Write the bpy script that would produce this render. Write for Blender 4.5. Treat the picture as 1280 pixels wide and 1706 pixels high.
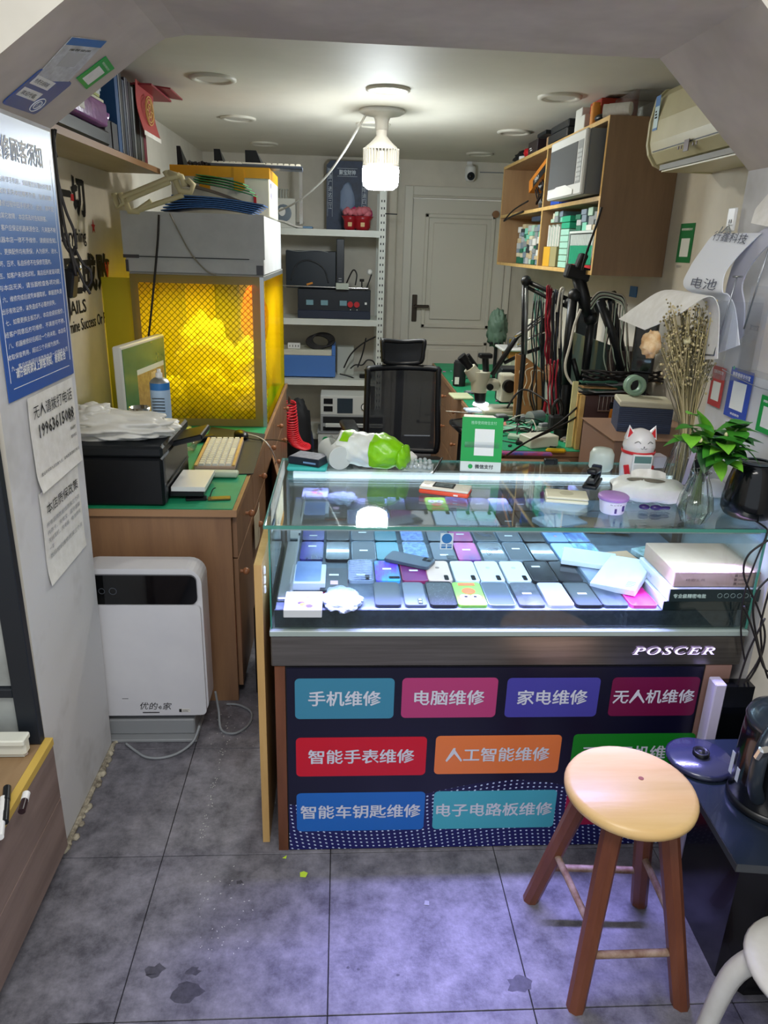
import bpy, bmesh, math, random
from mathutils import Matrix, Vector, Euler
from math import sin, cos, pi, radians as R
random.seed(7)
C = bpy.context.scene.collection
for o in list(bpy.data.objects): bpy.data.objects.remove(o)
sc = bpy.context.scene
# ------------------------------------------------------------------ camera
F = 1219.4; PIT = R(19.805); YAW = R(3.672); ROLL = R(1.773); H = 1.58
cp, sp, cy, sy = cos(PIT), sin(PIT), cos(YAW), sin(YAW)
FW = Vector((sy*cp, cy*cp, -sp)); _r = Vector((cy, -sy, 0)); _u = Vector((sy*sp, cy*sp, cp))
RT = _r*cos(ROLL) + _u*sin(ROLL); UP = _u*cos(ROLL) - _r*sin(ROLL)
cam_d = bpy.data.cameras.new('camera'); cam = bpy.data.objects.new('camera', cam_d); C.objects.link(cam)
m = Matrix.Identity(4)
for i in range(3): m[i][0], m[i][1], m[i][2] = RT[i], UP[i], -FW[i]
m[2][3] = H
cam.matrix_world = m
cam_d.sensor_fit = 'VERTICAL'; cam_d.sensor_height = 24; cam_d.lens = F*24/1706.0
cam_d.clip_start = .02
sc.camera = cam
# ------------------------------------------------------------------ world, exposure, large lights
sc.view_settings.view_transform = 'Standard'; sc.view_settings.look = 'None'
sc.view_settings.gamma = 1; sc.view_settings.use_curve_mapping = False
sc.view_settings.exposure = 0.82
w = bpy.data.worlds.new('world'); sc.world = w; w.use_nodes = True
w.node_tree.nodes['Background'].inputs[0].default_value = (.85, .92, 1, 1)
w.node_tree.nodes['Background'].inputs[1].default_value = .62
def area(name, loc, rot, sx, sy_, power, col, spread=180):
    l = bpy.data.lights.new(name, 'AREA'); l.shape = 'RECTANGLE'; l.size = sx; l.size_y = sy_
    l.energy = power; l.color = col; l.spread = R(spread)
    o = bpy.data.objects.new(name, l); C.objects.link(o); o.location = loc; o.rotation_euler = rot
    return o
# added fill light, unseen above the camera, brightening the customer side
area('front_fill_light', (.1, .25, 2.5), (R(8), 0, 0), .9, .5, 15, (1, .96, .9))
# the repair room's recessed lights: the one that is on
area('downlight_beam', (.2, 3.7, 2.225), (0, 0, 0), .13, .13, 7, (1, .93, .8))

# ------------------------------------------------------------------ photo pixel (1280x1706) -> point on a plane of the room
def ray(px, py): return FW + RT*((px-640)/F) + UP*((853-py)/F)
def P(px, py, X=None, Y=None, Z=None):
    d = ray(px, py)
    t = X/d.x if X is not None else Y/d.y if Y is not None else (Z-H)/d.z
    return Vector((0, 0, H)) + d*t
def PP(px, py, p, n):
    d = ray(px, py); o = Vector((0, 0, H)); return o + d*((Vector(p)-o).dot(n)/d.dot(n))

# ------------------------------------------------------------------ mesh builder
class MB:
    def __init__(s): s.v = []; s.f = []; s.mi = []; s.sm = []
    def add(s, vs, fs, m=0, sm=False, M=None):
        b = len(s.v)
        s.v += [tuple(M @ Vector(v)) for v in vs] if M is not None else [tuple(v) for v in vs]
        for f in fs: s.f.append([b+i for i in f]); s.mi.append(m); s.sm.append(sm)
        return s
    def box(s, x0, x1, y0, y1, z0, z1, m=0, bev=0, seg=1, M=None):
        if bev <= 0:
            vs = [(x, y, z) for z in (z0, z1) for y in (y0, y1) for x in (x0, x1)]
            return s.add(vs, [(0,2,3,1),(4,5,7,6),(0,1,5,4),(2,6,7,3),(0,4,6,2),(1,3,7,5)], m, False, M)
        bm = bmesh.new(); bmesh.ops.create_cube(bm, size=1)
        for v in bm.verts: v.co = Vector(((x0+x1)/2+v.co.x*(x1-x0), (y0+y1)/2+v.co.y*(y1-y0), (z0+z1)/2+v.co.z*(z1-z0)))
        bmesh.ops.bevel(bm, geom=bm.edges[:], offset=min(bev, .49*min(x1-x0, y1-y0, z1-z0)), segments=seg, profile=.5, affect='EDGES')
        bm.verts.index_update()
        s.add([v.co[:] for v in bm.verts], [[v.index for v in f.verts] for f in bm.faces], m, seg > 1, M); bm.free(); return s
    def cb(s, c, d, rot=(0,0,0), m=0, bev=0, seg=1, M=None):
        T = Matrix.Translation(c) @ Euler(rot).to_matrix().to_4x4()
        if M is not None: T = M @ T
        return s.box(-d[0]/2, d[0]/2, -d[1]/2, d[1]/2, -d[2]/2, d[2]/2, m, bev, seg, T)
    def cyl(s, p0, p1, r0, r1=None, n=16, m=0, cap=True, M=None):
        if r1 is None: r1 = r0
        p0 = Vector(p0); p1 = Vector(p1); a = (p1-p0).normalized()
        u = a.orthogonal().normalized(); w_ = a.cross(u)
        ring = lambda p, r: [p+(u*cos(2*pi*k/n)+w_*sin(2*pi*k/n))*r for k in range(n)]
        A, B = ring(p0, r0), ring(p1, r1)
        s.add(A+B, [(k, (k+1) % n, n+(k+1) % n, n+k) for k in range(n)], m, True, M)
        if cap:
            if r0 > 0: s.add(A, [list(range(n))[::-1]], m, False, M)
            if r1 > 0: s.add(B, [list(range(n))], m, False, M)
        return s
    def tube(s, pts, r, n=6, m=0, sub=6, M=None, closed=False):
        pts = [Vector(p) for p in pts]
        if sub > 1 and len(pts) > 2: pts = spline(pts, sub)
        u = None; rings = []
        for i, p in enumerate(pts):
            a = (pts[min(i+1, len(pts)-1)] - pts[max(i-1, 0)]).normalized()
            if u is None: u = a.orthogonal().normalized()
            u = (u - a*u.dot(a)); u = u.normalized() if u.length > 1e-6 else a.orthogonal().normalized()
            w_ = a.cross(u); rr = r(i/(len(pts)-1)) if callable(r) else r
            rings += [p+(u*cos(2*pi*k/n)+w_*sin(2*pi*k/n))*rr for k in range(n)]
        L = len(pts)
        fs = [(i*n+k, i*n+(k+1) % n, (i+1)*n+(k+1) % n, (i+1)*n+k) for i in range(L-1) for k in range(n)]
        fs += [tuple(range(n))[::-1], tuple((L-1)*n+k for k in range(n))]
        return s.add(rings, fs, m, True, M)
    def lathe(s, prof, n=32, c=(0,0,0), m=0, M=None, smooth=True, fac=None):
        vs = []
        for r, z in prof:
            for k in range(n):
                q = fac(k, n, z) if fac else 1
                vs.append((c[0]+r*q*cos(2*pi*k/n), c[1]+r*q*sin(2*pi*k/n), c[2]+z))
        L = len(prof)
        fs = [(i*n+k, i*n+(k+1) % n, (i+1)*n+(k+1) % n, (i+1)*n+k) for i in range(L-1) for k in range(n)]
        return s.add(vs, fs, m, smooth, M)
    def prism(s, poly, z0, z1, m=0, M=None, caps=True):
        n = len(poly); vs = [(x, y, z0) for x, y in poly]+[(x, y, z1) for x, y in poly]
        fs = [(k, (k+1) % n, n+(k+1) % n, n+k) for k in range(n)]
        if caps: fs += [tuple(range(n))[::-1], tuple(range(n, 2*n))]
        return s.add(vs, fs, m, False, M)
    def grid(s, fn, nu, nv, m=0, sm=True, M=None, th=0):
        vs = [Vector(fn(i/nu, j/nv)) for j in range(nv+1) for i in range(nu+1)]
        q = lambda i, j: j*(nu+1)+i
        fs = [(q(i, j), q(i+1, j), q(i+1, j+1), q(i, j+1)) for j in range(nv) for i in range(nu)]
        s.add(vs, fs, m, sm, M)
        if th:
            nn = []
            for j in range(nv+1):
                for i in range(nu+1):
                    a = vs[q(min(i+1, nu), j)]-vs[q(max(i-1, 0), j)]; b = vs[q(i, min(j+1, nv))]-vs[q(i, max(j-1, 0))]
                    nn.append(a.cross(b).normalized() if a.cross(b).length > 1e-9 else Vector((0,0,1)))
            lo = [v-n_*th for v, n_ in zip(vs, nn)]
            s.add(lo, [f[::-1] for f in fs], m, sm, M)
            rim = [q(i, 0) for i in range(nu+1)]+[q(nu, j) for j in range(1, nv+1)]+[q(i, nv) for i in range(nu-1, -1, -1)]+[q(0, j) for j in range(nv-1, 0, -1)]
            k_ = len(rim); s.add([vs[i] for i in rim]+[lo[i] for i in rim], [(k_+a, k_+(a+1) % k_, (a+1) % k_, a) for a in range(k_)], m, False, M)
        return s
    def sph(s, c, r, n=16, h=10, m=0, M=None, fn=None):
        sx, sy_, sz = r if hasattr(r, '__len__') else (r, r, r)
        vs = []
        for j in range(h+1):
            for k in range(n):
                a = pi*j/h; b = 2*pi*k/n
                d = Vector((sin(a)*cos(b), sin(a)*sin(b), cos(a)))
                q = fn(d) if fn else 1
                vs.append((c[0]+sx*d.x*q, c[1]+sy_*d.y*q, c[2]+sz*d.z*q))
        fs = [(j*n+k, (j+1)*n+k, (j+1)*n+(k+1) % n, j*n+(k+1) % n) for j in range(h) for k in range(n)]
        return s.add(vs, fs, m, True, M)
    def mesh(s, name, mats):
        me = bpy.data.meshes.new(name); me.from_pydata(s.v, [], s.f)
        for x in (mats if isinstance(mats, (list, tuple)) else [mats]): me.materials.append(x)
        me.polygons.foreach_set('material_index', s.mi); me.polygons.foreach_set('use_smooth', s.sm)
        me.validate(); me.update(); return me
def spline(pts, sub):
    out = []; n = len(pts)
    for i in range(n-1):
        a, b, c, d = pts[max(i-1, 0)], pts[i], pts[i+1], pts[min(i+2, n-1)]
        for k in range(sub):
            t = k/sub
            out.append(.5*((2*b)+(c-a)*t+(2*a-5*b+4*c-d)*t*t+(3*b-a-3*c+d)*t**3))
    return out+[pts[-1]]
def obj(name, mb, mats, parent=None, label=None, kind=None, loc=None):
    me = mb.mesh(name, mats) if isinstance(mb, MB) else mb
    o = bpy.data.objects.new(name, me); C.objects.link(o)
    if parent: o.parent = parent
    if label: o['label'] = label
    if kind: o['kind'] = kind
    if loc: o.location = loc
    return o
def tag(o, label, cat, group=None, kind=None):
    o['label'] = label; o['category'] = cat
    if group: o['group'] = group
    if kind: o['kind'] = kind
    return o
def thing(name, label, cat, loc=(0,0,0), rz=0, group=None, M=None):
    o = bpy.data.objects.new(name, None); C.objects.link(o); o.empty_display_size = .02
    if M is not None: o.matrix_world = M
    else: o.location = loc; o.rotation_euler = (0, 0, rz)
    return tag(o, label, cat, group)
def frame(o, u, v):
    u = Vector(u).normalized(); v = Vector(v); v = (v-u*v.dot(u)).normalized(); n = u.cross(v)
    M = Matrix.Identity(4)
    for i in range(3): M[i][0], M[i][1], M[i][2], M[i][3] = u[i], v[i], n[i], o[i]
    return M
def dup(root, loc=None, rot=None, label=None, group=None, parent=None):
    r = root.copy(); C.objects.link(r)
    if parent: r.parent = parent
    if loc is not None: r.location = loc
    if rot is not None: r.rotation_euler = rot
    if label: r['label'] = label
    if group: r['group'] = group
    for ch in list(root.children):
        c = ch.copy(); C.objects.link(c); c.parent = r
        for g in ch.children:
            d = g.copy(); C.objects.link(d); d.parent = c
    return r
def glyphs(body, bold=0, shear=0, spacing=1, size=1, res=1):
    c = bpy.data.curves.new('t', 'FONT'); c.body = body; c.size = size; c.resolution_u = res; c.align_x = 'LEFT'
    c.shear = shear; c.space_character = spacing
    o = bpy.data.objects.new('t', c); me = bpy.data.meshes.new_from_object(o)
    vs = [v.co[:] for v in me.vertices]; fs = [tuple(p.vertices) for p in me.polygons]
    bpy.data.objects.remove(o); bpy.data.curves.remove(c); bpy.data.meshes.remove(me)
    if bold:
        n = len(vs); offs = [(0, 0), (bold, bold*.3), (bold*.4, -bold*.7), (-bold*.5, bold*.6)]
        fs = [tuple(i+k*n for i in f) for k in range(4) for f in fs]
        vs = [(x+dx, y+dy, z+k*.004) for k, (dx, dy) in enumerate(offs) for x, y, z in vs]
    return vs, fs
def text(parent, body, size, x, y, z, mt, align='LEFT', sx=1, name='lettering', rot=0, bold=0, M=None, shear=0, spacing=1, fit=None, res=1):
    """flat lettering mesh; fit=(w, h): scaled into that box whose lower left corner is x, y"""
    vs, fs = glyphs(body, bold/size if bold else 0, shear, spacing, 1, res)
    if not vs: return None
    x0 = min(v[0] for v in vs); x1 = max(v[0] for v in vs); y0 = min(v[1] for v in vs); y1 = max(v[1] for v in vs)
    if fit: T = Matrix.Diagonal((fit[0]/(x1-x0), fit[1]/(y1-y0), size, 1)) @ Matrix.Translation((-x0, -y0, 0))
    else:
        T = Matrix.Diagonal((size*sx, size, size, 1))
        if align == 'CENTER': T = T @ Matrix.Translation((-(x0+x1)/2, 0, 0))
    T = Matrix.Translation((x, y, z)) @ Matrix.Rotation(rot, 4, 'Z') @ T
    if M is not None: T = M @ T
    mb = MB(); mb.add(vs, fs, 0, False, T)
    return obj(name, mb, mt, parent)
# ------------------------------------------------------------------ materials
MT = {}
def col(c):
    if isinstance(c, str):
        v = [int(c[i:i+2], 16)/255 for i in (0, 2, 4)]
        v = [x/12.92 if x <= .04045 else ((x+.055)/1.055)**2.4 for x in v]
        return (*v, 1)
    return (*c, 1) if len(c) == 3 else c
def mat(name, c, rough=.5, metal=0, c2=None, scale=8, bump=0, bscale=60, emit=0, ecol=None, alpha=1, trans=0, ior=1.45, detail=4,
        stretch=(1,1,1), world=False, contrast=(.35, .65), coat=0, spec=.5, translucent=0):
    if name in MT: return MT[name]
    mt = bpy.data.materials.new(name); mt.use_nodes = True; MT[name] = mt
    nt = mt.node_tree; N = nt.nodes; L = nt.links; b = N['Principled BSDF']
    b.inputs['Base Color'].default_value = col(c); b.inputs['Roughness'].default_value = rough; b.inputs['Metallic'].default_value = metal
    b.inputs['Alpha'].default_value = alpha; b.inputs['Transmission Weight'].default_value = trans; b.inputs['IOR'].default_value = ior
    b.inputs['Coat Weight'].default_value = coat; b.inputs['Specular IOR Level'].default_value = spec
    if emit: b.inputs['Emission Color'].default_value = col(ecol or c); b.inputs['Emission Strength'].default_value = emit
    if c2 is not None or bump:
        if world: src = N.new('ShaderNodeNewGeometry').outputs['Position']
        else: src = N.new('ShaderNodeTexCoord').outputs['Object']
        mp = N.new('ShaderNodeMapping'); mp.inputs['Scale'].default_value = stretch; L.new(src, mp.inputs[0])
    if c2 is not None:
        n = N.new('ShaderNodeTexNoise'); n.inputs['Scale'].default_value = scale; n.inputs['Detail'].default_value = detail; n.inputs['Roughness'].default_value = .65 if detail < 12 else .78
        L.new(mp.outputs[0], n.inputs['Vector'])
        r = N.new('ShaderNodeValToRGB'); r.color_ramp.elements[0].position = contrast[0]; r.color_ramp.elements[1].position = contrast[1]
        r.color_ramp.elements[0].color = col(c); r.color_ramp.elements[1].color = col(c2)
        L.new(n.outputs['Fac'], r.inputs[0]); L.new(r.outputs[0], b.inputs['Base Color'])
    if bump:
        n2 = N.new('ShaderNodeTexNoise'); n2.inputs['Scale'].default_value = bscale; n2.inputs['Detail'].default_value = 3
        L.new(mp.outputs[0], n2.inputs['Vector'])
        bp = N.new('ShaderNodeBump'); bp.inputs['Strength'].default_value = bump; bp.inputs['Distance'].default_value = .01
        L.new(n2.outputs['Fac'], bp.inputs['Height']); L.new(bp.outputs[0], b.inputs['Normal'])
    return mt
def wood(name, c1, c2, axis='z', rough=.45, world=False, scale=6):
    st = {'x': (.12, 1, 1), 'y': (1, .12, 1), 'z': (1, 1, .12)}[axis]
    return mat(name, c1, rough, c2=c2, scale=scale, stretch=tuple(v*2.5 for v in st), bump=.05, bscale=30, world=world, detail=6, contrast=(.3, .7))
def glassy(name, tint, rough=.02, refl=.08, dens=0.0, fk=.6):
    """thin glass sheet: clear for light, with the reflection of its surface"""
    if name in MT: return MT[name]
    mt = bpy.data.materials.new(name); mt.use_nodes = True; MT[name] = mt
    nt = mt.node_tree; N = nt.nodes; L = nt.links; N.remove(N['Principled BSDF'])
    t = N.new('ShaderNodeBsdfTransparent'); t.inputs[0].default_value = col(tint)
    g = N.new('ShaderNodeBsdfGlossy'); g.inputs['Roughness'].default_value = rough
    fr = N.new('ShaderNodeLayerWeight'); fr.inputs[0].default_value = .25
    ma = N.new('ShaderNodeMath'); ma.operation = 'MULTIPLY_ADD'; ma.inputs[1].default_value = fk; ma.inputs[2].default_value = refl
    L.new(fr.outputs['Fresnel'], ma.inputs[0])
    mx = N.new('ShaderNodeMixShader'); L.new(ma.outputs[0], mx.inputs[0]); L.new(t.outputs[0], mx.inputs[1]); L.new(g.outputs[0], mx.inputs[2])
    out = mx
    if dens:
        d = N.new('ShaderNodeBsdfDiffuse'); d.inputs[0].default_value = col(tint)
        m2 = N.new('ShaderNodeMixShader'); m2.inputs[0].default_value = dens
        L.new(mx.outputs[0], m2.inputs[1]); L.new(d.outputs[0], m2.inputs[2]); out = m2
    L.new(out.outputs[0], N['Material Output'].inputs[0])
    return mt
plaster = mat('plaster', 'd9d3c6', .8, c2='cbc5b8', scale=2.5, bump=.04, bscale=8, world=True)
plaster_dirty = mat('plaster_dirty', 'cfcfd0', .8, c2='a9a7a4', scale=3.2, bump=.1, bscale=14, world=True, contrast=(.5, .8))
beam_m = mat('beam_plaster', 'c9bdb0', .85, c2='aea297', scale=2.2, bump=.05, bscale=9, world=True)
ceil_m = mat('ceiling_paint', 'ddd8ca', .6, world=True, c2='d3cec0', scale=1.5)
white_p = mat('white_plastic', 'e4e4e2', .35)
paper_w = mat('paper_white', 'e6e4de', .7, c2='dad7cf', scale=30)
black_p = mat('black_plastic', '0c0f14', .35)
black_m = mat('black_matte', '14161a', .7)
black_g = mat('black_gloss', '05070b', .08, coat=.5)
dark_g = mat('dark_grey', '2a2e33', .5)
grey_m = mat('grey_paint', '8c9094', .45)
ink = mat('ink_black', '151517', .8)
ink_w = mat('ink_white', 'f2f2f0', .7)
chrome = mat('chrome', 'd0d0d0', .18, 1)
alu = mat('aluminium', 'b4b8ba', .35, .9)
white_metal = mat('white_metal', 'dcdfd8', .4)
oak = wood('oak_laminate', 'a07a58', '84624a', 'z')
oak_edge = mat('oak_edge', 'd8b472', .5, c2='c9a262', scale=20)
red_m = mat('red_plastic', 'c01c24', .4)
green_mat = mat('green_mat', '1f9a6c', .55, c2='188a5e', scale=5)
clear_p = glassy('clear_plastic', (.93, .95, .96), .08, .06, .04)
# ================================================================== SETTING
XL, XR, YB, ZC = -1.1, 1.42, 6.4, 2.25
JL, JR, YF, YN = -.75, 1.065, 2.07, 1.6
grout = mat('grout', '1c1c1e', .9)
tile_m = mat('floor_tile', '84828a', .45, c2='48474e', scale=11, bump=.12, bscale=60, world=True, detail=15, contrast=(.36, .64))
floor = obj('floor', MB().box(-1.5, 1.5, -.8, 6.4, -.05, -.004), grout, kind='structure')
T = .457; g = .0012
xs = [-.474+T*k for k in range(-3, 5)]; ys = [1.134+T*k for k in range(-5, 13)]
full = MB().box(g, T-g, g, T-g, -.006, 0, bev=.0008).mesh('tile', tile_m)
for x in xs:
    for y in ys:
        x0, x1, y0, y1 = max(x, -1.5), min(x+T, 1.5), max(y, -.8), min(y+T, 6.4)
        if x1-x0 < .02 or y1-y0 < .02: continue
        if x1-x0 > T-.001 and y1-y0 > T-.001: obj('tile', full, None, floor, loc=(x, y, 0))
        else: obj('tile', MB().box(x0+g, x1-g, y0+g, y1-g, -.006, 0, bev=.0008), tile_m, floor)
def blob(px, py, r, n=14, seed=1):
    rd = random.Random(seed); c = P(px, py, Z=0); return [(c.x+r*rd.uniform(.5, 1.1)*cos(2*pi*k/n)*1.3, c.y+r*rd.uniform(.5, 1.1)*sin(2*pi*k/n)) for k in range(n)]
stain_m = mat('stain', '37363b', .5, c2='4a494f', scale=60)
for k, (px, py, r_) in enumerate([(313, 1652, .030), (258, 1618, .022), (322, 1618, .014), (400, 1470, .008), (580, 1612, .004), (663, 1625, .004), (597, 1615, .0035), (866, 1640, .030)]):
    obj('stain', MB().prism(blob(px, py, r_, seed=k), 0, .0004), stain_m, floor)
rd = random.Random(77); cr = MB()
for k in range(150):
    t_ = rd.random()
    if k < 60: px, py = 335+45*t_+rd.gauss(0, 3), 1400-190*t_
    elif k < 110: px, py = rd.uniform(330, 440), rd.uniform(1210, 1260)-rd.random()*60
    else: px, py = rd.uniform(330, 430), rd.uniform(1440, 1600)
    q_ = P(px, py, Z=0); cr.cb((q_.x, q_.y, .0008), (rd.uniform(.001, .005), .0014, .0008), (0, 0, rd.random()*3))
o_ = obj('floor_crumbs', cr, mat('crumb_white', 'c8c8c4', .6)); tag(o_, 'white crumbs and scratches scattered on the aisle floor', 'crumbs', kind='stuff')
wl = obj('wall_left', MB().box(XL-.1, XL, YN, YB+.1, 0, ZC), plaster, kind='structure')
wr = obj('wall_right', MB().box(XR, XR+.1, YN, YB+.1, 0, ZC), plaster, kind='structure')
dx0, dx1, dzt = .575, 1.36, 1.97
wb = obj('wall_back', MB().box(XL, dx0-.005, YB, YB+.1, 0, ZC).box(dx1+.005, XR, YB, YB+.1, 0, ZC).box(dx0-.005, dx1+.005, YB, YB+.1, dzt+.005, ZC), plaster, kind='structure')
ce = obj('ceiling', MB().box(XL-.1, XR+.1, YN, YB+.1, ZC, ZC+.1), ceil_m, kind='structure')
# opening with chamfered corners through the thick cross wall
po = [(JL, 0), (-.725, 1.835), (-.48, 2.0095), (-.43, 2.04), (-.38, 2.049), (-.3, 2.05), (.6, 2.047), (.79, 2.047), (JR+.005, 1.80), (JR, 0)]
wf = MB(); big = []
x0, x1, zt = -1.5, 1.5, 2.9
def arch(yv): return [(x, yv, z) for x, z in po]
outer = [(x0, 0), (x0, 1.835), (x0, 2.3), (x0, zt), (-.43, zt), (-.3, zt), (.6, zt), (x1, zt), (x1, 1.80), (x1, 0)]
n = len(po)
for yv, flip in ((YN, False), (YF, True)):
    vs = [(x, yv, z) for x, z in po]+[(x, yv, z) for x, z in outer]
    fs = [(k, k+1, n+k+1, n+k) for k in range(n-1)]
    if flip: fs = [f[::-1] for f in fs]
    wf.add(vs, fs, 0)
wf.add(arch(YN)+arch(YF), [(k, n+k, n+k+1, k+1) for k in range(n-1)], 0)
for k in range(n-1):
    wf.mi[-(n-1)+k] = 1 if k in (0, n-2) else 2
wall_front = obj('wall_front', wf, [plaster, plaster_dirty, beam_m], kind='structure')
# rubble strip where the pillar's skirting broke off
rb = MB()
for i in range(60):
    t = random.random(); y = 1.6+.5*t
    r_ = .004+.008*random.random()
    rb.sph((JL+.004+.018*random.random()*(1-t*.4), y, r_*.4), (r_, r_*1.3, r_*.7), 6, 4)
obj('trim_1', MB().box(JL, JL+.014, YN+.01, YF, 0, .012, bev=.004), mat('crumbled_plaster', 'b8b09c', .9, c2='6d6557', scale=40), kind='structure')
t1 = obj('rubble', rb, MT['crumbled_plaster']); tag(t1, 'crumbled plaster bits along the foot of the left pillar', 'rubble', kind='stuff')
# front room side walls
obj('wall_front_left', MB().box(-1.6, -1.5, -.8, YN, 0, 2.9), plaster, kind='structure')
obj('wall_front_right', MB().box(JR+.28, JR+.38, -.8, YN, 0, 2.9), plaster, kind='structure')
# door
d1 = obj('door_1', MB().box(dx0, dx1, YB+.02, YB+.06, .005, dzt), mat('door_white', 'd2cec2', .4), kind='structure')
dm = MT['door_white']
for (a, b, c_, d) in ((.1, .685, .95, 1.86), (.1, .685, .12, .84)):
    for q, (ax, bx, az, bz) in enumerate(((a, b, c_, c_+.035), (a, b, d-.035, d), (a, a+.035, c_, d), (b-.035, b, c_, d))):
        obj('moulding', MB().box(dx0+ax, dx0+bx, YB+.006, YB+.021, az, bz, bev=.008), dm, d1)
    obj('door_panel', MB().box(dx0+a+.07, dx0+b-.07, YB+.008, YB+.021, c_+.07, d-.07, bev=.01), dm, d1)
bronze = mat('bronze', '4a4038', .35, .7)
hd = obj('door_handle', MB().box(dx0+.02, dx0+.062, YB+.005, YB+.021, 1.0, 1.22, bev=.004).cyl((dx0+.041, YB+.01, 1.13), (dx0+.041, YB-.045, 1.13), .01)
    .box(dx0+.031, dx0+.16, YB-.055, YB-.035, 1.118, 1.142, bev=.006), bronze, d1)
obj('trim_2', MB().box(dx0-.075, dx0-.006, YB-.02, YB-.001, 0, dzt+.09, bev=.005).box(dx1+.006, dx1+.055, YB-.02, YB-.001, 0, dzt+.09, bev=.005).box(dx0-.006, dx1+.006, YB-.02, YB-.001, dzt+.02, dzt+.09, bev=.005), dm, kind='structure')
pp = P(827, 357, Y=YB-.01)
o = obj('door_stop', MB().cyl((pp.x, YB+.02, pp.z), (pp.x, YB-.005, pp.z), .028, n=20).cyl((pp.x, YB-.005, pp.z), (pp.x, YB-.012, pp.z), .012), mat('tan_disc', '9a7250', .5))
tag(o, 'round brown disc on the upper right of the white door', 'door stopper')
obj('pipe_cover', MB().box(.37, .44, YB-.06, YB, 0, ZC, bev=.01), plaster, wb)

# ---- recessed ceiling lights
ring_m = mat('downlight_ring', 'cfcabc', .5); diff_off = mat('diffuser_off', 'c9c6bb', .4)
diff_on = mat('diffuser_on', 'fff6e0', .4, emit=9, ecol=(1, .95, .82))
lights = {(0,0):(355,132),(0,1):(397,198),(0,2):(440,240),(1,0):(647,150),(1,1):(622,208),(2,0):(933,163),(2,1):(857,221),(2,2):(800,257)}
rowname = ['nearest', 'middle', 'farthest']; side = ['left', 'centre', 'right']
for (i, j), (px, py) in lights.items():
    p = P(px, py, Z=ZC-.005); on = (i, j) == (1, 0)
    t = thing('ceiling_light', ('lit round recessed ceiling light just in front of the hanging bulb' if on else
        'unlit round recessed ceiling light directly behind the hanging bulb' if i == 1 else
        f'unlit round recessed ceiling light, {rowname[j]} in the {side[i]} row'), 'ceiling light', (p.x, p.y, ZC-.012), group='recessed ceiling lights')
    obj('ring', MB().lathe([(.1, .012), (.1, .004), (.09, 0), (.078, 0), (.07, .01), (.07, .012)], 40), ring_m, t)
    obj('diffuser', MB().cyl((0,0,.007), (0,0,.012), .071, n=40), diff_on if on else diff_off, t)
# ---- bulb
bp = P(637, 183, Z=ZC)
t = thing('hanging_bulb', 'large lit cylinder bulb with finned white collar hanging from the ceiling', 'light bulb', (bp.x, bp.y, ZC))
wp = mat('bulb_white', 'dcdcd8', .4)
obj('ceiling_rose', MB().lathe([(0, 0), (.115, 0), (.118, -.012), (.10, -.022), (.045, -.032), (.036, -.05), (.034, -.095), (0, -.095)], 36), wp, t)
obj('socket_neck', MB().lathe([(.030, -.092), (.030, -.105), (.027, -.12), (.04, -.135), (.06, -.155), (.085, -.175), (.092, -.188), (0, -.188)], 32), wp, t)
fin = MB()
for k in range(32):
    a = 2*pi*k/32
    fin.cb((.082*cos(a), .082*sin(a), -.222), (.026, .004, .082), (0, 0, a))
obj('heat_sink_fins', fin.cyl((0,0,-.185), (0,0,-.262), .066, n=24).cyl((0,0,-.258), (0,0,-.268), .096, n=32), wp, t)
obj('diffuser', MB().lathe([(.094, -.266), (.096, -.28), (.096, -.335), (.09, -.36), (.07, -.376), (0, -.38)], 36), mat('bulb_glow', 'ffffff', .4, emit=62, ecol=(.88, .96, 1)), t)
# ---- white flex from the bulb down to the rack
pts = [P(612, 187, Y=bp.y), P(596, 215, Y=4.3), P(570, 258, Y=4.5), P(540, 298, Y=4.8), P(500, 333, Y=5.1), P(468, 350, Y=5.4), P(452, 356, Y=5.6)]
o = obj('power_flex', MB().tube(pts, .006, 8), wp); tag(o, 'white cable sagging from the bulb base to the metal rack', 'cable')
# ================================================================== DISPLAY CASE
CX0, CX1, CY0, CY1, CZ = -.168, 1.045, 1.612, 2.175, .965
glass_m = glassy('case_glass', (.93, .975, .965), .02, .035)
gedge = mat('glass_edge', '3f8f80', .15, spec=.8, alpha=.75)
steel = mat('brushed_steel', '8a8580', .28, .9, c2='77726d', scale=3, stretch=(1, 1, 30))
navy = mat('dark_side', '15151c', .5)
rosew = wood('rosewood', '7a4a30', '4d2c1c', 'z')
mirror = mat('mirror', 'c4ccd0', .02, 1)
deckm = mat('case_deck', '58646e', .7, c2='46525c', scale=30)
band = mat('dark_foam', '2f3b42', .8, c2='222c32', scale=60)
case = thing('display_case', 'glass-topped phone display case with steel band on a dark base', 'display case', (0, 0, 0))
DZ = .737; MY = 2.05
obj('base_cabinet', MB().box(CX0+.035, CX1-.092, CY0-.006, CY1-.01, .0, .584), navy, case)
obj('side_board', MB().box(CX0+.008, CX0+.034, CY0-.008, CY1-.01, .0, .585), rosew, case)
obj('side_board', MB().box(CX1-.09, CX1-.02, CY0-.005, CY1-.02, .0, .584), mat('pink_board', '8f6f66', .6), case)
obj('steel_band', MB().box(CX0, CX1, CY0-.006, CY1, .585, .672, bev=.003), steel, case)
pa, pb = P(1052, 1102, Y=CY0-.009), P(1192, 1082, Y=CY0-.009)
text(case, '𝑃𝑂𝑆𝐶𝐸𝑅', .05, 0, 0, 0, mat('lit_letters', 'c9b6f2', .4, emit=.9, ecol=(.72, .62, 1)), fit=(pb.x-pa.x, .021), bold=.0008, res=3,
     M=frame((pa.x, CY0-.009, .619), (1, 0, 0), (0, 0, 1)), spacing=1.15)
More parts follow.
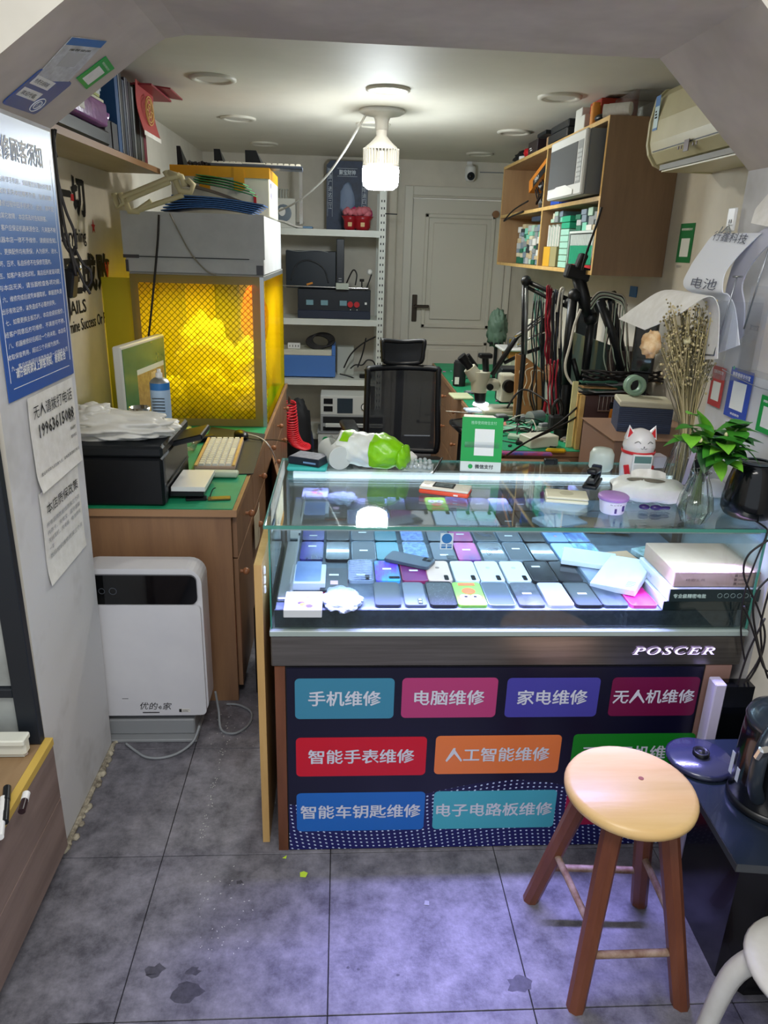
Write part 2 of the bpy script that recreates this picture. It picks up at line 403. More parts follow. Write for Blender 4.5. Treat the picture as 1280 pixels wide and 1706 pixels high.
obj('sill', MB().box(CX0-.002, CX1+.002, CY0-.01, CY1, .672, .688, bev=.002), mat('sill_grey', '9aa8a4', .35), case)
obj('deck', MB().box(CX0+.012, CX1-.012, CY0+.012, MY+.01, .688, DZ), [deckm], case)
obj('deck_edge', MB().box(CX0+.01, CX1-.03, CY0+.0075, CY0+.0118, .69, DZ), band, case)

obj('mirror', MB().box(CX0+.02, CX1-.02, MY, MY+.006, DZ, .93), mirror, case)
obj('back_frame', MB().box(CX0+.01, CX1-.01, MY+.02, CY1-.004, .688, .935), mat('case_back', 'aab4ba', .4), case)
g1 = MB()
obj('front_glass', MB().box(CX0+.001, CX1-.001, CY0, CY0+.006, .688, CZ-.009), [glass_m], case)
obj('side_glass', MB().box(CX0, CX0+.006, CY0+.007, CY1, .688, CZ-.009), [glass_m], case)
obj('side_glass', MB().box(CX1-.006, CX1, CY0+.007, CY1, .688, CZ-.009), [glass_m], case)
obj('top_glass', MB().box(CX0-.006, CX1+.09, CY0-.008, CY1+.005, CZ-.004, CZ), [glass_m], case)
e = MB(); w_ = .004
e.box(CX0-.010, CX1+.09, CY0-.0105, CY0-.0085, CZ-.008, CZ+.0005)
e.box(CX0-.010, CX0-.007, CY0-.008, CY1+.005, CZ-.006, CZ+.0005)
e.box(CX0-.010, CX1+.09, CY1+.0055, CY1+.008, CZ-.006, CZ+.0005)
e.box(CX0+.0005, CX0+.004, CY0-.003, CY0-.0008, .69, CZ-.01); e.box(CX1-.006, CX1, CY0-.003, CY0-.0008, .69, CZ-.01)
obj('glass_edge', e, gedge, case)
# LED strips under the top glass: front (violet) and back (cool white)
vio = (.50, .46, 1); cool = (.50, .74, 1)
obj('light_strip', MB().box(CX0+.03, CX1-.03, MY+.022, MY+.045, CZ-.028, CZ-.014), mat('led_bar', 'eef6ff', .4, emit=1.2, ecol=(.8, .9, 1)), case)
obj('front_rail', MB().box(CX0+.012, CX1-.012, CY0+.008, CY0+.022, CZ-.018, CZ-.009), alu, case)
l = area('case_led_front', (.44, CY0+.030, CZ-.016), (R(-17), 0, 0), 1.14, .012, 10.5, (.42, .36, 1), 66)
l = area('case_led_down', (.44, CY0+.034, CZ-.016), (R(28), 0, 0), 1.1, .012, 2.0, cool, 170)
l = area('case_led_back', (.44, MY-.03, CZ-.03), (R(-20), 0, 0), 1.1, .015, 1.3, cool, 170)
# left inner aluminium runner and supports
obj('runner', MB().box(CX0+.012, CX0+.05, CY0+.05, MY-.01, DZ+.0, DZ+.012, bev=.003).box(CX0+.045, CX0+.05, CY0+.05, MY-.01, DZ+.012, DZ+.03), alu, case)
# poster on the front
pm = bpy.data.materials.new('poster_print'); pm.use_nodes = True
nt = pm.node_tree; N = nt.nodes; L = nt.links; b = N['Principled BSDF']; b.inputs['Roughness'].default_value = .3
tc = N.new('ShaderNodeTexCoord'); sx_ = N.new('ShaderNodeSeparateXYZ'); L.new(tc.outputs['Object'], sx_.inputs[0])
def mth(op, a, b_=None, c_=None):
    n_ = N.new('ShaderNodeMath'); n_.operation = op
    for i, v in enumerate((a, b_, c_)):
        if v is None: continue
        if isinstance(v, (int, float)): n_.inputs[i].default_value = v
        else: L.new(v, n_.inputs[i])
    return n_.outputs[0]
X, Y_ = sx_.outputs[0], sx_.outputs[1]
# dot waves: rows that bend
wv = mth('MULTIPLY', mth('SINE', mth('MULTIPLY', X, 7)), .035)
yy = mth('ADD', Y_, wv)
xx = mth('ADD', X, mth('MULTIPLY', mth('SINE', mth('MULTIPLY', Y_, 9)), .02))
def cell(v, s_): return mth('SUBTRACT', mth('FRACT', mth('MULTIPLY', v, s_)), .5)
cx_, cy_ = cell(xx, 62), cell(yy, 80)
r2 = mth('ADD', mth('MULTIPLY', cx_, cx_), mth('MULTIPLY', cy_, cy_))
dot = mth('LESS_THAN', r2, .035)
low = mth('LESS_THAN', yy, mth('ADD', .155, mth('MULTIPLY', mth('SINE', mth('MULTIPLY', X, 3.6)), .05)))
dm_ = mth('MULTIPLY', dot, low)
rm = N.new('ShaderNodeMix'); rm.data_type = 'RGBA'; rm.inputs[6].default_value = col('0c0c24'); rm.inputs[7].default_value = col('1e2070')
L.new(mth('MULTIPLY', low, mth('MULTIPLY', mth('SUBTRACT', .3, Y_), 2.2)), rm.inputs[0])
r3 = N.new('ShaderNodeMix'); r3.data_type = 'RGBA'; L.new(dm_, r3.inputs[0]); L.new(rm.outputs[2], r3.inputs[6]); r3.inputs[7].default_value = col('b9c8e6')
L.new(r3.outputs[2], b.inputs['Base Color'])
M0 = frame((-.13, CY0-.0085, .004), (1, 0, 0), (0, 0, 1))
po_ = thing('poster', 'dark blue repair-services poster with coloured buttons on the case base', 'poster', M=M0)
PW, PH = 1.078, .579
obj('sheet', MB().box(0, PW, 0, PH, -.001, .002), pm, po_)
def rrect(x0, x1, y0, y1, r, n=5):
    out = []
    for cx, cy2, a0 in ((x1-r, y1-r, 0), (x0+r, y1-r, 90), (x0+r, y0+r, 180), (x1-r, y0+r, 270)):
        for k in range(n+1):
            a = R(a0+90*k/n); out.append((cx+r*cos(a), cy2+r*sin(a)))
    return out
def fpx(px, py):
    p = P(px, py, Y=CY0-.010); return p.x-M0[0][3], p.z-M0[2][3]
btns = [('手机维修', (492, 1130, 658, 1197), '3a7f9c'), ('电脑维修', (668, 1129, 831, 1195), 'a83a6e'), ('家电维修', (840, 1129, 1002, 1194), '43409a'), ('无人机维修', (1012, 1128, 1168, 1192), '6a1440'),
        ('智能手表维修', (494, 1228, 712, 1292), 'bf1428'), ('人工智能维修', (723, 1225, 937, 1288), 'd9743c'), ('无线耳机维修', (948, 1222, 1160, 1285), '167a22'),
        ('智能车钥匙维修', (495, 1320, 709, 1383), '1d62b4'), ('电子电路板维修', (720, 1317, 929, 1379), '43a0b4'), ('平板维修', (938, 1312, 1140, 1372), 'a01840')]
for tx, (a, b1, c_, d), cc in btns:
    x0_, y0_ = fpx(a, d); x1_, y1_ = fpx(c_, b1); y0_ = fpx((a+c_)/2, d)[1]; y1_ = fpx((a+c_)/2, b1)[1]
    bt = obj('button_print', MB().prism(rrect(x0_, x1_, y0_, y1_, .012), .002, .0026), mat('btn_'+cc, cc, .3), po_)
    n_ = len(tx); wd = (x1_-x0_)*(.72 if n_ == 4 else .84 if n_ < 7 else .93); size = min(wd/(n_*1.0), .042)
    text(bt, tx, size*1.12, (x0_+x1_)/2, (y0_+y1_)/2-size*.40, .003, mat('poster_text', 'c8cbd8', .5), 'CENTER', bold=.0012, name='lettering')
# blue warranty sticker on the glass
st = thing('sticker', 'small blue and white round-emblem sticker on the case front glass', 'sticker', M=frame(P(733, 915, Y=CY0-.001), (1,0,0), (0,0,1)))
obj('backing', MB().box(0, .031, 0, .042, 0, .0006), mat('sticker_pale', 'c9dcea', .4), st)
obj('emblem', MB().cyl((.0155, .028, .0006), (.0155, .028, .0012), .0125, n=24), mat('sticker_blue', '2f74b5', .4), st)
obj('print_bar', MB().box(.003, .014, .003, .008, .0006, .001).box(.017, .028, .003, .008, .0006, .001).box(.003, .014, .010, .013, .0006, .001).box(.017, .028, .010, .013, .0006, .001), MT['sticker_blue'], st)

# ================================================================== LEFT DESK
DX1, DY0, DY1, DT = -.345, 2.31, 4.72, .75
dk = thing('desk', 'long oak workbench with green mat along the left wall', 'desk', (0, 0, 0))
obj('desk_top', MB().box(XL+.005, DX1, DY0, DY1, DT-.025, DT-.003), [oak], dk)
obj('edge_strip', MB().box(XL+.005, DX1+.002, DY0-.003, DY0-.0002, DT-.026, DT-.002).box(DX1+.0002, DX1+.003, DY0, DY1, DT-.026, DT-.002), mat('edge_tan', 'a57f5d', .5), dk)
obj('end_panel', MB().box(XL+.005, DX1-.02, DY0+.012, DY0+.032, 0, DT-.026), oak, dk)
obj('end_panel', MB().box(XL+.005, DX1-.02, DY1-.03, DY1-.01, 0, DT-.026), oak, dk)
obj('back_panel', MB().box(DX1-.06, DX1-.045, DY0+.033, DY1-.031, .04, DT-.027), oak, dk)
knob_m = mat('wood_knob', 'a06a48', .35)
nun = 5; uw = (DY1-DY0-.06)/nun
for k in range(nun):
    y0 = DY0+.034+k*uw; open_ = k in (2,)
    dr = obj('drawer_front', MB().box(DX1-.02, DX1-.004, y0+.003, y0+uw-.003, .56, DT-.03, bev=.001), oak, dk)
    obj('knob', MB().sph((DX1+.018, y0+uw/2, .64), .013, 12, 8).cyl((DX1-.004, y0+uw/2, .64), (DX1+.012, y0+uw/2, .64), .006), knob_m, dr)
    a = {0: 0, 1: .0, 2: .16, 3: .0, 4: .0}[k]
    T_ = Matrix.Translation((DX1-.02, y0+uw-.003, 0)) @ Matrix.Rotation(a, 4, 'Z')
    dr = obj('door', MB().box(0, .016, -(uw-.006), 0, .05, .555, bev=.001, M=T_), oak, dk)
    obj('knob', MB().sph((.036, -(uw-.05), .49), .013, 12, 8, M=T_).cyl((.016, -(uw-.05), .49), (.03, -(uw-.05), .49), .006, M=T_), knob_m, dr)
mt_ = obj('green_mat', MB().box(XL+.01, DX1-.012, DY0+.006, DY1-.02, DT-.0028, DT), green_mat); tag(mt_, 'green cutting mat covering the left workbench top', 'mat')

# ---- right desk
RX0, RY0, RY1 = .715, 3.12, 5.75
rdk = thing('desk', 'oak workbench with green mat along the right wall behind the case', 'desk', (0, 0, 0))
obj('desk_top', MB().box(RX0, XR-.005, RY0, RY1, DT-.025, DT-.003), oak, rdk)
obj('edge_strip', MB().box(RX0-.003, RX0-.0002, RY0, RY1, DT-.026, DT-.002), MT['edge_tan'], rdk)
obj('end_panel', MB().box(RX0+.02, XR-.005, RY0+.012, RY0+.03, 0, DT-.026), oak, rdk)
obj('end_panel', MB().box(RX0+.02, XR-.005, RY1-.03, RY1-.012, 0, DT-.026), oak, rdk)
uw = (RY1-RY0-.06)/5
for k in range(5):
    y0 = RY0+.034+k*uw
    for z0_, z1_ in ((.56, DT-.03), (.31, .555), (.05, .305)):
        dr = obj('drawer_front', MB().box(RX0+.004, RX0+.02, y0+.003, y0+uw-.003, z0_, z1_, bev=.001), oak, rdk)
        obj('knob', MB().sph((RX0-.02, y0+uw/2, (z0_+z1_)/2), .012, 12, 8).cyl((RX0+.004, y0+uw/2, (z0_+z1_)/2), (RX0-.012, y0+uw/2, (z0_+z1_)/2), .006), knob_m, dr)
m2 = obj('green_mat', MB().box(RX0+.008, XR-.01, RY0+.006, RY1-.02, DT-.0028, DT), green_mat); tag(m2, 'green cutting mat covering the right workbench top', 'mat')

# ================================================================== YELLOW FILM HOOD
HX0, HX1, HY0, HY1, HZ0, HZ1 = -.95, -.355, 3.5, 4.62, DT, 1.44
film = bpy.data.materials.new('yellow_film'); film.use_nodes = True; nt = film.node_tree; N = nt.nodes; L = nt.links; N.remove(N['Principled BSDF'])
tc = N.new('ShaderNodeTexCoord'); sp_ = N.new('ShaderNodeSeparateXYZ'); L.new(tc.outputs['Object'], sp_.inputs[0])
hx = mth('ADD', sp_.outputs[0], sp_.outputs[1]); s1_ = mth('ADD', hx, sp_.outputs[2]); s2_ = mth('SUBTRACT', hx, sp_.outputs[2])
f1 = mth('ABSOLUTE', mth('SUBTRACT', mth('FRACT', mth('MULTIPLY', s1_, 36)), .5)); f2 = mth('ABSOLUTE', mth('SUBTRACT', mth('FRACT', mth('MULTIPLY', s2_, 36)), .5))
line = mth('LESS_THAN', mth('MINIMUM', f1, f2), .055)
tr = N.new('ShaderNodeBsdfTransparent'); tr.inputs[0].default_value = (1, .88, .10, 1)
df = N.new('ShaderNodeBsdfTranslucent'); df.inputs[0].default_value = (.95, .80, .05, 1)
gl = N.new('ShaderNodeBsdfGlossy'); gl.inputs['Roughness'].default_value = .08
dk_ = N.new('ShaderNodeBsdfDiffuse'); dk_.inputs[0].default_value = (.10, .075, .01, 1)
a1 = N.new('ShaderNodeMixShader'); a1.inputs[0].default_value = .22; L.new(tr.outputs[0], a1.inputs[1]); L.new(df.outputs[0], a1.inputs[2])
a2 = N.new('ShaderNodeMixShader'); a2.inputs[0].default_value = .04; L.new(a1.outputs[0], a2.inputs[1]); L.new(gl.outputs[0], a2.inputs[2])
a3 = N.new('ShaderNodeMixShader'); L.new(mth('MULTIPLY', line, .75), a3.inputs[0]); L.new(a2.outputs[0], a3.inputs[1]); L.new(dk_.outputs[0], a3.inputs[2])
L.new(a3.outputs[0], N['Material Output'].inputs[0])
hood = thing('film_enclosure', 'yellow mesh-print film enclosure standing on the left workbench', 'enclosure', (0, 0, 0))
brown = mat('mesh_border', '4a3a14', .6, c2='6b5520', scale=90, contrast=(.45, .55))
fr = MB(); q = .018
for x in (HX0, HX1-q):
    for y in (HY0, HY1-q): fr.box(x, x+q, y, y+q, HZ0, HZ1)
for z in (HZ0, HZ1-q):
    for y in (HY0, HY1-q): fr.box(HX0+q, HX1-q, y, y+q, z, z+q)
    for x in (HX0, HX1-q): fr.box(x, x+q, HY0+q, HY1-q, z, z+q)
obj('frame', fr, alu, hood)
obj('front_film', MB().box(HX0, HX1-q, HY0-.004, HY0-.002, HZ0+.002, HZ1), film, hood)
bd = MB(); bw = .035
bd.box(HX0, HX0+bw, HY0-.0065, HY0-.0045, HZ0+.002, HZ1); bd.box(HX1-q-bw, HX1-q, HY0-.0065, HY0-.0045, HZ0+.002, HZ1)
bd.box(HX0+bw, HX1-q-bw, HY0-.0065, HY0-.0045, HZ0+.002, HZ0+.002+bw); bd.box(HX0+bw, HX1-q-bw, HY0-.0065, HY0-.0045, HZ1-bw, HZ1)
obj('border', bd, glassy('border_film', (.55, .42, .12), .2, .05, .45), hood)
obj('side_film', MB().box(HX1+.001, HX1+.003, HY0+.02, HY1-.02, HZ0+.01, HZ1-.02), film, hood)
obj('side_film', MB().box(HX0-.003, HX0-.001, HY0+.02, HY1-.02, HZ0+.01, HZ1-.02), film, hood)
obj('back_board', MB().box(HX0+q, HX1-q, HY1-.012, HY1-.006, HZ0+q, HZ1-q), mat('yellow_board', 'e6c93a', .7), hood)
obj('top_board', MB().box(HX0, HX1, HY0, HY1, HZ1+.001, HZ1+.008), mat('grey_board', '9b9c98', .6), hood)
area('enclosure_fill', (-.65, 4.0, HZ1-.03), (0, 0, 0), .4, .7, 5.0, (1, .97, .85), 170)  # added fill light that brightens the film and packing from within; no fitting modelled
yb = obj('yellow_sheet', MB().box(XL+.004, HX0-.01, 3.56, 3.564, DT, 1.42), mat('yellow_sheet', 'cdbb20', .5)); tag(yb, 'narrow yellow plastic sheet between enclosure and left wall', 'sheet')
# lumps of white packing and other things inside
def crumple(mb, c, r, seed, amp=.25, n=22, h=14, m=0, flat=None, fq=3):
    rnd = random.Random(seed); ph = [(Vector((rnd.gauss(0,1), rnd.gauss(0,1), rnd.gauss(0,1)))*fq, rnd.random()*6) for _ in range(7)]
    def fn(d): return 1+amp*sum(abs(sin(d.dot(k)+p_))-.5 for k, p_ in ph)/3
    mb.sph(c, r, n, h, m, fn=fn)
    if flat is not None: mb.v = [(x, y, max(z, flat)) for x, y, z in mb.v]
    return mb
wbag = mat('white_foam', 'e8e6df', .7)
for k, (x, y, z, r, lb) in enumerate([(-.84, 3.66, .85, (.08, .10, .085), 'leftmost low white packing lump inside the yellow enclosure'), (-.655, 3.66, .86, (.085, .10, .10), 'front middle white packing lump inside the yellow enclosure'),
        (-.475, 3.66, .84, (.08, .10, .08), 'white packing lump at the right front inside the yellow enclosure'), (-.70, 3.90, .96, (.13, .11, .20), 'tallest white packing lump, behind the front ones in the yellow enclosure'),
        (-.48, 3.90, .92, (.08, .11, .16), 'white packing lump at the right rear in the yellow enclosure')]):
    o = obj('packing_lump', crumple(MB(), (0, 0, 0), r, k, .5, 48, 32, flat=-(z-DT)+.019, fq=5.5), wbag, loc=(x, y, z)); tag(o, lb, 'packing', 'white packing in the yellow enclosure')
o = obj('red_cover', crumple(MB(), (0,0,0), (.07, .05, .17), 9, .12, 24, 16), mat('orange_red', 'd2481c', .6), loc=(-.47, 4.12, 1.20)); tag(o, 'orange-red garment hanging at the back inside the yellow enclosure', 'garment')
o = obj('dark_case', MB().box(-.74, -.60, 4.48, 4.52, 1.0, 1.40, bev=.01).box(-.75, -.7, 4.50, 4.53, .77, 1.0), mat('dark_olive', '3c4020', .6)); tag(o, 'dark upright panel at the back inside the yellow enclosure', 'panel')

# ---- grey-white carton on the hood
cg = mat('carton_grey', 'c0c2c4', .7, c2='b4b6b8', scale=6)
bx = thing('carton', 'large pale grey carton lying flat on top of the yellow enclosure', 'box', (0, 0, 0))
obj('body', MB().box(HX0-.01, HX1+.005, HY0+.0, HY1-.15, HZ1+.009, 1.70, bev=.003), cg, bx)
obj('lid_flap', MB().box(HX0-.018, HX1+.009, HY0-.006, HY0-.002, 1.515, 1.702), cg, bx)
obj('seam', MB().box(HX0+.05, HX1-.06, HY0-.009, HY0-.0065, 1.513, 1.517), dark_g, bx)
obj('tape', MB().box(HX0-.019, HX0+.05, HY0-.0085, HY0-.0065, 1.508, 1.522).box(HX0-.012, HX0+.0, HY0-.0045, HY0-.002, 1.45, 1.50).box(HX1-.03, HX1+.0, HY0-.004, HY0-.001, 1.45, 1.49), mat('tape_dark', '4b4a50', .4), bx, kind='stuff')

# ================================================================== RIGHT WALL CABINET
KX, KY0, KY1, KZ0, KZ1 = 1.10, 3.34, 5.45, 1.495, 2.125
oak2 = wood('oak_light', 'b29068', '9c7a56', 'z')
oak3 = wood('oak_side', '94775c', '7d634c', 'z')
cab = thing('wall_cabinet', 'open oak wall cabinet with four compartments on the right wall', 'shelf unit', (0, 0, 0))
th = .018; YM = 4.30; ZM = 1.80
obj('side_panel', MB().box(KX, XR-.002, KY0, KY0+th, KZ0, KZ1), oak3, cab)
obj('side_panel', MB().box(KX, XR-.002, KY1-th, KY1, KZ0, KZ1), oak2, cab)
obj('divider', MB().box(KX+.002, XR-.01, YM, YM+th, KZ0+th, KZ1-th), oak2, cab)
obj('top_panel', MB().box(KX+.002, XR-.002, KY0+th, KY1-th, KZ1-th, KZ1), oak2, cab)
obj('bottom_panel', MB().box(KX+.002, XR-.002, KY0+th, KY1-th, KZ0, KZ0+th), oak2, cab)
obj('shelf', MB().box(KX+.002, XR-.01, KY0+th, YM, ZM, ZM+th), oak2, cab)
obj('shelf', MB().box(KX+.002, XR-.01, YM+th, KY1-th, ZM, ZM+th), oak2, cab)
obj('back_panel', MB().box(XR-.008, XR-.002, KY0+th, KY1-th, KZ0+th, KZ1-th), oak2, cab)
ed = MB(); E_ = .0016
ed.box(KX-E_, KX-.0001, KY0, KY0+th, KZ0, KZ1).box(KX-E_, KX-.0001, KY1-th, KY1, KZ0, KZ1).box(KX-E_, KX+.0018, YM, YM+th, KZ0+th, KZ1-th)
ed.box(KX-E_, KX+.0018, KY0+th, KY1-th, KZ1-th, KZ1).box(KX-E_, KX+.0018, KY0+th, KY1-th, KZ0, KZ0+th).box(KX-E_, KX+.0018, KY0+th, YM, ZM, ZM+th).box(KX-E_, KX+.0018, YM+th, KY1-th, ZM, ZM+th)
obj('edge_banding', ed, oak_edge, cab)

# ================================================================== AIR CONDITIONER on right wall
acm = mat('aged_cream', 'c9c19c', .35, c2='bdb48c', scale=3)
AY0, AY1, AZ0, AZ1 = 2.25, 3.02, 1.89, 2.17
ac = thing('air_conditioner', 'yellowed wall-mounted air conditioner high on the right wall', 'air conditioner', (0, 0, 0))
prof = [(XR-.002, AZ1), (1.26, AZ1), (1.20, AZ1-.01), (1.17, AZ1-.04), (1.155, AZ1-.12), (1.155, AZ0+.09), (1.165, AZ0+.055), (1.19, AZ0+.02), (1.24, AZ0), (XR-.002, AZ0)]
Mx = Matrix(((1,0,0,0),(0,0,-1,0),(0,1,0,0),(0,0,0,1)))
b_ = MB(); b_.prism(prof, -AY1+.004, -AY0, 0, M=Mx); 
obj('body', b_, acm, ac)
prof2 = [(x-.006 if x < 1.3 else x, z+(-.004 if z < 2 else .004)) for x, z in prof]
obj('end_cap', MB().prism(prof2, -AY1-.012, -AY1+.0035, 0, M=Mx), acm, ac)
obj('seam', MB().box(1.1605, 1.1645, AY0+.01, AY1-.03, AZ0+.058, AZ0+.061), dark_g, ac)
obj('outlet', MB().box(1.185, 1.30, AY0+.03, AY1-.06, AZ0-.006, AZ0+.012), mat('outlet_grey', '6d6a5c', .5), ac)
obj('louvre', MB().box(1.19, 1.29, AY0+.04, AY1-.07, AZ0-.012, AZ0-.007), acm, ac)
p = P(1144, 242, X=1.154)
disp = MB().box(1.1525, 1.1548, p.y-.018, p.y+.018, p.z-.018, p.z+.018)
for dy in (-.075, -.05, .04, .062): disp.box(1.1525, 1.1548, p.y+dy-.004, p.y+dy+.004, p.z-.006, p.z+.004)
obj('display', disp, mat('ac_display', '4a2020', .3), ac, kind='stuff')
Ml = frame((1.1545, AY1-.02, AZ0+.13), (0, -1, 0), (0, 0, 1))
obj('energy_label', MB().box(0, .04, 0, .115, 0, .0012, M=Ml), mat('label_pale', 'b9d0d6', .5), ac)
obj('label_head', MB().box(0, .04, .08, .115, .0013, .0016, M=Ml).box(0, .04, 0, .008, .0013, .0016, M=Ml), mat('label_blue', '2b6bb0', .5), ac, kind='stuff')
obj('label_bars', MB().box(.008, .02, .06, .066, .0013, .0018, M=Ml).box(.008, .026, .05, .056, .0013, .0018, M=Ml).box(.008, .03, .04, .046, .0013, .0018, M=Ml), ink, ac)

# ================================================================== WHITE SLOTTED RACK
rk = thing('metal_rack', 'white slotted-angle metal rack against the back wall', 'shelf unit', (0, 0, 0))
GX0, GX1, GY0, GY1, GZ = -.62, .325, 5.9, 6.33, 1.985
hole = mat('slot_dark', '2a2c2e', .6)
for x in (GX0, GX1):
    for y, s_ in ((GY0, 1), (GY1, -1)):
        sgn = -1 if x > 0 else 1
        a, b_ = sorted((x, x+sgn*.05)); c_, d_ = sorted((y, y+s_*.04))
        ps = obj('post', MB().box(a, b_, y-.0015, y+.0015, 0, GZ).box(x-.0015, x+.0015, c_, d_, 0, GZ), white_metal, rk)
        if y == GY0 and x > 0:
            hb = MB(); z = .06
            while z < GZ-.03:
                for ox in (.014, .034): hb.cb((x-ox, y-.0022, z), (.008, .0012, .016))
                z += .05
            obj('slots', hb, hole, ps, kind='stuff')
for z in (.12, .565, 1.035, 1.69):
    obj('shelf_board', MB().box(GX0+.003, GX1-.003, GY0+.003, GY1-.003, z, z+.012).box(GX0+.003, GX1-.05, GY0+.002, GY0+.004, z-.035, z+.012), white_metal, rk)
def sh(px, py, z): return P(px, py, Y=GY0+.1)

# ================================================================== OFFICE CHAIR
mesh_m = bpy.data.materials.new('chair_mesh'); mesh_m.use_nodes = True; nt = mesh_m.node_tree; N = nt.nodes; L = nt.links
tr = N.new('ShaderNodeBsdfTransparent'); mx = N.new('ShaderNodeMixShader'); mx.inputs[0].default_value = .88
N['Principled BSDF'].inputs['Base Color'].default_value = (.012, .016, .025, 1); N['Principled BSDF'].inputs['Roughness'].default_value = .7
L.new(tr.outputs[0], mx.inputs[1]); L.new(N['Principled BSDF'].outputs[0], mx.inputs[2]); L.new(mx.outputs[0], N['Material Output'].inputs[0])
CHZ=-.035
ch = thing('office_chair', 'black mesh office chair with headrest behind the display case', 'chair', (.325, 3.95, 0), R(6))
cf = mat('chair_frame', '10141c', .45)
def bk(u, v): return ((u-.5)*(.40-.02*v), -.02+.06*(2*u-1)**2*-1+.03*v, .53+.45*v)
obj('back_mesh', MB().grid(lambda u, v: bk(.04+.92*u, .03+.94*v), 14, 10), mesh_m, ch)
ring = [bk(*q) for q in [(0,.06),(0,.5),(0,.94),(.03,1),(.5,1),(.97,1),(1,.94),(1,.5),(1,.06),(.9,0),(.5,0),(.1,0),(0,.06)]]
obj('back_frame', MB().tube(ring, .016, 8, sub=4), cf, ch)
obj('spine', MB().tube([(0,.03,.42),(0,.06,.55),(0,.045,.8),(0,.04,.95),(0,.03,1.03)], .022, 8), cf, ch)
def hr(u, v): return ((u-.5)*.23*(1-.1*(1-v)), .01-.035*(2*u-1)**2, 1.0+.115*v+.012*(2*u-1)**2)
obj('headrest', MB().grid(hr, 12, 6, th=.02), mesh_m, ch)
ring = [hr(*q) for q in [(0,.1),(0,.5),(0,.9),(.06,1),(.5,1),(.94,1),(1,.9),(1,.5),(1,.1),(.9,0),(.5,0),(.1,0),(0,.1)]]
obj('headrest_frame', MB().tube(ring, .011, 8, sub=4), cf, ch)
obj('seat', MB().cb((0,-.26,.46), (.48, .48, .08), bev=.035, seg=3), cf, ch)
for s_ in (-1, 1):
    ar = obj('armrest', MB().tube([(s_*.22,-.2,.42),(s_*.29,-.2,.46),(s_*.30,-.2,.6),(s_*.30,-.2,.68)], .018, 8), cf, ch)
    obj('arm_pad', MB().cb((s_*.30,-.2,.70), (.085, .26, .035), bev=.014, seg=2), black_p, ar)
base = MB().cyl((0,-.24,.42), (0,-.24,.09), .028)
obj('gas_lift', base, cf, ch)
for k in range(5):
    a = 2*pi*k/5+.3; x, y = .3*cos(a), -.24+.3*sin(a)
    lg = obj('base_leg', MB().tube([(0,-.24,.10),(x*.5,(-.24+y)/2,.095),(x,y,.07)], lambda t_: .026-.010*t_, 8), cf, ch)
    obj('caster', MB().cyl((x-.012,y,.03), (x+.012,y,.03), .03, n=16), black_p, lg)

# ================================================================== AIR PURIFIER
pw = mat('purifier_white', 'd9d9dc', .35, c2='cfcfd4', scale=3)
pu = thing('air_purifier', 'tall white air purifier with black top panel leaning by the workbench end', 'air purifier', (0, 0, 0))
px0, px1, pz0, pz1 = -.82, -.432, .085, .622; py0, py1 = 2.10, 2.21
def slab(x0, x1, z0, z1, r, y0, y1, m=0): return MB().prism(rrect(x0, x1, z0, z1, r, 6), -y1, -y0, m, M=Mx)
obj('body', slab(px0, px1, pz0, pz1, .05, py0+.012, py1), pw, pu)
obj('front_panel', slab(px0+.004, px1-.006, pz0+.01, .503, .018, py0, py0+.0115), pw, pu)
obj('top_panel', slab(px0+.004, px1-.014, .505, .604, .022, py0+.003, py0+.0115), black_g, pu)
p1_ = P(188, 985, Y=py0+.002)
dl = MB()
for q in range(24):
    a = 2*pi*q/24
    dl.cb((p1_.x+.011*cos(a), py0+.0018, p1_.z+.011*sin(a)), (.0025, .001, .0025))
    dl.cb((p1_.x-.034+.009*cos(a), py0+.0018, p1_.z+.009*sin(a)), (.002, .001, .002))
obj('touch_keys', dl, mat('touch_grey', '4a4e55', .5), pu)
text(pu, '优的e家', .03, 0, 0, 0, ink, M=frame(P(232, 1181, Y=py0-.001), (1,0,-.02), (0,0,1)), shear=.2)
obj('lettering_line', MB().cb(tuple(P(252, 1187, Y=py0-.0012)), (.055, .0008, .003)), ink, pu)
Mq = frame(P(299, 1186, Y=py0-.0012), (1,0,-.02), (0,0,1))
obj('rating_label', MB().box(0, .036, 0, .012, 0, .0006, M=Mq), paper_w, pu)
obj('label_print', MB().box(0, .008, 0, .012, .0007, .001, M=Mq).box(.010, .034, .008, .009, .0007, .001, M=Mq).box(.010, .028, .005, .006, .0007, .001, M=Mq).box(.010, .03, .002, .003, .0007, .001, M=Mq), ink, pu)
obj('base', MB().box(px0+.03, px1-.05, py0+.01, py1+.02, .012, .07, bev=.004).box(px0+.02, px1-.04, py0-.02, py1+.03, 0, .012, bev=.003), [mat('purifier_grey', '8d9093', .4)], pu)
obj('dust_marks', MB().box(px0+.11, px0+.13, py0-.0008, py0-.0002, .16, .1615), dark_g, pu)
cd = obj('cable_loop', MB().tube([(-.70, 2.06, .014), (-.66, 2.03, .006), (-.62, 2.0, .006), (-.57, 1.995, .006), (-.52, 2.02, .006), (-.48, 2.06, .02), (-.462, 2.09, .06)], .0045, 6), grey_m)
tag(cd, 'grey cord looping on the floor in front of the air purifier', 'cable')
cd = obj('cable_loop', MB().tube([(-.425, 2.2, .12), (-.415, 2.19, .05), (-.40, 2.14, .006), (-.35, 2.12, .006), (-.31, 2.17, .006), (-.31, 2.24, .006), (-.36, 2.285, .006), (-.405, 2.285, .01)], .0045, 6), grey_m)
tag(cd, 'grey cord loop on the floor right of the air purifier', 'cable')

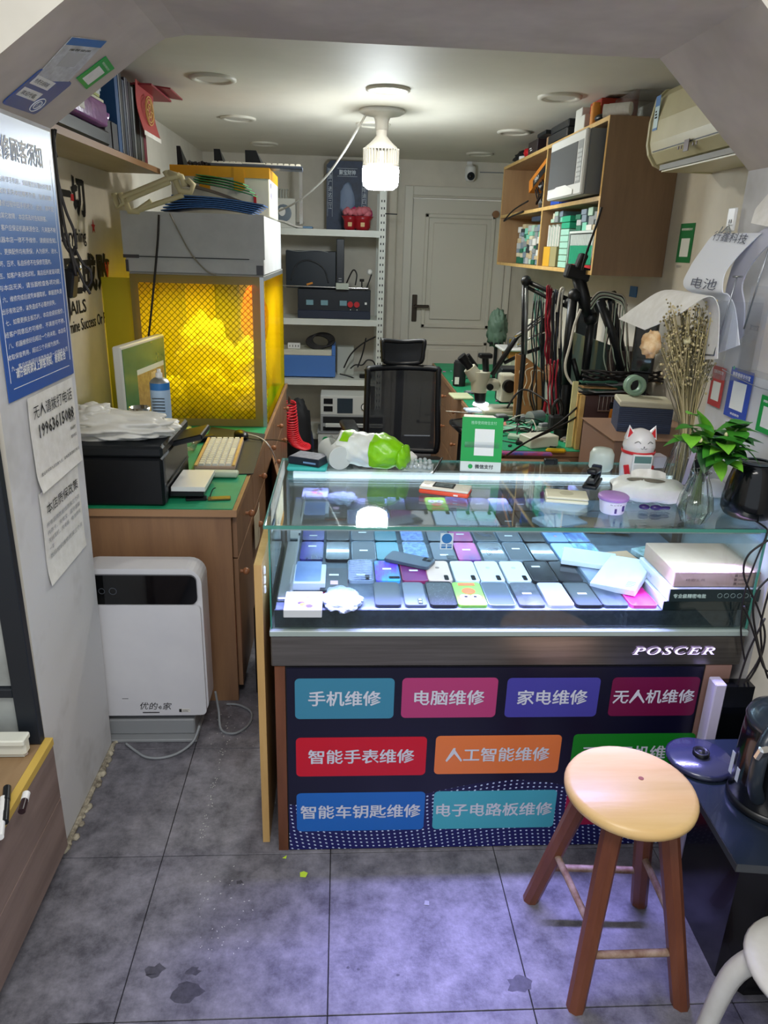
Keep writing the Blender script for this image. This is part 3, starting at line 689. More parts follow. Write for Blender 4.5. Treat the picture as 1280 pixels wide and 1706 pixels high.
# ================================================================== STOOL
pine = wood('pine', 'dcbc86', 'cba468', 'x', .35, scale=5); redw = wood('red_wood', '7d4a32', '5c3020', 'z', .4)
rung_m = mat('rung_wood', 'a08a78', .6, c2='6d4c3a', scale=25)
so = thing('stool', 'round pine-topped wooden stool with four splayed legs before the case', 'stool', (.637, 1.262, 0))
obj('seat', MB().lathe([(0, .50), (.128, .50), (.137, .496), (.141, .488), (.140, .478), (.13, .472), (0, .472)], 48), pine, so)
knot = obj('knot', MB().cyl((.03, .02, .5001), (.03, .02, .5006), .006, n=12), mat('knot', '8a4a30', .5), so)
feet = [(.505, 1.425), (.535, 1.135), (.775, 1.135), (.785, 1.405)]
tops = [(-.06, .06), (-.055, -.065), (.06, -.06), (.065, .055)]
ft = [(x-.637, y-1.262) for x, y in feet]
for (fx, fy), (tx, ty) in zip(ft, tops):
    ring = []
    lg = MB(); a, b_ = Vector((fx, fy, 0)), Vector((tx, ty, .472))
    ang = math.atan2(fy, fx); vs = []
    for pt, w1 in ((a, .019), (b_, .021)):
        for k in range(8):
            aa = ang+pi/8+2*pi*k/8; vs.append((pt.x+w1*cos(aa)*1.1, pt.y+w1*sin(aa)*1.1, pt.z))
    lg.add(vs, [(k, (k+1) % 8, 8+(k+1) % 8, 8+k) for k in range(8)]+[tuple(range(8))[::-1], tuple(range(8, 16))])
    obj('leg', lg, redw, so)
def lp(i, z): return Vector((*ft[i], 0)).lerp(Vector((*tops[i], .472)), z/.472)
for i, j, z in ((0, 1, .20), (1, 2, .135), (2, 3, .20), (3, 0, .135)):
    obj('rung', MB().cyl(lp(i, z), lp(j, z), .0085, n=10), rung_m, so)

# ================================================================== LEFT FRONT CABINET AND RACK
LZ = .395; LX = -.725
lw = wood('walnut_grey', '8f7b73', '6f5d56', 'y'); lc = thing('counter', 'low grey-brown wooden counter with yellow edge at the left front', 'counter', (0, 0, 0))
obj('body', MB().box(-1.45, LX-.004, .55, 1.585, .05, LZ-.02), lw, lc)
obj('plinth', MB().box(-1.44, LX-.02, .56, 1.57, 0, .05), black_m, lc)
for z0_, z1_ in ((.052, .21), (.213, LZ-.022)):
    obj('front_board', MB().box(LX-.0035, LX+.006, .56, 1.583, z0_, z1_, bev=.001), lw, lc)
obj('top_board', MB().box(-1.45, LX-.012, .55, 1.585, LZ-.019, LZ), wood('top_oak', '9c8160', '85694a', 'y'), lc)
obj('edge_strip', MB().box(LX-.0118, LX+.008, .55, 1.585, LZ-.02, LZ+.001, bev=.001), mat('yellow_edge', 'c9a850', .5), lc)
bf = thing('display_rack', 'black metal frame rack with pale panels on the left counter', 'rack', (0, 0, 0))
bm_ = mat('black_frame', '1a2028', .5)
obj('post', MB().box(-.785, -.735, 1.555, 1.58, LZ+.002, 2.1, bev=.002), bm_, bf)
obj('post', MB().box(-1.44, -1.40, 1.555, 1.58, LZ+.002, 2.1, bev=.002), bm_, bf)
for z in (LZ+.002, .53, .745, 1.0, 1.3, 1.6, 1.9):
    obj('rail', MB().box(-1.40, -.785, 1.557, 1.578, z, z+.024, bev=.002), bm_, bf)
for z0_, z1_ in ((.42, .528), (.556, .743), (.771, .998), (1.026, 1.298), (1.326, 1.598), (1.626, 1.898)):
    obj('panel', MB().box(-1.40, -.785, 1.571, 1.574, z0_, z1_), mat('panel_pale', 'b3b7b5', .25, c2='8f9492', scale=4), bf)
ww = obj('white_moulding', MB().box(-1.40, -.748, 1.50, 1.53, .405, .455, bev=.006).box(-1.40, -.757, 1.51, 1.53, .3962, .405).box(-1.4, -.745, 1.49, 1.53, .44, .456, bev=.003), mat('cream_plastic', 'dcdccf', .4))
tag(ww, 'cream plastic moulding lying on the counter before the black rack', 'moulding')
# ================================================================== helpers for small things
def one(name, mb, mats, label, cat, group=None, loc=None, rz=0):
    o = obj(name, mb, mats, loc=loc)
    if rz: o.rotation_euler = (0, 0, rz)
    return tag(o, label, cat, group)
def qframe(a, b, c, Z=None, X=None, Y=None):
    """frame from three photo pixels on a plane: a = lower left, b = lower right, c = upper left; returns M, width, height"""
    kw = dict(X=X, Y=Y, Z=Z); A, B, D = P(*a, **kw), P(*b, **kw), P(*c, **kw)
    return frame(A, B-A, D-A), (B-A).length, (D-A).length
# ================================================================== LEFT PILLAR: notices
JN = Vector((1, 0, -.0136)); JP = Vector((JL, 1.8, 0))
def J(px, py): return PP(px, py, JP+Vector((.002, 0, 0)), JN)
JV = Vector((.0136, 0, 1)); JU = Vector((0, 1, 0))
A, B, D = J(15, 672), J(123, 630), J(80, 207)
bw_ = B.y-A.y; bh_ = 1.825-A.z
bp_m = bpy.data.materials.new('notice_gradient'); bp_m.use_nodes = True; nt = bp_m.node_tree; N = nt.nodes; L = nt.links; b = N['Principled BSDF']; b.inputs['Roughness'].default_value = .3
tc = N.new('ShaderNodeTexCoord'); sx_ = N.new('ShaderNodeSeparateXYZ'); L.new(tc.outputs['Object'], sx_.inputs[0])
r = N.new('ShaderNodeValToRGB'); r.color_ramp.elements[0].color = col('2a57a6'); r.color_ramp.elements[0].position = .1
r.color_ramp.elements[1].color = col('c3cfe4'); r.color_ramp.elements[1].position = .62  # sheet colour: blue at the foot, paler towards the top
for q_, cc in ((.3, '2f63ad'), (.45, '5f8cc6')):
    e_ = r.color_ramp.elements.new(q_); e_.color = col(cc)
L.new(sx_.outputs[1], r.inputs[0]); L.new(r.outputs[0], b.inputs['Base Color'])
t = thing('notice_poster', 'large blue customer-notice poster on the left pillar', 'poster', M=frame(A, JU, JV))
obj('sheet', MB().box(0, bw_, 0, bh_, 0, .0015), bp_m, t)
text(t, '请仔细阅读以上顾客须知，谢谢配合', .02, .05, .045, .002, ink_w, fit=(bw_-.10, .024), bold=.0006)
text(t, '维修顾客须知', .05, .07, bh_-.09, .002, ink_w, fit=(bw_-.14, .05), bold=.001)
rows = ['一、本店维修手机前，请顾客自行备份好重要', '资料，如有丢失本店概不负责，敬请谅解。', '二、维修过程中因手机老化、进水、摔坏而', '造成的其它故障，本店将及时告知顾客。', '三、客户应保证机器来源合法，凡来路不明',
    '的机器本店一律不予维修，请提前告知。', '四、更换配件均有质保，人为损坏、进水、', '摔坏、压坏、私自拆修不在保修范围内。', '五、如客户未当场试机，离店后所发现问题', '与本店无关，请当面检查各项功能。', '六、维修完成后请凭单据取机，单据遗失请',
    '出示有效证件，以免造成不必要的损失。', '七、如需更换主板芯片，本店会提前报价，', '经客户同意后方可维修，不满意可不修。', '八、机器维修好后超过一个月未取，本店将', '收取保管费用，超过三个月视为放弃。', '九、客户如有疑问请咨询本店一切维修人员']
z_ = bh_-.135
for k, tx in enumerate(rows):
    ind = .03 if k % 2 == 0 else .02
    text(t, tx, .012, ind, z_, .002, ink_w, fit=(bw_-ind-.03-(.05 if k % 4 == 3 else 0), .0125)); z_ -= .0245
fr_ = .012
obj('border_line', MB().box(.03, bw_-.03, .025, .0262, .0016, .0021).box(.018, .0192, .04, bh_-.06, .0016, .0021).box(bw_-.0192, bw_-.018, .04, bh_-.06, .0016, .0021), ink_w, t, kind='stuff')
def curly(w_, h_, lift, seed):
    def f(u, v): return (u*w_, v*h_, .0015+lift*(max(0, .25-v)/.25)**2*(1-.5*u)+.0012*sin(u*9+seed)*sin(v*7))
    return f
A2, B2, D2 = J(62, 822), J(132, 772), J(35, 668); w2, h2 = B2.y-A2.y, D2.z-A2.z
t = thing('phone_notice', 'white paper with large telephone number on the left pillar', 'notice', M=frame((A2.x+.002, A2.y, A2.z), JU, JV))
obj('sheet', MB().grid(curly(w2, h2, .012, 1), 10, 14, th=.0004), paper_w, t)
text(t, '无人请拨打电话', .03, .02, h2-.055, .0045, ink, fit=(w2-.04, .032))
text(t, '19963615088', .03, .04, h2-.105, .0045, ink, fit=(w2-.06, .034), bold=.0008)
for k in range(3): text(t, ['店铺地址', '联系微信', '服务电话'][k], .008, w2-.055, .12-k*.022, .0045, ink, fit=(.04, .009))
text(t, '营业时间早九点到晚九点，如有急事请拨打电话', .008, .02, .035, .006, ink, fit=(w2-.03, .009))
A3, B3 = J(75, 985), J(142, 885); w3, h3 = .275, A2.z-A3.z+.03
t = thing('warranty_notice', 'long white warranty-policy paper below the telephone notice', 'notice', M=frame((A3.x, A3.y+.03, A3.z), JU, JV))
obj('sheet', MB().grid(curly(w3, h3-.035, .006, 4), 10, 16, th=.0004), paper_w, t)
text(t, '本店质保政策', .03, .03, h3-.10, .0045, ink, fit=(w3-.05, .03))
for k, tx in enumerate(['所有品牌数据线质保三个月', '内存卡，充电宝，蓝牙音箱', '无线耳机，充电器，电池质保', '一年', '数码相机维修质保三个月']):
    text(t, tx, .01, .02, h3-.13-k*.021, .0045, grey_m, fit=((w3-.04) if len(tx) > 3 else .03, .013))
# stickers on the chamfer
HP = Vector((-.725, 0, 1.835)); HN = Vector((.1745, 0, -.245)).normalized()
def Hh(px, py): return PP(px, py, HP+HN*.002, HN)
def card(name, label, bm_px, tm_px, wpx, mat_):
    b0, t0 = Hh(*bm_px), Hh(*tm_px); wd = (Hh(*wpx[0])-Hh(*wpx[1])).length; v = t0-b0; h = v.length
    u = v.normalized().cross(HN); u = -u if u.cross(v).dot(HN) < 0 else u
    M = frame(b0-u.normalized()*wd/2, u, v)
    t = thing(name, label, 'sticker', M=M); obj('sheet', MB().box(0, wd, 0, h, -.001, .0006), mat_, t); return t, wd, h
t, wd, h = card('payment_sticker', 'long white sticker with blue head on the left chamfer of the opening', (85, 135), (150, 65), ((128, 57), (168, 80)), mat('sticker_worn', 'c9cacb', .6, c2='a9a8a8', scale=30))
obj('head', MB().box(0, wd, h*.84, h, .0007, .001), mat('sticker_blue2', '2e6cb0', .4), t)
obj('code_field', MB().box(wd*.25, wd*.75, h*.36, h*.68, .0007, .001), mat('field_grey', 'b3b2ae', .7), t)
text(t, '推荐使用', .01, wd*.2, h*.72, .0012, ink, fit=(wd*.6, h*.05))
wx = mat('pay_green', '0fa04a', .4)
t, wd, h = card('payment_sticker', 'small green payment sticker on the left chamfer of the opening', (136, 140), (184, 104), ((175, 96), (196, 110)), wx)
obj('code_field', MB().box(wd*.2, wd*.8, h*.12, h*.70, .0007, .001), paper_w, t)
text(t, '推荐使用微信支付', .01, wd*.15, h*.8, .0012, ink_w, fit=(wd*.7, h*.07))
b0, b1, b2 = Hh(2, 172), Hh(52, 189), Hh(38, 130)
t = thing('wifi_sticker', 'dark blue sticker with white wave emblem on the left pillar top', 'sticker', M=frame(b0, b1-b0, b2-b0))
w4, h4 = (b1-b0).length+.02, .115
obj('sheet', MB().prism(rrect(0, w4, 0, h4, .012), -.001, .0006), mat('wifi_blue', '244f9a', .4), t)
for k in range(2): obj('label_field', MB().box(.012, w4*.62, h4*.62-k*.038, h4*.62+.026-k*.038, .0007, .001), paper_w, t); text(t, ['免费无线网络', '欢迎光临'][k], .01, .02, h4*.62+.006-k*.038, .0012, ink, fit=(w4*.4, .013))
rg = MB()
for r_ in (.012, .021): rg.tube([(w4*.78+r_*cos(a), .028+r_*sin(a), .0012) for a in [2*pi*q/20 for q in range(21)]], .0012, 4, sub=1)
obj('emblem', rg, ink_w, t, kind='stuff')
text(t, '))', .02, w4*.74, .02, .001, ink_w, fit=(.015, .016))

# ---- left wall decals
def wtext(tx, a, b, mt, label, bold=.0, cat='wall lettering', gap=0):
    p0, p1 = P(*a, X=XL+.0012), P(*b, X=XL+.0012)
    t = thing('wall_lettering', label, cat, M=frame((XL+.0012, p0.y, p0.z), (0, 1, 0), (0, 0, 1)))
    text(t, tx, .1, 0, 0, 0, mt, fit=(p1.y-p0.y, p1.z-p0.z), bold=bold, res=2); return t
redv = mat('decal_red', 'c2242a', .6)
y_a = P(141, 358, X=XL).y; z0_ = 1.665
def wt2(tx, y0, y1, z0, z1, label, mt=ink, bold=.006):
    t = thing('wall_lettering', label, 'wall lettering', M=frame((XL+.0012, y0, z0), (0, 1, 0), (0, 0, 1)))
    text(t, tx, .1, 0, 0, 0, mt, fit=(y1-y0, z1-z0), bold=bold, res=2); return t
wt2('态度决定一切', 2.45, 3.46, 1.665, 1.83, 'upper row of large black characters high on the left wall')
obj('accent', MB().box(.83, .87, .06, .085, .0002, .0012), redv, bpy.data.objects['wall_lettering'])
wt2('Attitude is Everything', 2.75, 3.42, 1.55, 1.62, 'English line in black under the upper characters, left wall', bold=.002)
st_ = MB(); pts = []
for k in range(10):
    a = pi/2+k*pi/5; r_ = .03 if k % 2 == 0 else .012; pts.append((r_*cos(a)*.9, r_*sin(a)))
p = P(155, 378, X=XL)
t = thing('wall_star', 'small red star decal on the left wall', 'wall decal', M=frame((XL+.0012, p.y, p.z), (0, 1, 0), (0, 0, 1))); obj('star', st_.prism(pts, 0, .001), redv, t)
t = wt2('细节决定成败', 2.5, 3.72, 1.36, 1.525, 'lower row of large black characters with a red stroke, left wall')
obj('red_stroke', MB().box(1.12, 1.20, -.005, .012, .0002, .0013).cb((1.17, .06, .0008), (.012, .13, .001), (0, 0, .35)).cb((1.17, .06, .0009), (.012, .13, .001), (0, 0, -.35)), redv, t)
wt2('DETAILS', 2.95, 3.33, 1.285, 1.34, 'the word DETAILS in black on the left wall', bold=.003)
wt2('Determine Success Or Failure', 2.95, 3.72, 1.215, 1.265, 'lowest English line in black on the left wall', bold=.0015)

# ---- bundle of cables beside the pillar
cbm = mat('cable_black', '1b1718', .5)
t = thing('cable_bundle', 'tangle of black cables hanging beside the left pillar edge', 'cables', tuple(P(100, 400, Y=2.16)))
rnd = random.Random(3); O = t.location
paths = [[(88,215),(93,280),(100,330),(108,380),(118,420),(128,460)], [(90,225),(96,300),(110,350),(124,385),(126,415)], [(90,260),(97,330),(106,400),(122,430),(140,470),(150,490)],
    [(124,410),(118,440),(108,460),(110,480)], [(126,415),(138,440),(150,450),(152,470),(140,485)], [(112,490),(116,520),(112,560),(116,590),(118,605)], [(92,215),(90,240),(94,262)], [(96,360),(104,395),(126,425)], [(110,600),(118,640),(122,660),(128,690)]]
for k, pth in enumerate(paths):
    obj('cable', MB().tube([P(x+rnd.uniform(-1, 1), y, Y=2.14+.01*k)-O for x, y in pth], .0042, 6), cbm, t)
obj('wall_clip', MB().box(-.775-O.x, -.752-O.x, 2.071-O.y, 2.15-O.y, 1.80-O.z, 1.82-O.z), black_p, t)
p = P(116, 472, Y=2.16)-O
obj('power_adapter', MB().cb(tuple(p), (.034, .045, .075), (0, .2, 0), bev=.005), black_p, t)
p = P(122, 450, Y=2.17)-O
obj('power_adapter', MB().cb(tuple(p), (.03, .03, .04), (0, .5, 0), bev=.005), black_p, t)

# ================================================================== LEFT WALL SHELF
SZ = 1.90
t = thing('wall_shelf', 'long oak-edged shelf board high on the left wall', 'shelf', (0, 0, 0))
obj('board', MB().box(XL+.001, -.862, 2.1, 3.84, SZ-.022, SZ), mat('shelf_white_oak', 'b9aa90', .5, c2='a89676', scale=5, stretch=(1, .15, 1)), t)
obj('edge_strip', MB().box(-.8618, -.859, 2.1, 3.84, SZ-.0225, SZ+.0005), mat('edge_tan', 'a57f5d', .5), t)
obj('bracket', MB().box(XL+.001, XL+.02, 2.3, 2.32, SZ-.12, SZ-.023).box(XL+.001, -.92, 2.3, 2.32, SZ-.04, SZ-.023), white_metal, t)
one('flat_case', MB().box(-1.06, -.85, 2.5, 3.02, SZ+.001, SZ+.05, bev=.006), black_p, 'black flat case lying under the purple paper ream on the wall shelf', 'case')
t = thing('paper_ream', 'purple wrapped ream of paper on the left wall shelf', 'paper', (0, 0, 0))
pur = mat('purple_wrap', '7a3d86', .3, c2='92539b', scale=12, bump=.3, bscale=40)
obj('wrapper', MB().box(-1.06, -.825, 2.42, 2.93, SZ+.051, SZ+.125, bev=.008, seg=2), pur, t)
obj('crumpled_end', crumple(MB(), (0, 0, 0), (.11, .035, .036), 5, .2, 18, 12), mat('purple_shine', 'a06cab', .2, bump=.4), t, loc=(-.94, 2.955, SZ+.088))
obj('label', MB().box(-.8248, -.8235, 2.52, 2.68, SZ+.07, SZ+.11), paper_w, t)
text(t, '复印纸', .02, .0, .0, 0, ink, fit=(.06, .02), M=frame((-.8232, 2.6, SZ+.082), (0, 1, 0), (0, 0, 1)))
for k, (dz, c_, y0, y1, nm) in enumerate([(.126, 'c9c79a', 2.5, 2.98, 'lowest yellowish'), (.137, 'd8d8c0', 2.48, 3.0, 'second'), (.150, 'b8c07c', 2.52, 2.97, 'green-edged'), (.160, 'c8ccd0', 2.55, 2.99, 'fourth, pale grey'), (.178, 'b7c0cc', 2.6, 3.02, 'topmost grey-blue')]):
    one('notebook', MB().box(-1.05+.01*k, -.85-.004*k, y0, y1, SZ+dz, SZ+dz+(.0095 if k < 3 else .0165), bev=.001), mat('pad_'+c_, c_, .7), f'{nm} notebook in the pile on the purple ream', 'notebook', 'notebooks on the purple ream')
one('small_box', MB().box(-1.05, -.87, 3.04, 3.19, SZ+.001, SZ+.10, bev=.004).box(-.8699, -.866, 3.12, 3.19, SZ+.005, SZ+.095), [mat('box_black', '2c2930', .5), white_p], 'small black and silver box beside the purple ream on the shelf', 'box')
one('clear_stack', crumple(MB(), (-.95, 2.8, SZ+.222), (.09, .14, .026), 8, .2), clear_p, 'crumpled clear plastic wrap on the notebook pile, wall shelf', 'wrap')
bcol = [('1d4f86', .045, .30, 'blue'), ('23262c', .05, .29, 'black, next to the blue one'), ('4b5468', .03, .27, 'slate with pale edges'), ('2c2a3c', .05, .285, 'very dark purple'), ('23272c', .035, .28, 'black, near the middle'), ('6b6f6e', .03, .27, 'grey'), ('33352f', .055, .28, 'dark olive'), ('5c5d52', .05, .275, 'olive grey'), ('7a2638', .045, .285, 'dark red, last')]
y = 3.205
for k, (c_, w_, hh, nm) in enumerate(bcol):
    t = thing('binder', f'{nm} binder in the row on the left wall shelf', 'binder', (-.975, y+w_/2, SZ+.001), group='binders on the wall shelf')
    obj('cover', MB().box(-.11, .108, -w_/2, -w_/2+.003, 0, hh).box(-.11, .108, w_/2-.004, w_/2-.001, 0, hh).box(.105, .108, -w_/2+.003, w_/2-.004, 0, hh), mat('binder_'+c_, c_, .4), t)
    obj('pages', MB().box(-.10, .100, -w_/2+.005, w_/2-.006, .004, hh-.012), paper_w, t)
    if k % 2: obj('edge_stripe', MB().box(.1085, .1095, -w_/2, -w_/2+.006, .003, hh-.003), mat('stripe_pale', 'c4c8cf', .4), t)
    y += w_+.006
t = thing('red_bag', 'red paper hanging with gold round emblem over the binders', 'paper bag', (0, 0, 0))
a_, b_, c_, d_ = P(272, 212, X=-.83), P(243, 205, X=-.83), P(231, 135, X=-.83), P(262, 150, X=-.83)
def rb_(u, v): 
    y = 3.48+.30*u; z = 2.015+.19*v; return (-.834-.012*sin(pi*v)-.02*v, y, z)
obj('sheet', MB().grid(rb_, 6, 8, th=.002), mat('bag_red', 'a83a38', .5), t)
obj('white_hem', MB().box(-.8335, -.832, 3.48, 3.78, 2.0, 2.018), paper_w, t)
Me = frame((-.8425, 3.63, 2.11), (0, 1, 0), (0, 0, 1))
e_ = MB()
for r_ in (1, .8, .45): e_.tube([(.07*r_*cos(a), .055*r_*sin(a), .0022) for a in [2*pi*q/28 for q in range(29)]], .003, 4, sub=1, M=Me)
for k in range(6):
    a = k*pi/3; e_.cb((.035*cos(a), .028*sin(a), .002), (.04, .006, .001), (0, 0, a), M=Me)
obj('gold_emblem', e_, mat('gold_print', 'd0a860', .4), t, kind='stuff')
one('red_folder', MB().box(-1.0, -.80, 3.52, 3.90, 2.19, 2.198).cb((-.83, 3.78, 2.212), (.16, .26, .006), (0, .1, 0)), mat('folder_red', '8e2c36', .5), 'dark red folder lying on top of the binders near the ceiling', 'folder')

# ================================================================== THINGS ON THE CARTON
CZ_ = 1.703
t = thing('taped_box', 'white foam box bound with orange tape above the pale carton', 'box', (0, 0, 0))
bx0, bx1, by0, by1, bz1 = -.80, -.345, 3.78, 4.25, 1.915
obj('body', MB().box(bx0, bx1, by0, by1, CZ_, bz1, bev=.004), mat('foam_white', 'dcd9c6', .7), t)
ot = mat('orange_tape', 'e0a020', .25)
obj('tape_band', MB().box(bx0-.002, bx1+.002, by0-.002, by1+.002, bz1-.045, bz1+.0015), ot, t)
for x in (bx0+.13, bx0+.29): obj('tape_strip', MB().box(x, x+.05, by0-.0035, by0-.0021, bz1-.10, bz1-.002), ot, t)
obj('red_label', MB().box(bx1-.075, bx1-.062, by0-.0015, by0-.0002, 1.755, 1.80), red_m, t)
obj('purple_dot', MB().cyl((bx1+.0001, by0+.08, 1.80), (bx1+.0015, by0+.08, 1.80), .014), mat('purple_dot', '5a4f9a', .5), t); obj('purple_dot', MB().cyl((bx1+.0001, by0+.08, 1.845), (bx1+.0015, by0+.08, 1.845), .012), MT['purple_dot'], t)
# keyboard on top of the box
def keyboard(nm, label, M, w_, d_, base_m, key_m, rows=5, cols=15, fr=None, group=None):
    t = thing(nm, label, 'keyboard', M=M, group=group)
    obj('base', MB().box(0, w_, 0, d_, 0, .014, bev=.003), base_m, t)
    for s_ in ((0, .012), (d_-.012, d_)) if fr else (): obj('edge_bar', MB().box(0, w_, s_[0], s_[1], .0145, .021, bev=.002), fr, t)
    m0 = .014 if fr else .006; kw = (w_-2*.006)/cols; kd = (d_-2*m0)/rows
    key = MB(); a, b_, h_ = kw*.46, kd*.46, .009
    key.add([(-a,-b_,0),(a,-b_,0),(a,b_,0),(-a,b_,0),(-a*.75,-b_*.75,h_),(a*.75,-b_*.75,h_),(a*.75,b_*.75,h_),(-a*.75,b_*.75,h_)], [(0,1,5,4),(1,2,6,5),(2,3,7,6),(3,0,4,7),(4,5,6,7)])
    km = key.mesh('key', key_m)
    for i in range(cols):
        for j in range(rows):
            if j == 0 and 4 < i < 9: continue
            obj('key', km, None, t, loc=(.006+kw*(i+.5), m0+kd*(j+.5), .0142))
    if True: obj('space_bar', MB().box(.006+kw*5.05, .006+kw*8.95, m0+kd*.08, m0+kd*.92, .0142, .022, bev=.002), key_m, t)
    return t
kw_ = mat('keys_white', 'd6d6cc', .45)
keyboard('keyboard', 'white keyboard lying across the orange-taped box near the ceiling', Matrix.Translation((-.62, 3.80, bz1+.003)) @ Matrix.Rotation(R(2), 4, 'Z'), .43, .13, mat('kb_blue', '3c4656', .4), kw_)
def wedge(name, label, x, y, z, w_, d_, h_, rz=0):
    mb = MB().add([(-w_/2,0,0),(w_/2,0,0),(w_/2,d_,0),(-w_/2,d_,0),(-w_/2,.0,h_),(w_/2*.2,.0,h_),(w_/2,d_,h_*.25),(-w_/2,d_,h_*.25)], [(0,3,2,1),(0,1,5,4),(1,2,6,5),(2,3,7,6),(3,0,4,7),(4,5,6,7)])
    return one(name, mb, black_p, label, 'stand', 'black wedge stands on the taped box', loc=(x, y, z), rz=rz)
wedge('wedge_stand', 'leftmost black wedge stand on the orange-taped box', -.765, 3.85, bz1+.003, .03, .10, .085)
wedge('wedge_stand', 'middle black wedge stand behind the white keyboard', -.60, 3.96, bz1+.003, .05, .12, .09)
wedge('wedge_stand', 'rightmost and widest black wedge stand behind the white keyboard', -.43, 3.96, bz1+.003, .09, .12, .09, 0)
bits = MB(); rnd = random.Random(5)
for k in range(26): bits.cb((-.73+.10*rnd.random(), 3.82+.08*rnd.random(), bz1+.01+.008*rnd.random()), (.012, .012, .012), (rnd.random()*3, rnd.random()*3, 0))
o = obj('screw_parts', bits, dark_g); tag(o, 'small dark parts heaped on the left of the orange-taped box', 'parts', kind='stuff')
# folders
gf, bf_ = mat('folder_green', '2f8a48', .4), mat('folder_blue', '2c5f9e', .35)
def bent(w_, d_, amp, tilt): return lambda u, v: (u*w_, v*d_, amp*sin(pi*u)*.6 - tilt*u)
for k in range(6):
    one('blue_folder', MB().grid(bent(.40, .22, .035-.004*k, .005*k+.002), 12, 4, th=.005), bf_, ['lowest blue folder of the pile on the pale carton', 'second blue folder from below in the pile', 'third blue folder from below in the pile', 'fourth blue folder from below in the pile', 'second blue folder from the top of the pile', 'topmost blue folder under the brown board'][k], 'folder', 'blue folders on the carton', loc=(-.80+.01*k, 3.53, CZ_+.008+.0125*k), rz=0)
one('brown_board', MB().grid(bent(.26, .10, .01, .07), 8, 2, th=.012), [mat('board_brown', '6d6152', .6)], 'brown board with white end lying on the blue folders', 'board', loc=(-.70, 3.55, CZ_+.125))
for k in range(4):
    one('green_folder', MB().grid(bent(.27-.02*k, .13, .01, .05-.006*k), 8, 2, th=.004), gf, ['lowest green folder leaning on the taped box', 'second green folder from below', 'third green folder from below', 'topmost green folder of the pile'][k], 'folder', 'green folders by the taped box', loc=(-.67+.006*k, 3.60, CZ_+.135+.009*k), rz=R(-4))
# cream bracket arms
crm = mat('cream_arm', 'd3c9a0', .45)
t = thing('folding_arm', 'cream plastic double folding arm between wall shelf and taped box', 'bracket arm', tuple(P(250, 320, Y=3.45)))
O = t.location
def AP(px, py, y=3.45): return P(px, py, Y=y)-O
for a, b_ in (((205, 328), (280, 297)), ((212, 333), (283, 303)), ((225, 352), (305, 325)), ((232, 349), (252, 335))):
    obj('arm_bar', MB().cyl(AP(*a), AP(*b_), .011, n=8), crm, t)
for l_ in ([(190, 322), (197, 345), (207, 338), (200, 322)], [(208, 333), (216, 352), (232, 352)], [(275, 285), (282, 298), (300, 292)], [(292, 300), (300, 318), (318, 320), (322, 308), (312, 300)], [(280, 288), (303, 295), (308, 310)]):
    obj('joint', MB().tube([AP(*q) for q in l_], .013, 8, sub=1), crm, t)
# black flex hanging in front of the enclosure
o = one('hanging_cable', MB().tube([P(265, 358, Y=3.47), P(263, 400, Y=3.46), P(257, 470, Y=3.46), P(250, 540, Y=3.45), P(246, 575, Y=3.45)], .005, 8), cbm, 'black cable hanging down the front of the yellow enclosure', 'cable')
one('hanging_cable', MB().tube([P(283, 356, Y=3.48), P(300, 390, Y=3.482), P(320, 425, Y=3.482), P(345, 452, Y=3.482), P(360, 458, Y=3.482)], .0035, 6), mat('flex_grey', '8a857a', .5), 'thin grey cable trailing over the pale carton', 'cable')

# ================================================================== ON THE LEFT DESK
PZ = .955
t = thing('printer', 'black laser printer at the near end of the left workbench', 'printer', (-.735, 2.54, DT+.001))
obj('body', MB().box(-.16, .155, -.21, .20, 0, .165, bev=.008), black_p, t)
obj('scanner_lid', MB().box(-.165, .16, -.215, .205, .168, .205, bev=.008), mat('lid_black', '14181d', .4), t)
obj('front_trim', MB().box(.1555, .158, -.20, -.175, .01, .16).box(.1555, .16, -.19, .18, .06, .066), dark_g, t)
obj('control_panel', MB().cb((.205, .03, .185), (.11, .16, .02), (0, -.25, 0), bev=.004), black_p, t)
obj('paper_tray', MB().box(.156, .27, -.14, .08, .012, .028, bev=.002), black_p, t)
obj('paper_stack', MB().box(.16, .275, -.135, .07, .0285, .045, bev=.001), white_p, t)
bagm = mat('bag_white', 'dad9d2', .35, bump=.35, bscale=25)
o = one('plastic_bag', crumple(crumple(MB(), (0, 0, 0), (.185, .10, .045), 21, .35, 72, 36, flat=-.033, fq=4.5), (-.07, 0, .03), (.07, .06, .035), 22, .6, 44, 24, fq=4), bagm, 'white plastic bag lying on top of the black printer', 'bag', loc=(-.765, 2.46, PZ+.035))
p = P(266, 683, Z=PZ)
t = thing('spray_can', 'blue and white aerosol can with white nozzle behind the printer bag', 'aerosol can', (p.x, 2.66, PZ+.001)); sx0 = P(266, 640, Y=2.66).x
t.location.x = sx0
obj('can', MB().lathe([(0, 0), (.033, 0), (.0345, .003), (.0345, .15)], 28), mat('can_blue', '2f74b8', .3), t)
obj('label', MB().lathe([(.0348, .012), (.0348, .125)], 28), mat('can_label', 'a9c3de', .4), t)
lb_ = MB()
for k in range(7): lb_.box(-.022, .022, -.0362, -.035, .03+k*.011, .033+k*.011)
obj('print_lines', lb_, dark_g, t, kind='stuff')
obj('shoulder', MB().lathe([(.0345, .15), (.03, .158), (.018, .166), (.012, .168), (.0, .168)], 28), alu, t)
obj('nozzle', MB().lathe([(.012, .168), (.012, .182), (.007, .186), (.007, .197), (0, .197)], 16).cb((0, -.006, .19), (.006, .012, .006)), white_p, t)
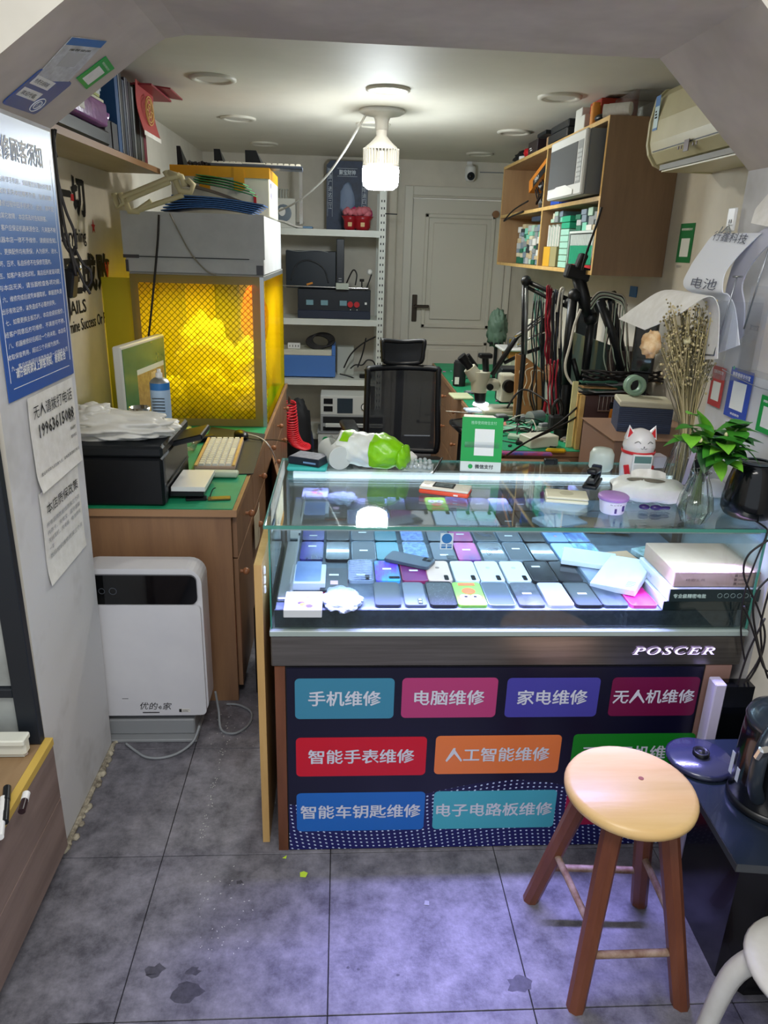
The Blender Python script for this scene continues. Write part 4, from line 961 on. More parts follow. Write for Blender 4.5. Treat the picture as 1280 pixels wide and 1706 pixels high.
t = one('steel_cup', MB().lathe([(0, 0), (.036, 0), (.038, .004), (.038, .055), (.036, .055), (.036, .006), (0, .006)], 28), chrome, 'shiny steel cup beside the aerosol can on the printer', 'cup', loc=(P(232, 670, Y=2.68).x, 2.68, PZ+.001))
# monitor
a_, b_ = P(203, 583, Y=2.95), P(272, 560, Y=3.40)
zt = a_.z
b2_ = None
for q in range(200):
    y = 2.95+q*.01; pz = P(272, 560, Y=y)
    if abs(pz.z-zt) < .004: b2_ = pz; break
b_ = b2_ or b_
u = Vector((b_.x-a_.x, b_.y-a_.y, 0)); mw = u.length; mh = mw*.66
M = frame((a_.x, a_.y, zt-mh), u, (0, 0, 1))
t = thing('monitor', 'white-framed monitor with green desktop standing against the left wall', 'monitor', M=M)
obj('casing', MB().box(-.012, mw+.012, -.015, mh+.012, -.035, -.001, bev=.005), white_p, t)
obj('screen', MB().box(0, mw, 0, mh, -.0008, .0008), mat('screen_green', '24563f', .15, c2='2f6650', scale=4, emit=.12, ecol='2c6b4c'), t)
obj('window', MB().box(mw*.28, mw*.95, .01, mh*.66, .0009, .0012), mat('window_brown', '6f5a3a', .2, c2='8f7a52', scale=30, emit=.3, ecol='6f5a3a'), t)
obj('title_bar', MB().box(mw*.28, mw*.95, mh*.60, mh*.67, .0013, .0016), mat('bar_grey', '9aa098', .2, emit=.3), t)
cu = MB()
for k in range(6):
    cu.tube([(mw*(.62+.035*k)+.004*sin(k+v), .02+mh*.5*v/8, .0018) for v in range(9)], .0015, 4, sub=1)
obj('shape_print', cu, mat('outline_gold', 'c9b27a', .3, emit=.3), t, kind='stuff')
hb_ = zt-mh-DT
obj('stand', MB().box(mw*.42, mw*.58, -hb_+.012, 0, -.06, -.04).box(mw*.25, mw*.75, -hb_+.001, -hb_+.012, -.13, .03, bev=.003).box(mw*.42, mw*.58, 0, .15, -.06, -.034), grey_m, t)
# mat, keyboard, mouse
M, w_, h_ = qframe((325, 800), (412, 800), (350, 725), Z=DT+.001)
one('desk_pad', MB().prism([tuple(P(*q, Z=0).xy) if False else (P(*q, Z=DT+.001).x, P(*q, Z=DT+.001).y) for q in ((330, 760), (352, 712), (442, 724), (422, 790), (335, 792))], DT+.001, DT+.004), mat('pad_black', '23262b', .6), 'black mouse pad under the keyboard on the left workbench', 'desk pad')
M, w_, h_ = qframe((398, 783), (413, 735), (325, 775), Z=DT+.006)
a, b_, c_ = P(330, 777, Z=DT+.006), P(392, 783, Z=DT+.006), P(352, 731, Z=DT+.006)
kwid = (c_-a).length; kdep = .155
Mk = frame(b_, c_-a, a-b_)   # long side runs away from the viewer
keyboard('keyboard', 'beige keyboard with wooden edge bars on the black desk pad', Mk, kwid, (a-b_).length, mat('kb_pink', 'b9a08c', .5), kw_, fr=oak_edge)
one('wrist_pad', MB().cb(tuple((P(325, 792, Z=DT)+P(398, 790, Z=DT))/2+Vector((0, -.03, .014))), (.17, .045, .022), bev=.008, seg=2), mat('pad_mint', 'b9c6b2', .6), 'pale green wrist rest in front of the beige keyboard', 'wrist rest')
t = thing('mouse', 'black computer mouse behind the beige keyboard', 'mouse', tuple(P(402, 728, Z=DT+.008)), R(25))
obj('shell', MB().sph((0, 0, .008), (.03, .055, .024), 18, 12), black_p, t); obj('cord', MB().tube([(0, -.05, .01), (.05, -.09, .003), (.12, -.12, .003), (.16, -.2, .003)], .002, 6), black_p, t)
p = P(345, 831, Z=DT+.002)
t = thing('phone_parts', 'opened phone chassis with brass frame lying on the green mat', 'phone parts', (p.x, p.y, DT+.001), R(8))
obj('back_shell', MB().box(-.07, .0, -.018, .018, 0, .008, bev=.002), black_p, t)
obj('brass_frame', MB().box(.003, .08, -.022, .012, 0, .006, bev=.002), mat('brass_dull', '6d5f38', .4, .5), t)
obj('flex_ribbon', MB().tube([(.01, .0, .008), (.02, .01, .03), (.03, .015, .035)], .002, 5), black_p, t)
o = one('white_cable', MB().tube([P(*q, Z=DT+.004) for q in ((395, 720), (430, 728), (450, 745))]+[P(462, 775, X=DX1+.02), P(468, 800, X=DX1+.03)], .003, 6), white_p, 'thin white cable trailing over the left workbench edge', 'cable')
# clutter between enclosure and printer
p = P(335, 695, Z=DT); one('tape_roll', MB().lathe([(.022, 0), (.045, 0), (.045, .03), (.022, .03), (.022, 0)], 28), mat('yellow_tape', 'c9b418', .4), 'yellow tape roll in front of the yellow enclosure', 'tape roll', loc=(p.x, p.y-.12, DT+.001))
one('crumpled_wrap', crumple(MB(), (0, 0, 0), (.08, .06, .05), 31, .35, 26, 16, flat=-.045), clear_p, 'crumpled clear plastic between printer and enclosure', 'wrap', loc=(-.68, 3.05, DT+.048))
one('black_adapter', MB().cb((0, 0, .014), (.09, .05, .026), bev=.006), black_p, 'black adapter lying behind the printer on the workbench', 'adapter', loc=(-.60, 3.20, DT+.001), rz=.4)
# far part of the desk: goggles-like black item
one('black_tool', MB().cb((0, 0, .015), (.10, .05, .028), bev=.01, seg=2).tube([(-.05, 0, .015), (-.1, .04, .01), (-.12, .1, .005)], .004, 6), black_p, 'black hand tool at the far end of the left workbench', 'tool', loc=(-.42, 4.65, DT+.001))
# papers tucked beside the desk front, red coil hose
cl = MB(); n_ = 30*14
O = P(486, 700, Y=4.78)
pts = []
path = [P(482, 672, Y=4.80), P(485, 700, Y=4.80), P(487, 722, Y=4.79), P(495, 738, Y=4.77), P(508, 744, Y=4.75)]
sp2 = spline(path, 90)
for i, q_ in enumerate(sp2):
    a = i/len(sp2)*2*pi*24; r_ = .042
    pts.append(q_-O+Vector((r_*cos(a), 0, 0))+Vector((0, r_*sin(a), .3*r_*sin(a))))
t = thing('coil_hose', 'red coiled air hose hanging from the far end of the left workbench', 'hose', O)
obj('coil', MB().tube(pts, .0055, 6, sub=1), mat('hose_red', 'e0303c', .3), t)
obj('hose_hook', MB().box(DX1+.004-O.x, .012+path[0].x-O.x, -.01, .01, path[0].z-O.z+.04, path[0].z-O.z+.05).box(DX1+.0035-O.x, DX1+.006-O.x, -.02, .02, path[0].z-O.z+.01, path[0].z-O.z+.05), chrome, t)
obj('hose_coupling', MB().cyl(path[0]-O+Vector((0, 0, .05)), path[0]-O, .01), chrome, t)
one('paper_sheet', MB().grid(lambda u, v: (DX1+.006+.02*u*(1-u), 2.75+.18*u, .42+.14*v), 6, 2, th=.001), mat('old_paper', 'cfc3a8', .7), 'beige paper sheet stuck to the left workbench front', 'paper')
# ================================================================== PHONES IN THE CASE
PHH = .0085
def shader_stripes(name, c1, c2, sc_, rough=.25):
    m_ = mat(name, c1, rough, c2=c2, scale=sc_, stretch=(1, .25, 1), detail=6, contrast=(.42, .58)); return m_
lens_m = mat('lens_black', '05060a', .1, coat=.6)
pw_, ph_ = .066, .134
cache = {}
def phone(px, py, mt_, label, case_rim=None, cam_s='sq', sticker=None, rz=0, w_=pw_, h_=ph_, extra=None, z=None, tilt=0, logo=None):
    z = DZ if z is None else z
    if py < 10:
        lo_, hi_ = 850, 1100
        for _ in range(30):
            mid = (lo_+hi_)/2
            if P(px, mid, Z=z+PHH).y > py: lo_ = mid
            else: hi_ = mid
        py = lo_
    p = P(px, py, Z=z+PHH)
    t = thing('phone', label, 'phone', (p.x, p.y, z+.0006), rz, group='phones laid out in the case')
    if tilt: t.rotation_euler = (0, tilt, rz)
    key = ('b', mt_.name, w_, h_)
    if key not in cache:
        mb = MB(); mb.prism(rrect(-w_/2, w_/2, -h_/2, h_/2, .010, 4), 0, PHH*.93); mb.prism(rrect(-w_/2+.0012, w_/2-.0012, -h_/2+.0012, h_/2-.0012, .009, 4), PHH*.93, PHH)
        cache[key] = mb.mesh('back_panel', mt_)
    obj('back_panel', cache[key], None, t)
    if case_rim is not None:
        r_ = MB(); n_ = 5
        o_ = rrect(-w_/2-.002, w_/2+.002, -h_/2-.002, h_/2+.002, .011, 4); i_ = rrect(-w_/2, w_/2, -h_/2, h_/2, .010, 4); L_ = len(o_)
        r_.add([(x, y, .0001) for x, y in o_]+[(x, y, PHH+.001) for x, y in o_]+[(x, y, PHH+.001) for x, y in i_]+[(x, y, PHH*.9) for x, y in i_],
            [f for k in range(L_) for f in ((k, (k+1) % L_, L_+(k+1) % L_, L_+k), (L_+k, L_+(k+1) % L_, 2*L_+(k+1) % L_, 2*L_+k), (2*L_+k, 2*L_+(k+1) % L_, 3*L_+(k+1) % L_, 3*L_+k))])
        obj('case_rim', r_, case_rim, t)
    if cam_s:
        # camera block: these phones lie with the camera end towards the viewer's right, near edge
        cx_, cy_ = w_/2-.016, -h_/2+.020
        cw, chh = {'sq': (.024, .026), 'bar': (.012, .030), 'wide': (.030, .014), 'mid': (.014, .036)}[cam_s]
        if cam_s == 'mid': cx_ = 0; cy_ = -h_/2+.04
        cb_ = obj('camera_block', MB().prism(rrect(cx_-cw/2, cx_+cw/2, cy_-chh/2, cy_+chh/2, .004, 3), PHH, PHH+.0012), mat('cam_block', '14161c', .2), t)
        k_ = [(-.25, -.25), (.25, .25), (-.25, .25)] if cam_s == 'sq' else [(0, -.25), (0, .25)] if cam_s in ('bar', 'mid') else [(-.25, 0), (.25, 0)]
        for a, b in k_: obj('lens', MB().cyl((cx_+a*cw, cy_+b*chh, PHH+.0012), (cx_+a*cw, cy_+b*chh, PHH+.002), .0042, n=12), lens_m, cb_)
    if sticker: obj('price_sticker', MB().box(-.012+sticker[0], .012+sticker[0], -.0045+sticker[1], .0045+sticker[1], PHH, PHH+.0004), paper_w, t)
    if logo: obj('emblem', MB().sph((0, .02, PHH), (.006, .007, .0006), 12, 6), logo, t)
    if extra: extra(t, w_, h_)
    return t
bk = mat('ph_black', '15171d', .18, coat=.4); bk2 = mat('ph_charcoal', '2a2e36', .3); gy = mat('ph_grey', '4c535c', .3); slate = mat('ph_slate', '3b4450', .35)
wh = mat('ph_white', 'd6dbe2', .15, coat=.4); gold = mat('ph_gold', 'd8b9a6', .2, coat=.3); lav = mat('ph_lavender', 'b7b8cf', .25); teal = mat('ph_teal', '1f6e7c', .25)
mag = mat('ph_magenta', 'd0207a', .2, c2='e83a92', scale=14, coat=.3); pup = mat('ph_purple', '5e1f5e', .2, c2='7a2a6a', scale=8); blu = mat('ph_lightblue', '8fb4de', .2)
irid = shader_stripes('ph_iridescent', '6a3fd0', '3fa0e0', 14); marb = shader_stripes('ph_marble', '8c94b8', '4a5478', 22); bstr = shader_stripes('ph_bluestreak', '1c5fb0', '7cc4ec', 26)
mgt = shader_stripes('ph_magfade', 'b0207a', '5a1f78', 6); ind = shader_stripes('ph_indigo', '35308a', '222450', 14); speck = mat('ph_speckle', '191c20', .4, c2='70767c', scale=260, contrast=(.6, .66))
redv_ = mat('ph_rededge', 'a02030', .3); clr = mat('rim_clear', 'a9bccb', .15, alpha=.45); rimb = mat('rim_black', '0e1014', .4); rimp = mat('rim_mag', '8a1a50', .4)
def arcs(t, w_, h_):
    m_ = MB()
    for r_ in (.02, .028, .036): m_.tube([(r_*cos(a)*.8+.01, r_*sin(a)-.01, PHH+.0004) for a in [R(60+12*q) for q in range(14)]], .0006, 4, sub=1)
    obj('arc_print', m_, mat('arc_grey', '8a90a0', .4), t, kind='stuff')
def ridge(t, w_, h_):
    m_ = MB()
    for q in range(12): m_.tube([(-w_/2+.004, -h_/2+.01+q*.011, PHH+.0006), (0, -h_/2+.014+q*.011, PHH+.0009), (w_/2-.004, -h_/2+.01+q*.011, PHH+.0006)], .0009, 4, sub=1)
    obj('wave_print', m_, mat('wave_pale', 'b9c2dc', .3), t, kind='stuff')
def face(t, w_, h_):
    obj('orange_print', MB().cyl((0, .012, PHH+.0001), (0, .012, PHH+.0008), .018, n=16).box(-.022, .022, .045, .060, PHH+.0001, PHH+.0008), mat('case_orange', 'e0662a', .4), t, kind='stuff')
    for s_ in (-1, 1):
        e_ = obj('eye_print', MB().cyl((s_*.014, -.022, PHH+.0001), (s_*.014, -.022, PHH+.001), .0135, n=18), white_p, t)
        obj('pupil', MB().cyl((s_*.012, -.022, PHH+.001), (s_*.012, -.022, PHH+.0014), .005, n=12), ink, e_)
# row nearest the front glass
RD = 1.697
phone(645, RD, bk2, 'dark phone second in the front row, right of the clear bag', None, None)
phone(690, RD, gy, 'narrow blue-grey phone in the front row, left of the speckled one', None, 'bar', w_=.055)
phone(735, RD, speck, 'speckled black phone in the front row, left of the green one', rimb, None)
phone(782, RD, mat('ph_green', '7cb83a', .35), 'green phone cover with two white eyes in the front row', None, None, extra=face, w_=.074)
phone(829, RD, slate, 'plain slate phone just right of the green cover', clr, None)
phone(878, RD, mat('ph_dust', '3d4148', .5, c2='565b64', scale=30), 'dusty dark phone with a price label, two right of the green cover', None, None, sticker=(0, .0))
phone(925, RD, lav, 'pale lavender phone in the front row', None, None)
phone(970, RD, bk2, 'dark phone with price label right of the lavender phone, front row', rimb, None, sticker=(0, 0))
phone(1013, RD, slate, 'slate phone left of the magenta one, front row', None, None)
phone(1058, RD, mag, 'bright magenta phone in a shiny cover at the right of the front row', mat('rim_pink', 'f060a8', .1, alpha=.7), None)
# second row
RC = 1.838
phone(601, RC, marb, 'grey-blue marbled phone with price label, second row left', clr, 'bar', sticker=(0, -.03), extra=ridge)
phone(645, RC, irid, 'iridescent purple and blue phone with label, second row', None, 'wide', sticker=(0, .01))
phone(689, RC, pup, 'plum purple phone in a red-edged cover, second row', rimp, None, sticker=(0, 0))
phone(730, RC, gold, 'pinkish gold phone in the second row', None, 'bar', logo=mat('logo_d', '7a5f55', .3))
phone(774, RC, wh, 'first white phone right of the gold one, second row', None, 'bar')
phone(815, RC, wh, 'second of three white phones in the second row', None, 'bar', logo=lav)
phone(858, RC, wh, 'third and rightmost white phone in the second row', None, 'bar', logo=lav)
phone(900, RC, bk, 'black phone with price label right of the white phones', rimb, 'bar', sticker=(-.005, .03))
phone(942, RC, bk, 'plain glossy black phone in the second row', None, None)
phone(990, RC, mat('ph_silver', '9fa8bc', .2, c2='8aa0c0', scale=7), 'silver-blue phone with black camera block at the right of the second row', clr, 'sq')
# third row
RB = 1.978
phone(520, RB, ind, 'indigo phone with price label at the left of the third row', None, None, sticker=(0, .03))
phone(563, RB, bk, 'black phone between the indigo and the labelled black phone', rimb, None)
phone(606, RB, bk2, 'charcoal phone with price label in a dotted clear cover, third row', clr, None, sticker=(0, .0))
phone(646, RB, teal, 'teal phone in the third row under the loose grey phone', None, 'wide')
phone(692, RB, mat('ph_blueglit', '2a4f9a', .3, c2='6a90d0', scale=80), 'glittery blue phone beneath the loose grey phone, third row', clr, None)
phone(738, RB, gy, 'grey phone with white tag and square camera, third row', None, 'sq', sticker=(.0, -.03))
phone(778, RB, mgt, 'magenta to violet phone with price label, third row', None, None, sticker=(0, .01))
phone(820, RB, bk, 'black phone printed with pale arcs, third row', clr, None, extra=arcs)
phone(862, RB, bk2, 'dark phone with label right of the arc-printed one', clr, None, sticker=(0, .02))
phone(903, RB, bk, 'glossy black phone left of the pale blue one, third row', None, None)
phone(944, RB, blu, 'pale blue phone with black camera block, third row', None, 'sq', logo=mat('logo_p', 'e0a8b0', .3))
phone(980, RB, bstr, 'bright blue streaked phone at the right end of the third row', clr, 'bar')
phone(683, 931, slate, 'loose grey phone lying crosswise on top of the third row', None, 'sq', rz=R(62), z=DZ+.0115)
# box with red edge and photo
p = P(557, 970, Z=DZ)
t = thing('phone', 'dark phone with red edge and small photo, left in the second row', 'phone', (p.x, p.y, DZ+.0006), group='phones laid out in the case')
obj('back_panel', MB().prism(rrect(-.036, .036, -.07, .07, .006), .0045, .0095), bk2, t); obj('red_edge', MB().prism(rrect(-.0365, .0365, -.0705, .0705, .006), 0, .0044), redv_, t)
obj('photo_label', MB().box(-.010, .010, -.035, -.012, .0095, .010), mat('photo_pink', 'd8b0b8', .5), t); obj('price_sticker', MB().box(-.014, .012, .02, .030, .0095, .010), paper_w, t)
# white phone boxes at the left
def pbox(px, py, label, img, rz=0, z=DZ+.001, w_=.088, h_=.165, hh=.022):
    p = P(px, py, Z=z+hh)
    t = thing('phone_box', label, 'box', (p.x, p.y, z), rz, group='white phone boxes in the case')
    obj('carton', MB().box(-w_/2, w_/2, -h_/2, h_/2, 0, hh, bev=.0015), mat('box_white', 'c6cace', .4), t)
    if img == 'flower':
        rnd = random.Random(2)
        for k in range(9):
            a = k*.7; obj('petal_print', MB().cyl((.012*cos(a)+.006, .01*sin(a)-.005*k+.015, hh), (.012*cos(a)+.006, .01*sin(a)-.005*k+.015, hh+.0003+.00003*k), .007+.003*rnd.random(), n=10), mat('petal%d' % (k % 3), ['e6a23c', 'd8787c', '5a4a78'][k % 3], .5), t)
    if img == 'screen': obj('screen_print', MB().prism(rrect(-.034, .034, -.05, .078, .006), hh, hh+.0004), mat('print_blue', '5a78a8', .3, c2='6f8cba', scale=9), t)
    return t
b1_ = pbox(506, 1000, 'white phone box with a colourful flower picture at the front left', 'flower', w_=.092, h_=.10)
b2_ = pbox(514, 955, 'white phone box with a blue phone picture behind the flower box', 'screen', w_=.092, h_=.12)
o = one('clear_bag', crumple(MB(), (0, 0, 0), (.040, .055, .012), 44, .5, 30, 18, flat=-.009), mat('bag_silver', 'b9c6cc', .1, alpha=.75, bump=1, bscale=90), 'crinkled clear bag lying right of the flower phone box', 'bag', loc=(P(570, 1005, Z=DZ).x, P(570, 1005, Z=DZ).y, DZ+.012))
# tilted white boxes to the right
Mx1 = frame(P(1000, 960, Z=DZ+.04), P(1085, 925, Z=DZ+.035)-P(1000, 960, Z=DZ+.04), Vector((-.5, .8, .25)))
def tbox(label, x, y, z, w_, d_, h_, rot, mt_, cat='box', nm='white_box', prints=0):
    t = thing(nm, label, cat, (x, y, z)); t.rotation_euler = rot
    obj('carton', MB().box(-w_/2, w_/2, -d_/2, d_/2, 0, h_, bev=.002), mt_, t)
    for k in range(prints): obj('small_print', MB().box(w_/2-.03, w_/2-.008, -d_/2+.012+k*.008, -d_/2+.0145+k*.008, h_, h_+.0004), grey_m, t)
    return t
pz = DZ+.001
c1 = P(1040, 945, Z=DZ+.05)
tbox('tilted white carton leaning beside the brown parcel in the case', c1.x, c1.y, DZ+.018, .12, .17, .02, (R(8), R(-6), R(-38)), mat('box_white', 'c6cace', .4), prints=4)
c1 = P(945, 893, Z=DZ+.03)
tbox('flat white carton lying in the rear of the case by the mirror', c1.x+.02, min(c1.y, 1.90), DZ+.012, .15, .10, .016, (0, 0, R(-20)), MT['box_white'])
c1 = P(1075, 905, Z=DZ+.02)
tbox('flat tan cardboard piece in the rear of the case', .80, 1.90, DZ+.002, .12, .10, .02, (0, 0, R(10)), mat('cardboard', 'b5906c', .7), nm='cardboard')
tbox('long clear blister pack with green strip at the rear right of the case', .93, 1.85, DZ+.010, .06, .26, .018, (0, R(-3), R(16)), mat('blister', '9fb5b8', .2, c2='5c7a70', scale=40), nm='blister_pack', cat='pack')
# stack: two white cartons with dark fronts, brown parcel on top
t = thing('black_front_box', 'lower white carton with black front under the brown parcel', 'box', (.935, 1.72, DZ+.001), R(0), group=None)
def wbox(t, w_, d_, h_, tx):
    obj('carton', MB().box(-w_/2, w_/2, -d_/2, d_/2, 0, h_, bev=.0015), MT['box_white'], t)
    obj('dark_front', MB().box(-w_/2+.001, w_/2-.001, -d_/2-.0012, -d_/2-.0001, .001, h_-.001), mat('front_dark', '1c2a2e', .3), t)
    if tx:
        text(t, tx, .01, 0, 0, 0, mat('teal_text', 'bcd4d2', .4), fit=(.085, .012), M=frame((-w_/2+.01, -d_/2-.0018, h_*.3), (1, 0, 0), (0, 0, 1)), bold=.0003)
        e_ = MB()
        for k in range(6): e_.tube([(w_/2-.105+k*.017+.006*cos(a), -d_/2-.0018, h_*.5+.006*sin(a)) for a in [2*pi*q/10 for q in range(11)]], .0006, 4, sub=1)
        obj('icons', e_, mat('icon_grey', '8fa5a5', .4), t, kind='stuff')
    text(t, '专业电批套装', .01, 0, 0, 0, grey_m, fit=(.06, .010), M=frame((-w_/2-.0008, d_/2-.03, h_*.35), (0, -1, 0), (0, 0, 1)))
wbox(t, .235, .20, .026, None)
t = thing('black_front_box', 'upper white carton with lettered black front under the brown parcel', 'box', (.943, 1.712, DZ+.0285), R(0))
wbox(t, .235, .20, .036, '专业级精密电批')
t = thing('brown_parcel', 'brown cardboard parcel on top of the cartons in the case', 'box', (.945, 1.715, DZ+.066), R(0))
w_, d_, h_ = .22, .19, .042
obj('carton', MB().box(-w_/2, w_/2, -d_/2, d_/2, 0, h_, bev=.0015), mat('parcel_brown', 'b0937a', .65, c2='a2856c', scale=10), t)
obj('lid_seam', MB().box(-w_/2-.001, w_/2+.001, -d_/2-.001, -d_/2-.0001, h_-.004, h_-.003), mat('seam_brown', '6d5646', .7), t)
text(t, '精密工具', .01, 0, 0, 0, mat('brown_ink', '6a5342', .7), fit=(.05, .007), M=frame((-w_/2+.03, -d_/2-.0008, .016), (1, 0, 0), (0, 0, 1)))
for k in range(3): obj('icon_print', MB().box(w_/2-.065, w_/2-.058, -d_/2-.0009, -d_/2-.0001, .006+k*.011, .013+k*.011).box(w_/2-.054, w_/2-.028, -d_/2-.0009, -d_/2-.0001, .008+k*.011, .010+k*.011), MT['brown_ink'], t)

# ================================================================== ON THE GLASS TOP
GT = CZ+.001
def tp(px, py, z=0): p = P(px, py, Z=GT+z); return p
p = tp(500, 786)
t = one('teal_cushion', MB().cb((0, 0, .008), (.115, .085, .014), bev=.006, seg=2), mat('teal_foam', '3fb8b0', .6), 'teal foam pad under the dark boxed kit on the case top', 'pad', loc=(-.095, 2.075, GT), rz=R(-3))
t = thing('kit_box', 'flat black box with pale lid at the left rear of the case top', 'box', (-.092, 2.078, GT+.0155), R(-25))
obj('carton', MB().box(-.05, .05, -.035, .035, 0, .022, bev=.002), mat('kit_dark', '1a2430', .3), t); obj('lid_print', MB().box(-.045, .047, -.031, .033, .0222, .0235), mat('kit_lid', '8a8d98', .5, c2='6d707a', scale=30), t)
obj('side_print', MB().box(.0, .04, -.0362, -.0351, .008, .013), mat('print_blue2', '6f93b8', .4), t)
a_, b_ = Vector((-.035, 2.165, GT+.036)), Vector((.0, 2.06, GT+.036))
t = thing('paper_roll', 'white paper cylinder lying beside the green bag on the case', 'roll', (0, 0, 0))
obj('roll', MB().cyl(a_, b_, .0345, n=32), mat('roll_white', 'cfd3cd', .7), t); obj('end_cap', MB().cyl(b_, b_+(b_-a_).normalized()*.0012, .0325, n=32), mat('roll_cap', 'bfc4bd', .7), t)
# green and white bag
def gb(d): return 1+.07*sin(d.x*9+d.z*5)+.05*sin(d.y*11-d.x*4)
t = thing('tissue_bag', 'lime green and white crumpled bag on the case top', 'bag', (.095, 2.09, GT+.053), R(-24)); t.scale = (.80, 1.05, 1.03)
lg = mat('lime_wrap', '8ed010', .3, c2='7cc40c', scale=12, bump=.35, bscale=22)
ww_ = mat('wrap_white', 'dfe4dc', .35, bump=.35, bscale=22)
def bagprof(x):  # radius along length
    return (.052 if x < .02 else .054-.03*max(0, (x-.02)/.10)**2)
bm1 = MB(); ring = []
def bg(u, v, x0, x1, off=0):
    x = x0+(x1-x0)*u; a = 2*pi*v; r_ = bagprof(x)*(1+.05*sin(5*a+x*60)+.035*sin(9*a-x*90))+off
    return (x, r_*1.05*cos(a), max(-.051, r_*.9*sin(a)))
obj('white_wrap', MB().grid(lambda u, v: bg(u, v, -.12, .01), 14, 36), ww_, t)
obj('green_wrap', MB().grid(lambda u, v: bg(u, v, .011, .118, .002), 14, 36), lg, t)
obj('gathered_end', crumple(MB(), (.118, 0, -.008), (.022, .036, .030), 6, .3, 24, 14), lg, t)
obj('green_leaf_print', MB().grid(lambda u, v: bg(u, .05+.35*v, -.11, -.075, .0015), 4, 8), lg, t)
obj('rear_flap', MB().grid(lambda u, v: (-.12-.03*u, -.05+.10*v, -.02+.05*u+.01*sin(9*v)), 4, 8), clear_p, t)
# white charger, bubble bag, pen
one('white_adapter', MB().cb((0, 0, .012), (.05, .06, .022), bev=.005, seg=2), white_p, 'small white adapter behind the bubble-wrap bag', 'adapter', loc=(.205, 2.17, GT), rz=.2)
t = thing('bubble_bag', 'small clear bubble-wrap bag on the case top', 'bag', (.232, 2.09, GT+.0005), R(-8))
bw2 = MB()
for i in range(6):
    for j in range(6): bw2.sph((-.034+.0135*i+.002*sin(j), -.03+.013*j, .012+.006*sin(i*j)), (.0065, .0065, .006), 10, 6)
obj('bubbles', bw2, mat('bubble', 'c9d2d4', .1, alpha=.6), t, kind='stuff'); obj('film', MB().grid(lambda u, v: (-.045+.09*u, -.045+.09*v, .002+.010*sin(pi*u)*sin(pi*v)+.002*sin(13*u)), 12, 12, th=.001), mat('film_pale', 'cdd6d6', .15, alpha=.5), t)
a_, b_ = tp(722, 788, .004), tp(737, 763, .004)
t = thing('pen', 'thin black stylus lying beside the bubble-wrap bag', 'pen', (0, 0, 0)); obj('barrel', MB().cyl(a_, b_, .003, n=10), black_p, t); obj('tip', MB().cyl(a_, a_+(a_-b_).normalized()*.01, .003, .0005, n=10), alu, t)
# handheld device
M, w_, h_ = qframe((697, 822), (782, 832), (706, 797), Z=GT)
t = thing('handheld_tester', 'orange and white handheld tester with small screen on the case top', 'device', M=M); w_ = .135; h_ = .062
obj('lower_shell', MB().box(0, w_, 0, h_, 0, .013, bev=.005, seg=2), mat('shell_orange', 'd84a2a', .35), t); obj('upper_shell', MB().box(.001, w_-.001, .001, h_-.001, .0125, .020, bev=.003, seg=2), mat('shell_cream', 'd9d4c6', .4), t)
obj('screen_bezel', MB().box(.035, .092, .012, .052, .0201, .0212), ink, t); obj('screen', MB().box(.040, .087, .017, .047, .0213, .0217), mat('screen_grey', '4d565a', .15, c2='7b8a8c', scale=60), t)
obj('button_pad', MB().cyl((.016, .035, .020), (.016, .035, .0212), .008, n=16).cyl((.118, .035, .020), (.118, .035, .0212), .008, n=16), MT['shell_cream'], t)
obj('port', MB().box(w_-.0001, w_+.0008, .02, .03, .004, .009).box(w_-.0001, w_+.0008, .04, .048, .004, .009), black_p, t); obj('stripe', MB().box(w_-.04, w_-.028, -.0008, -.0001, .004, .008), white_p, t)
# payment stand
A, B, D = tp(768, 788), tp(824, 797), None
t = thing('payment_sign', 'green payment stand-up card on the case top', 'sign', (A.x+.0, A.y+.02, GT), R(-6))
sw, sh_ = .120, .160
Ts = Matrix.Rotation(R(-12), 4, 'X') @ Matrix.Rotation(R(90), 4, 'X')
obj('card', MB().box(0, sw, 0, sh_, -.003, 0, bev=.0008, M=Ts), mat('card_pale', 'd6e0dc', .3), t)
obj('green_field', MB().box(.0, sw, .030, sh_, .0001, .0006, M=Ts), wx, t)
obj('code_field', MB().box(sw*.32, sw*.80, .048, .126, .0007, .0011, M=Ts), mat('code_white', 'e8ece8', .4), t)
text(t, '推荐使用微信支付', .01, sw*.22, .139, .0012, mat('pale_green_ink', 'a9e0bf', .4), fit=(sw*.62, .010), M=Ts)
text(t, '微信支付', .01, sw*.36, .009, .0012, dark_g, fit=(sw*.45, .013), M=Ts, bold=.0003)
obj('check_emblem', MB().cyl((sw*.25, .0155, .0002), (sw*.25, .0155, .0012), .0068, n=18, M=Ts), wx, t)
obj('foot', MB().box(0, sw, -.002, .045, .0, .003).add([(.01, 0, .001), (sw-.01, 0, .001), (sw-.01, .002, .09), (.01, .002, .09), (.01, .055, .001), (sw-.01, .055, .001)], [(2, 3, 4, 5)]), clear_p, t)
# little dark block, stapler, cream case, tub
one('black_block', MB().cb((0, 0, .009), (.03, .02, .017), bev=.002).cb((.018, .003, .009), (.012, .02, .017), (0, 0, .3), bev=.002), black_p, 'tiny black connector block at the rear edge of the case top', 'connector', loc=(.645, 2.15, GT))
t = thing('stapler', 'black open stapler lying on the glass case top', 'stapler', (.715, 1.945, GT), R(62))
obj('base', MB().box(-.055, .05, -.02, .02, 0, .012, bev=.004, seg=2), black_p, t); obj('rail', MB().box(-.045, .05, -.012, .012, .014, .022, bev=.002), dark_g, t)
obj('spring', MB().box(-.03, .03, -.006, .006, .022, .027), chrome, t); obj('arm', MB().cb((.0, 0, .042), (.10, .028, .016), (0, .18, 0), bev=.006, seg=2), black_p, t); obj('hinge', MB().box(.035, .052, -.014, .014, .012, .048, bev=.003), mat('navy_p', '1b2438', .4), t)
p = tp(943, 833)
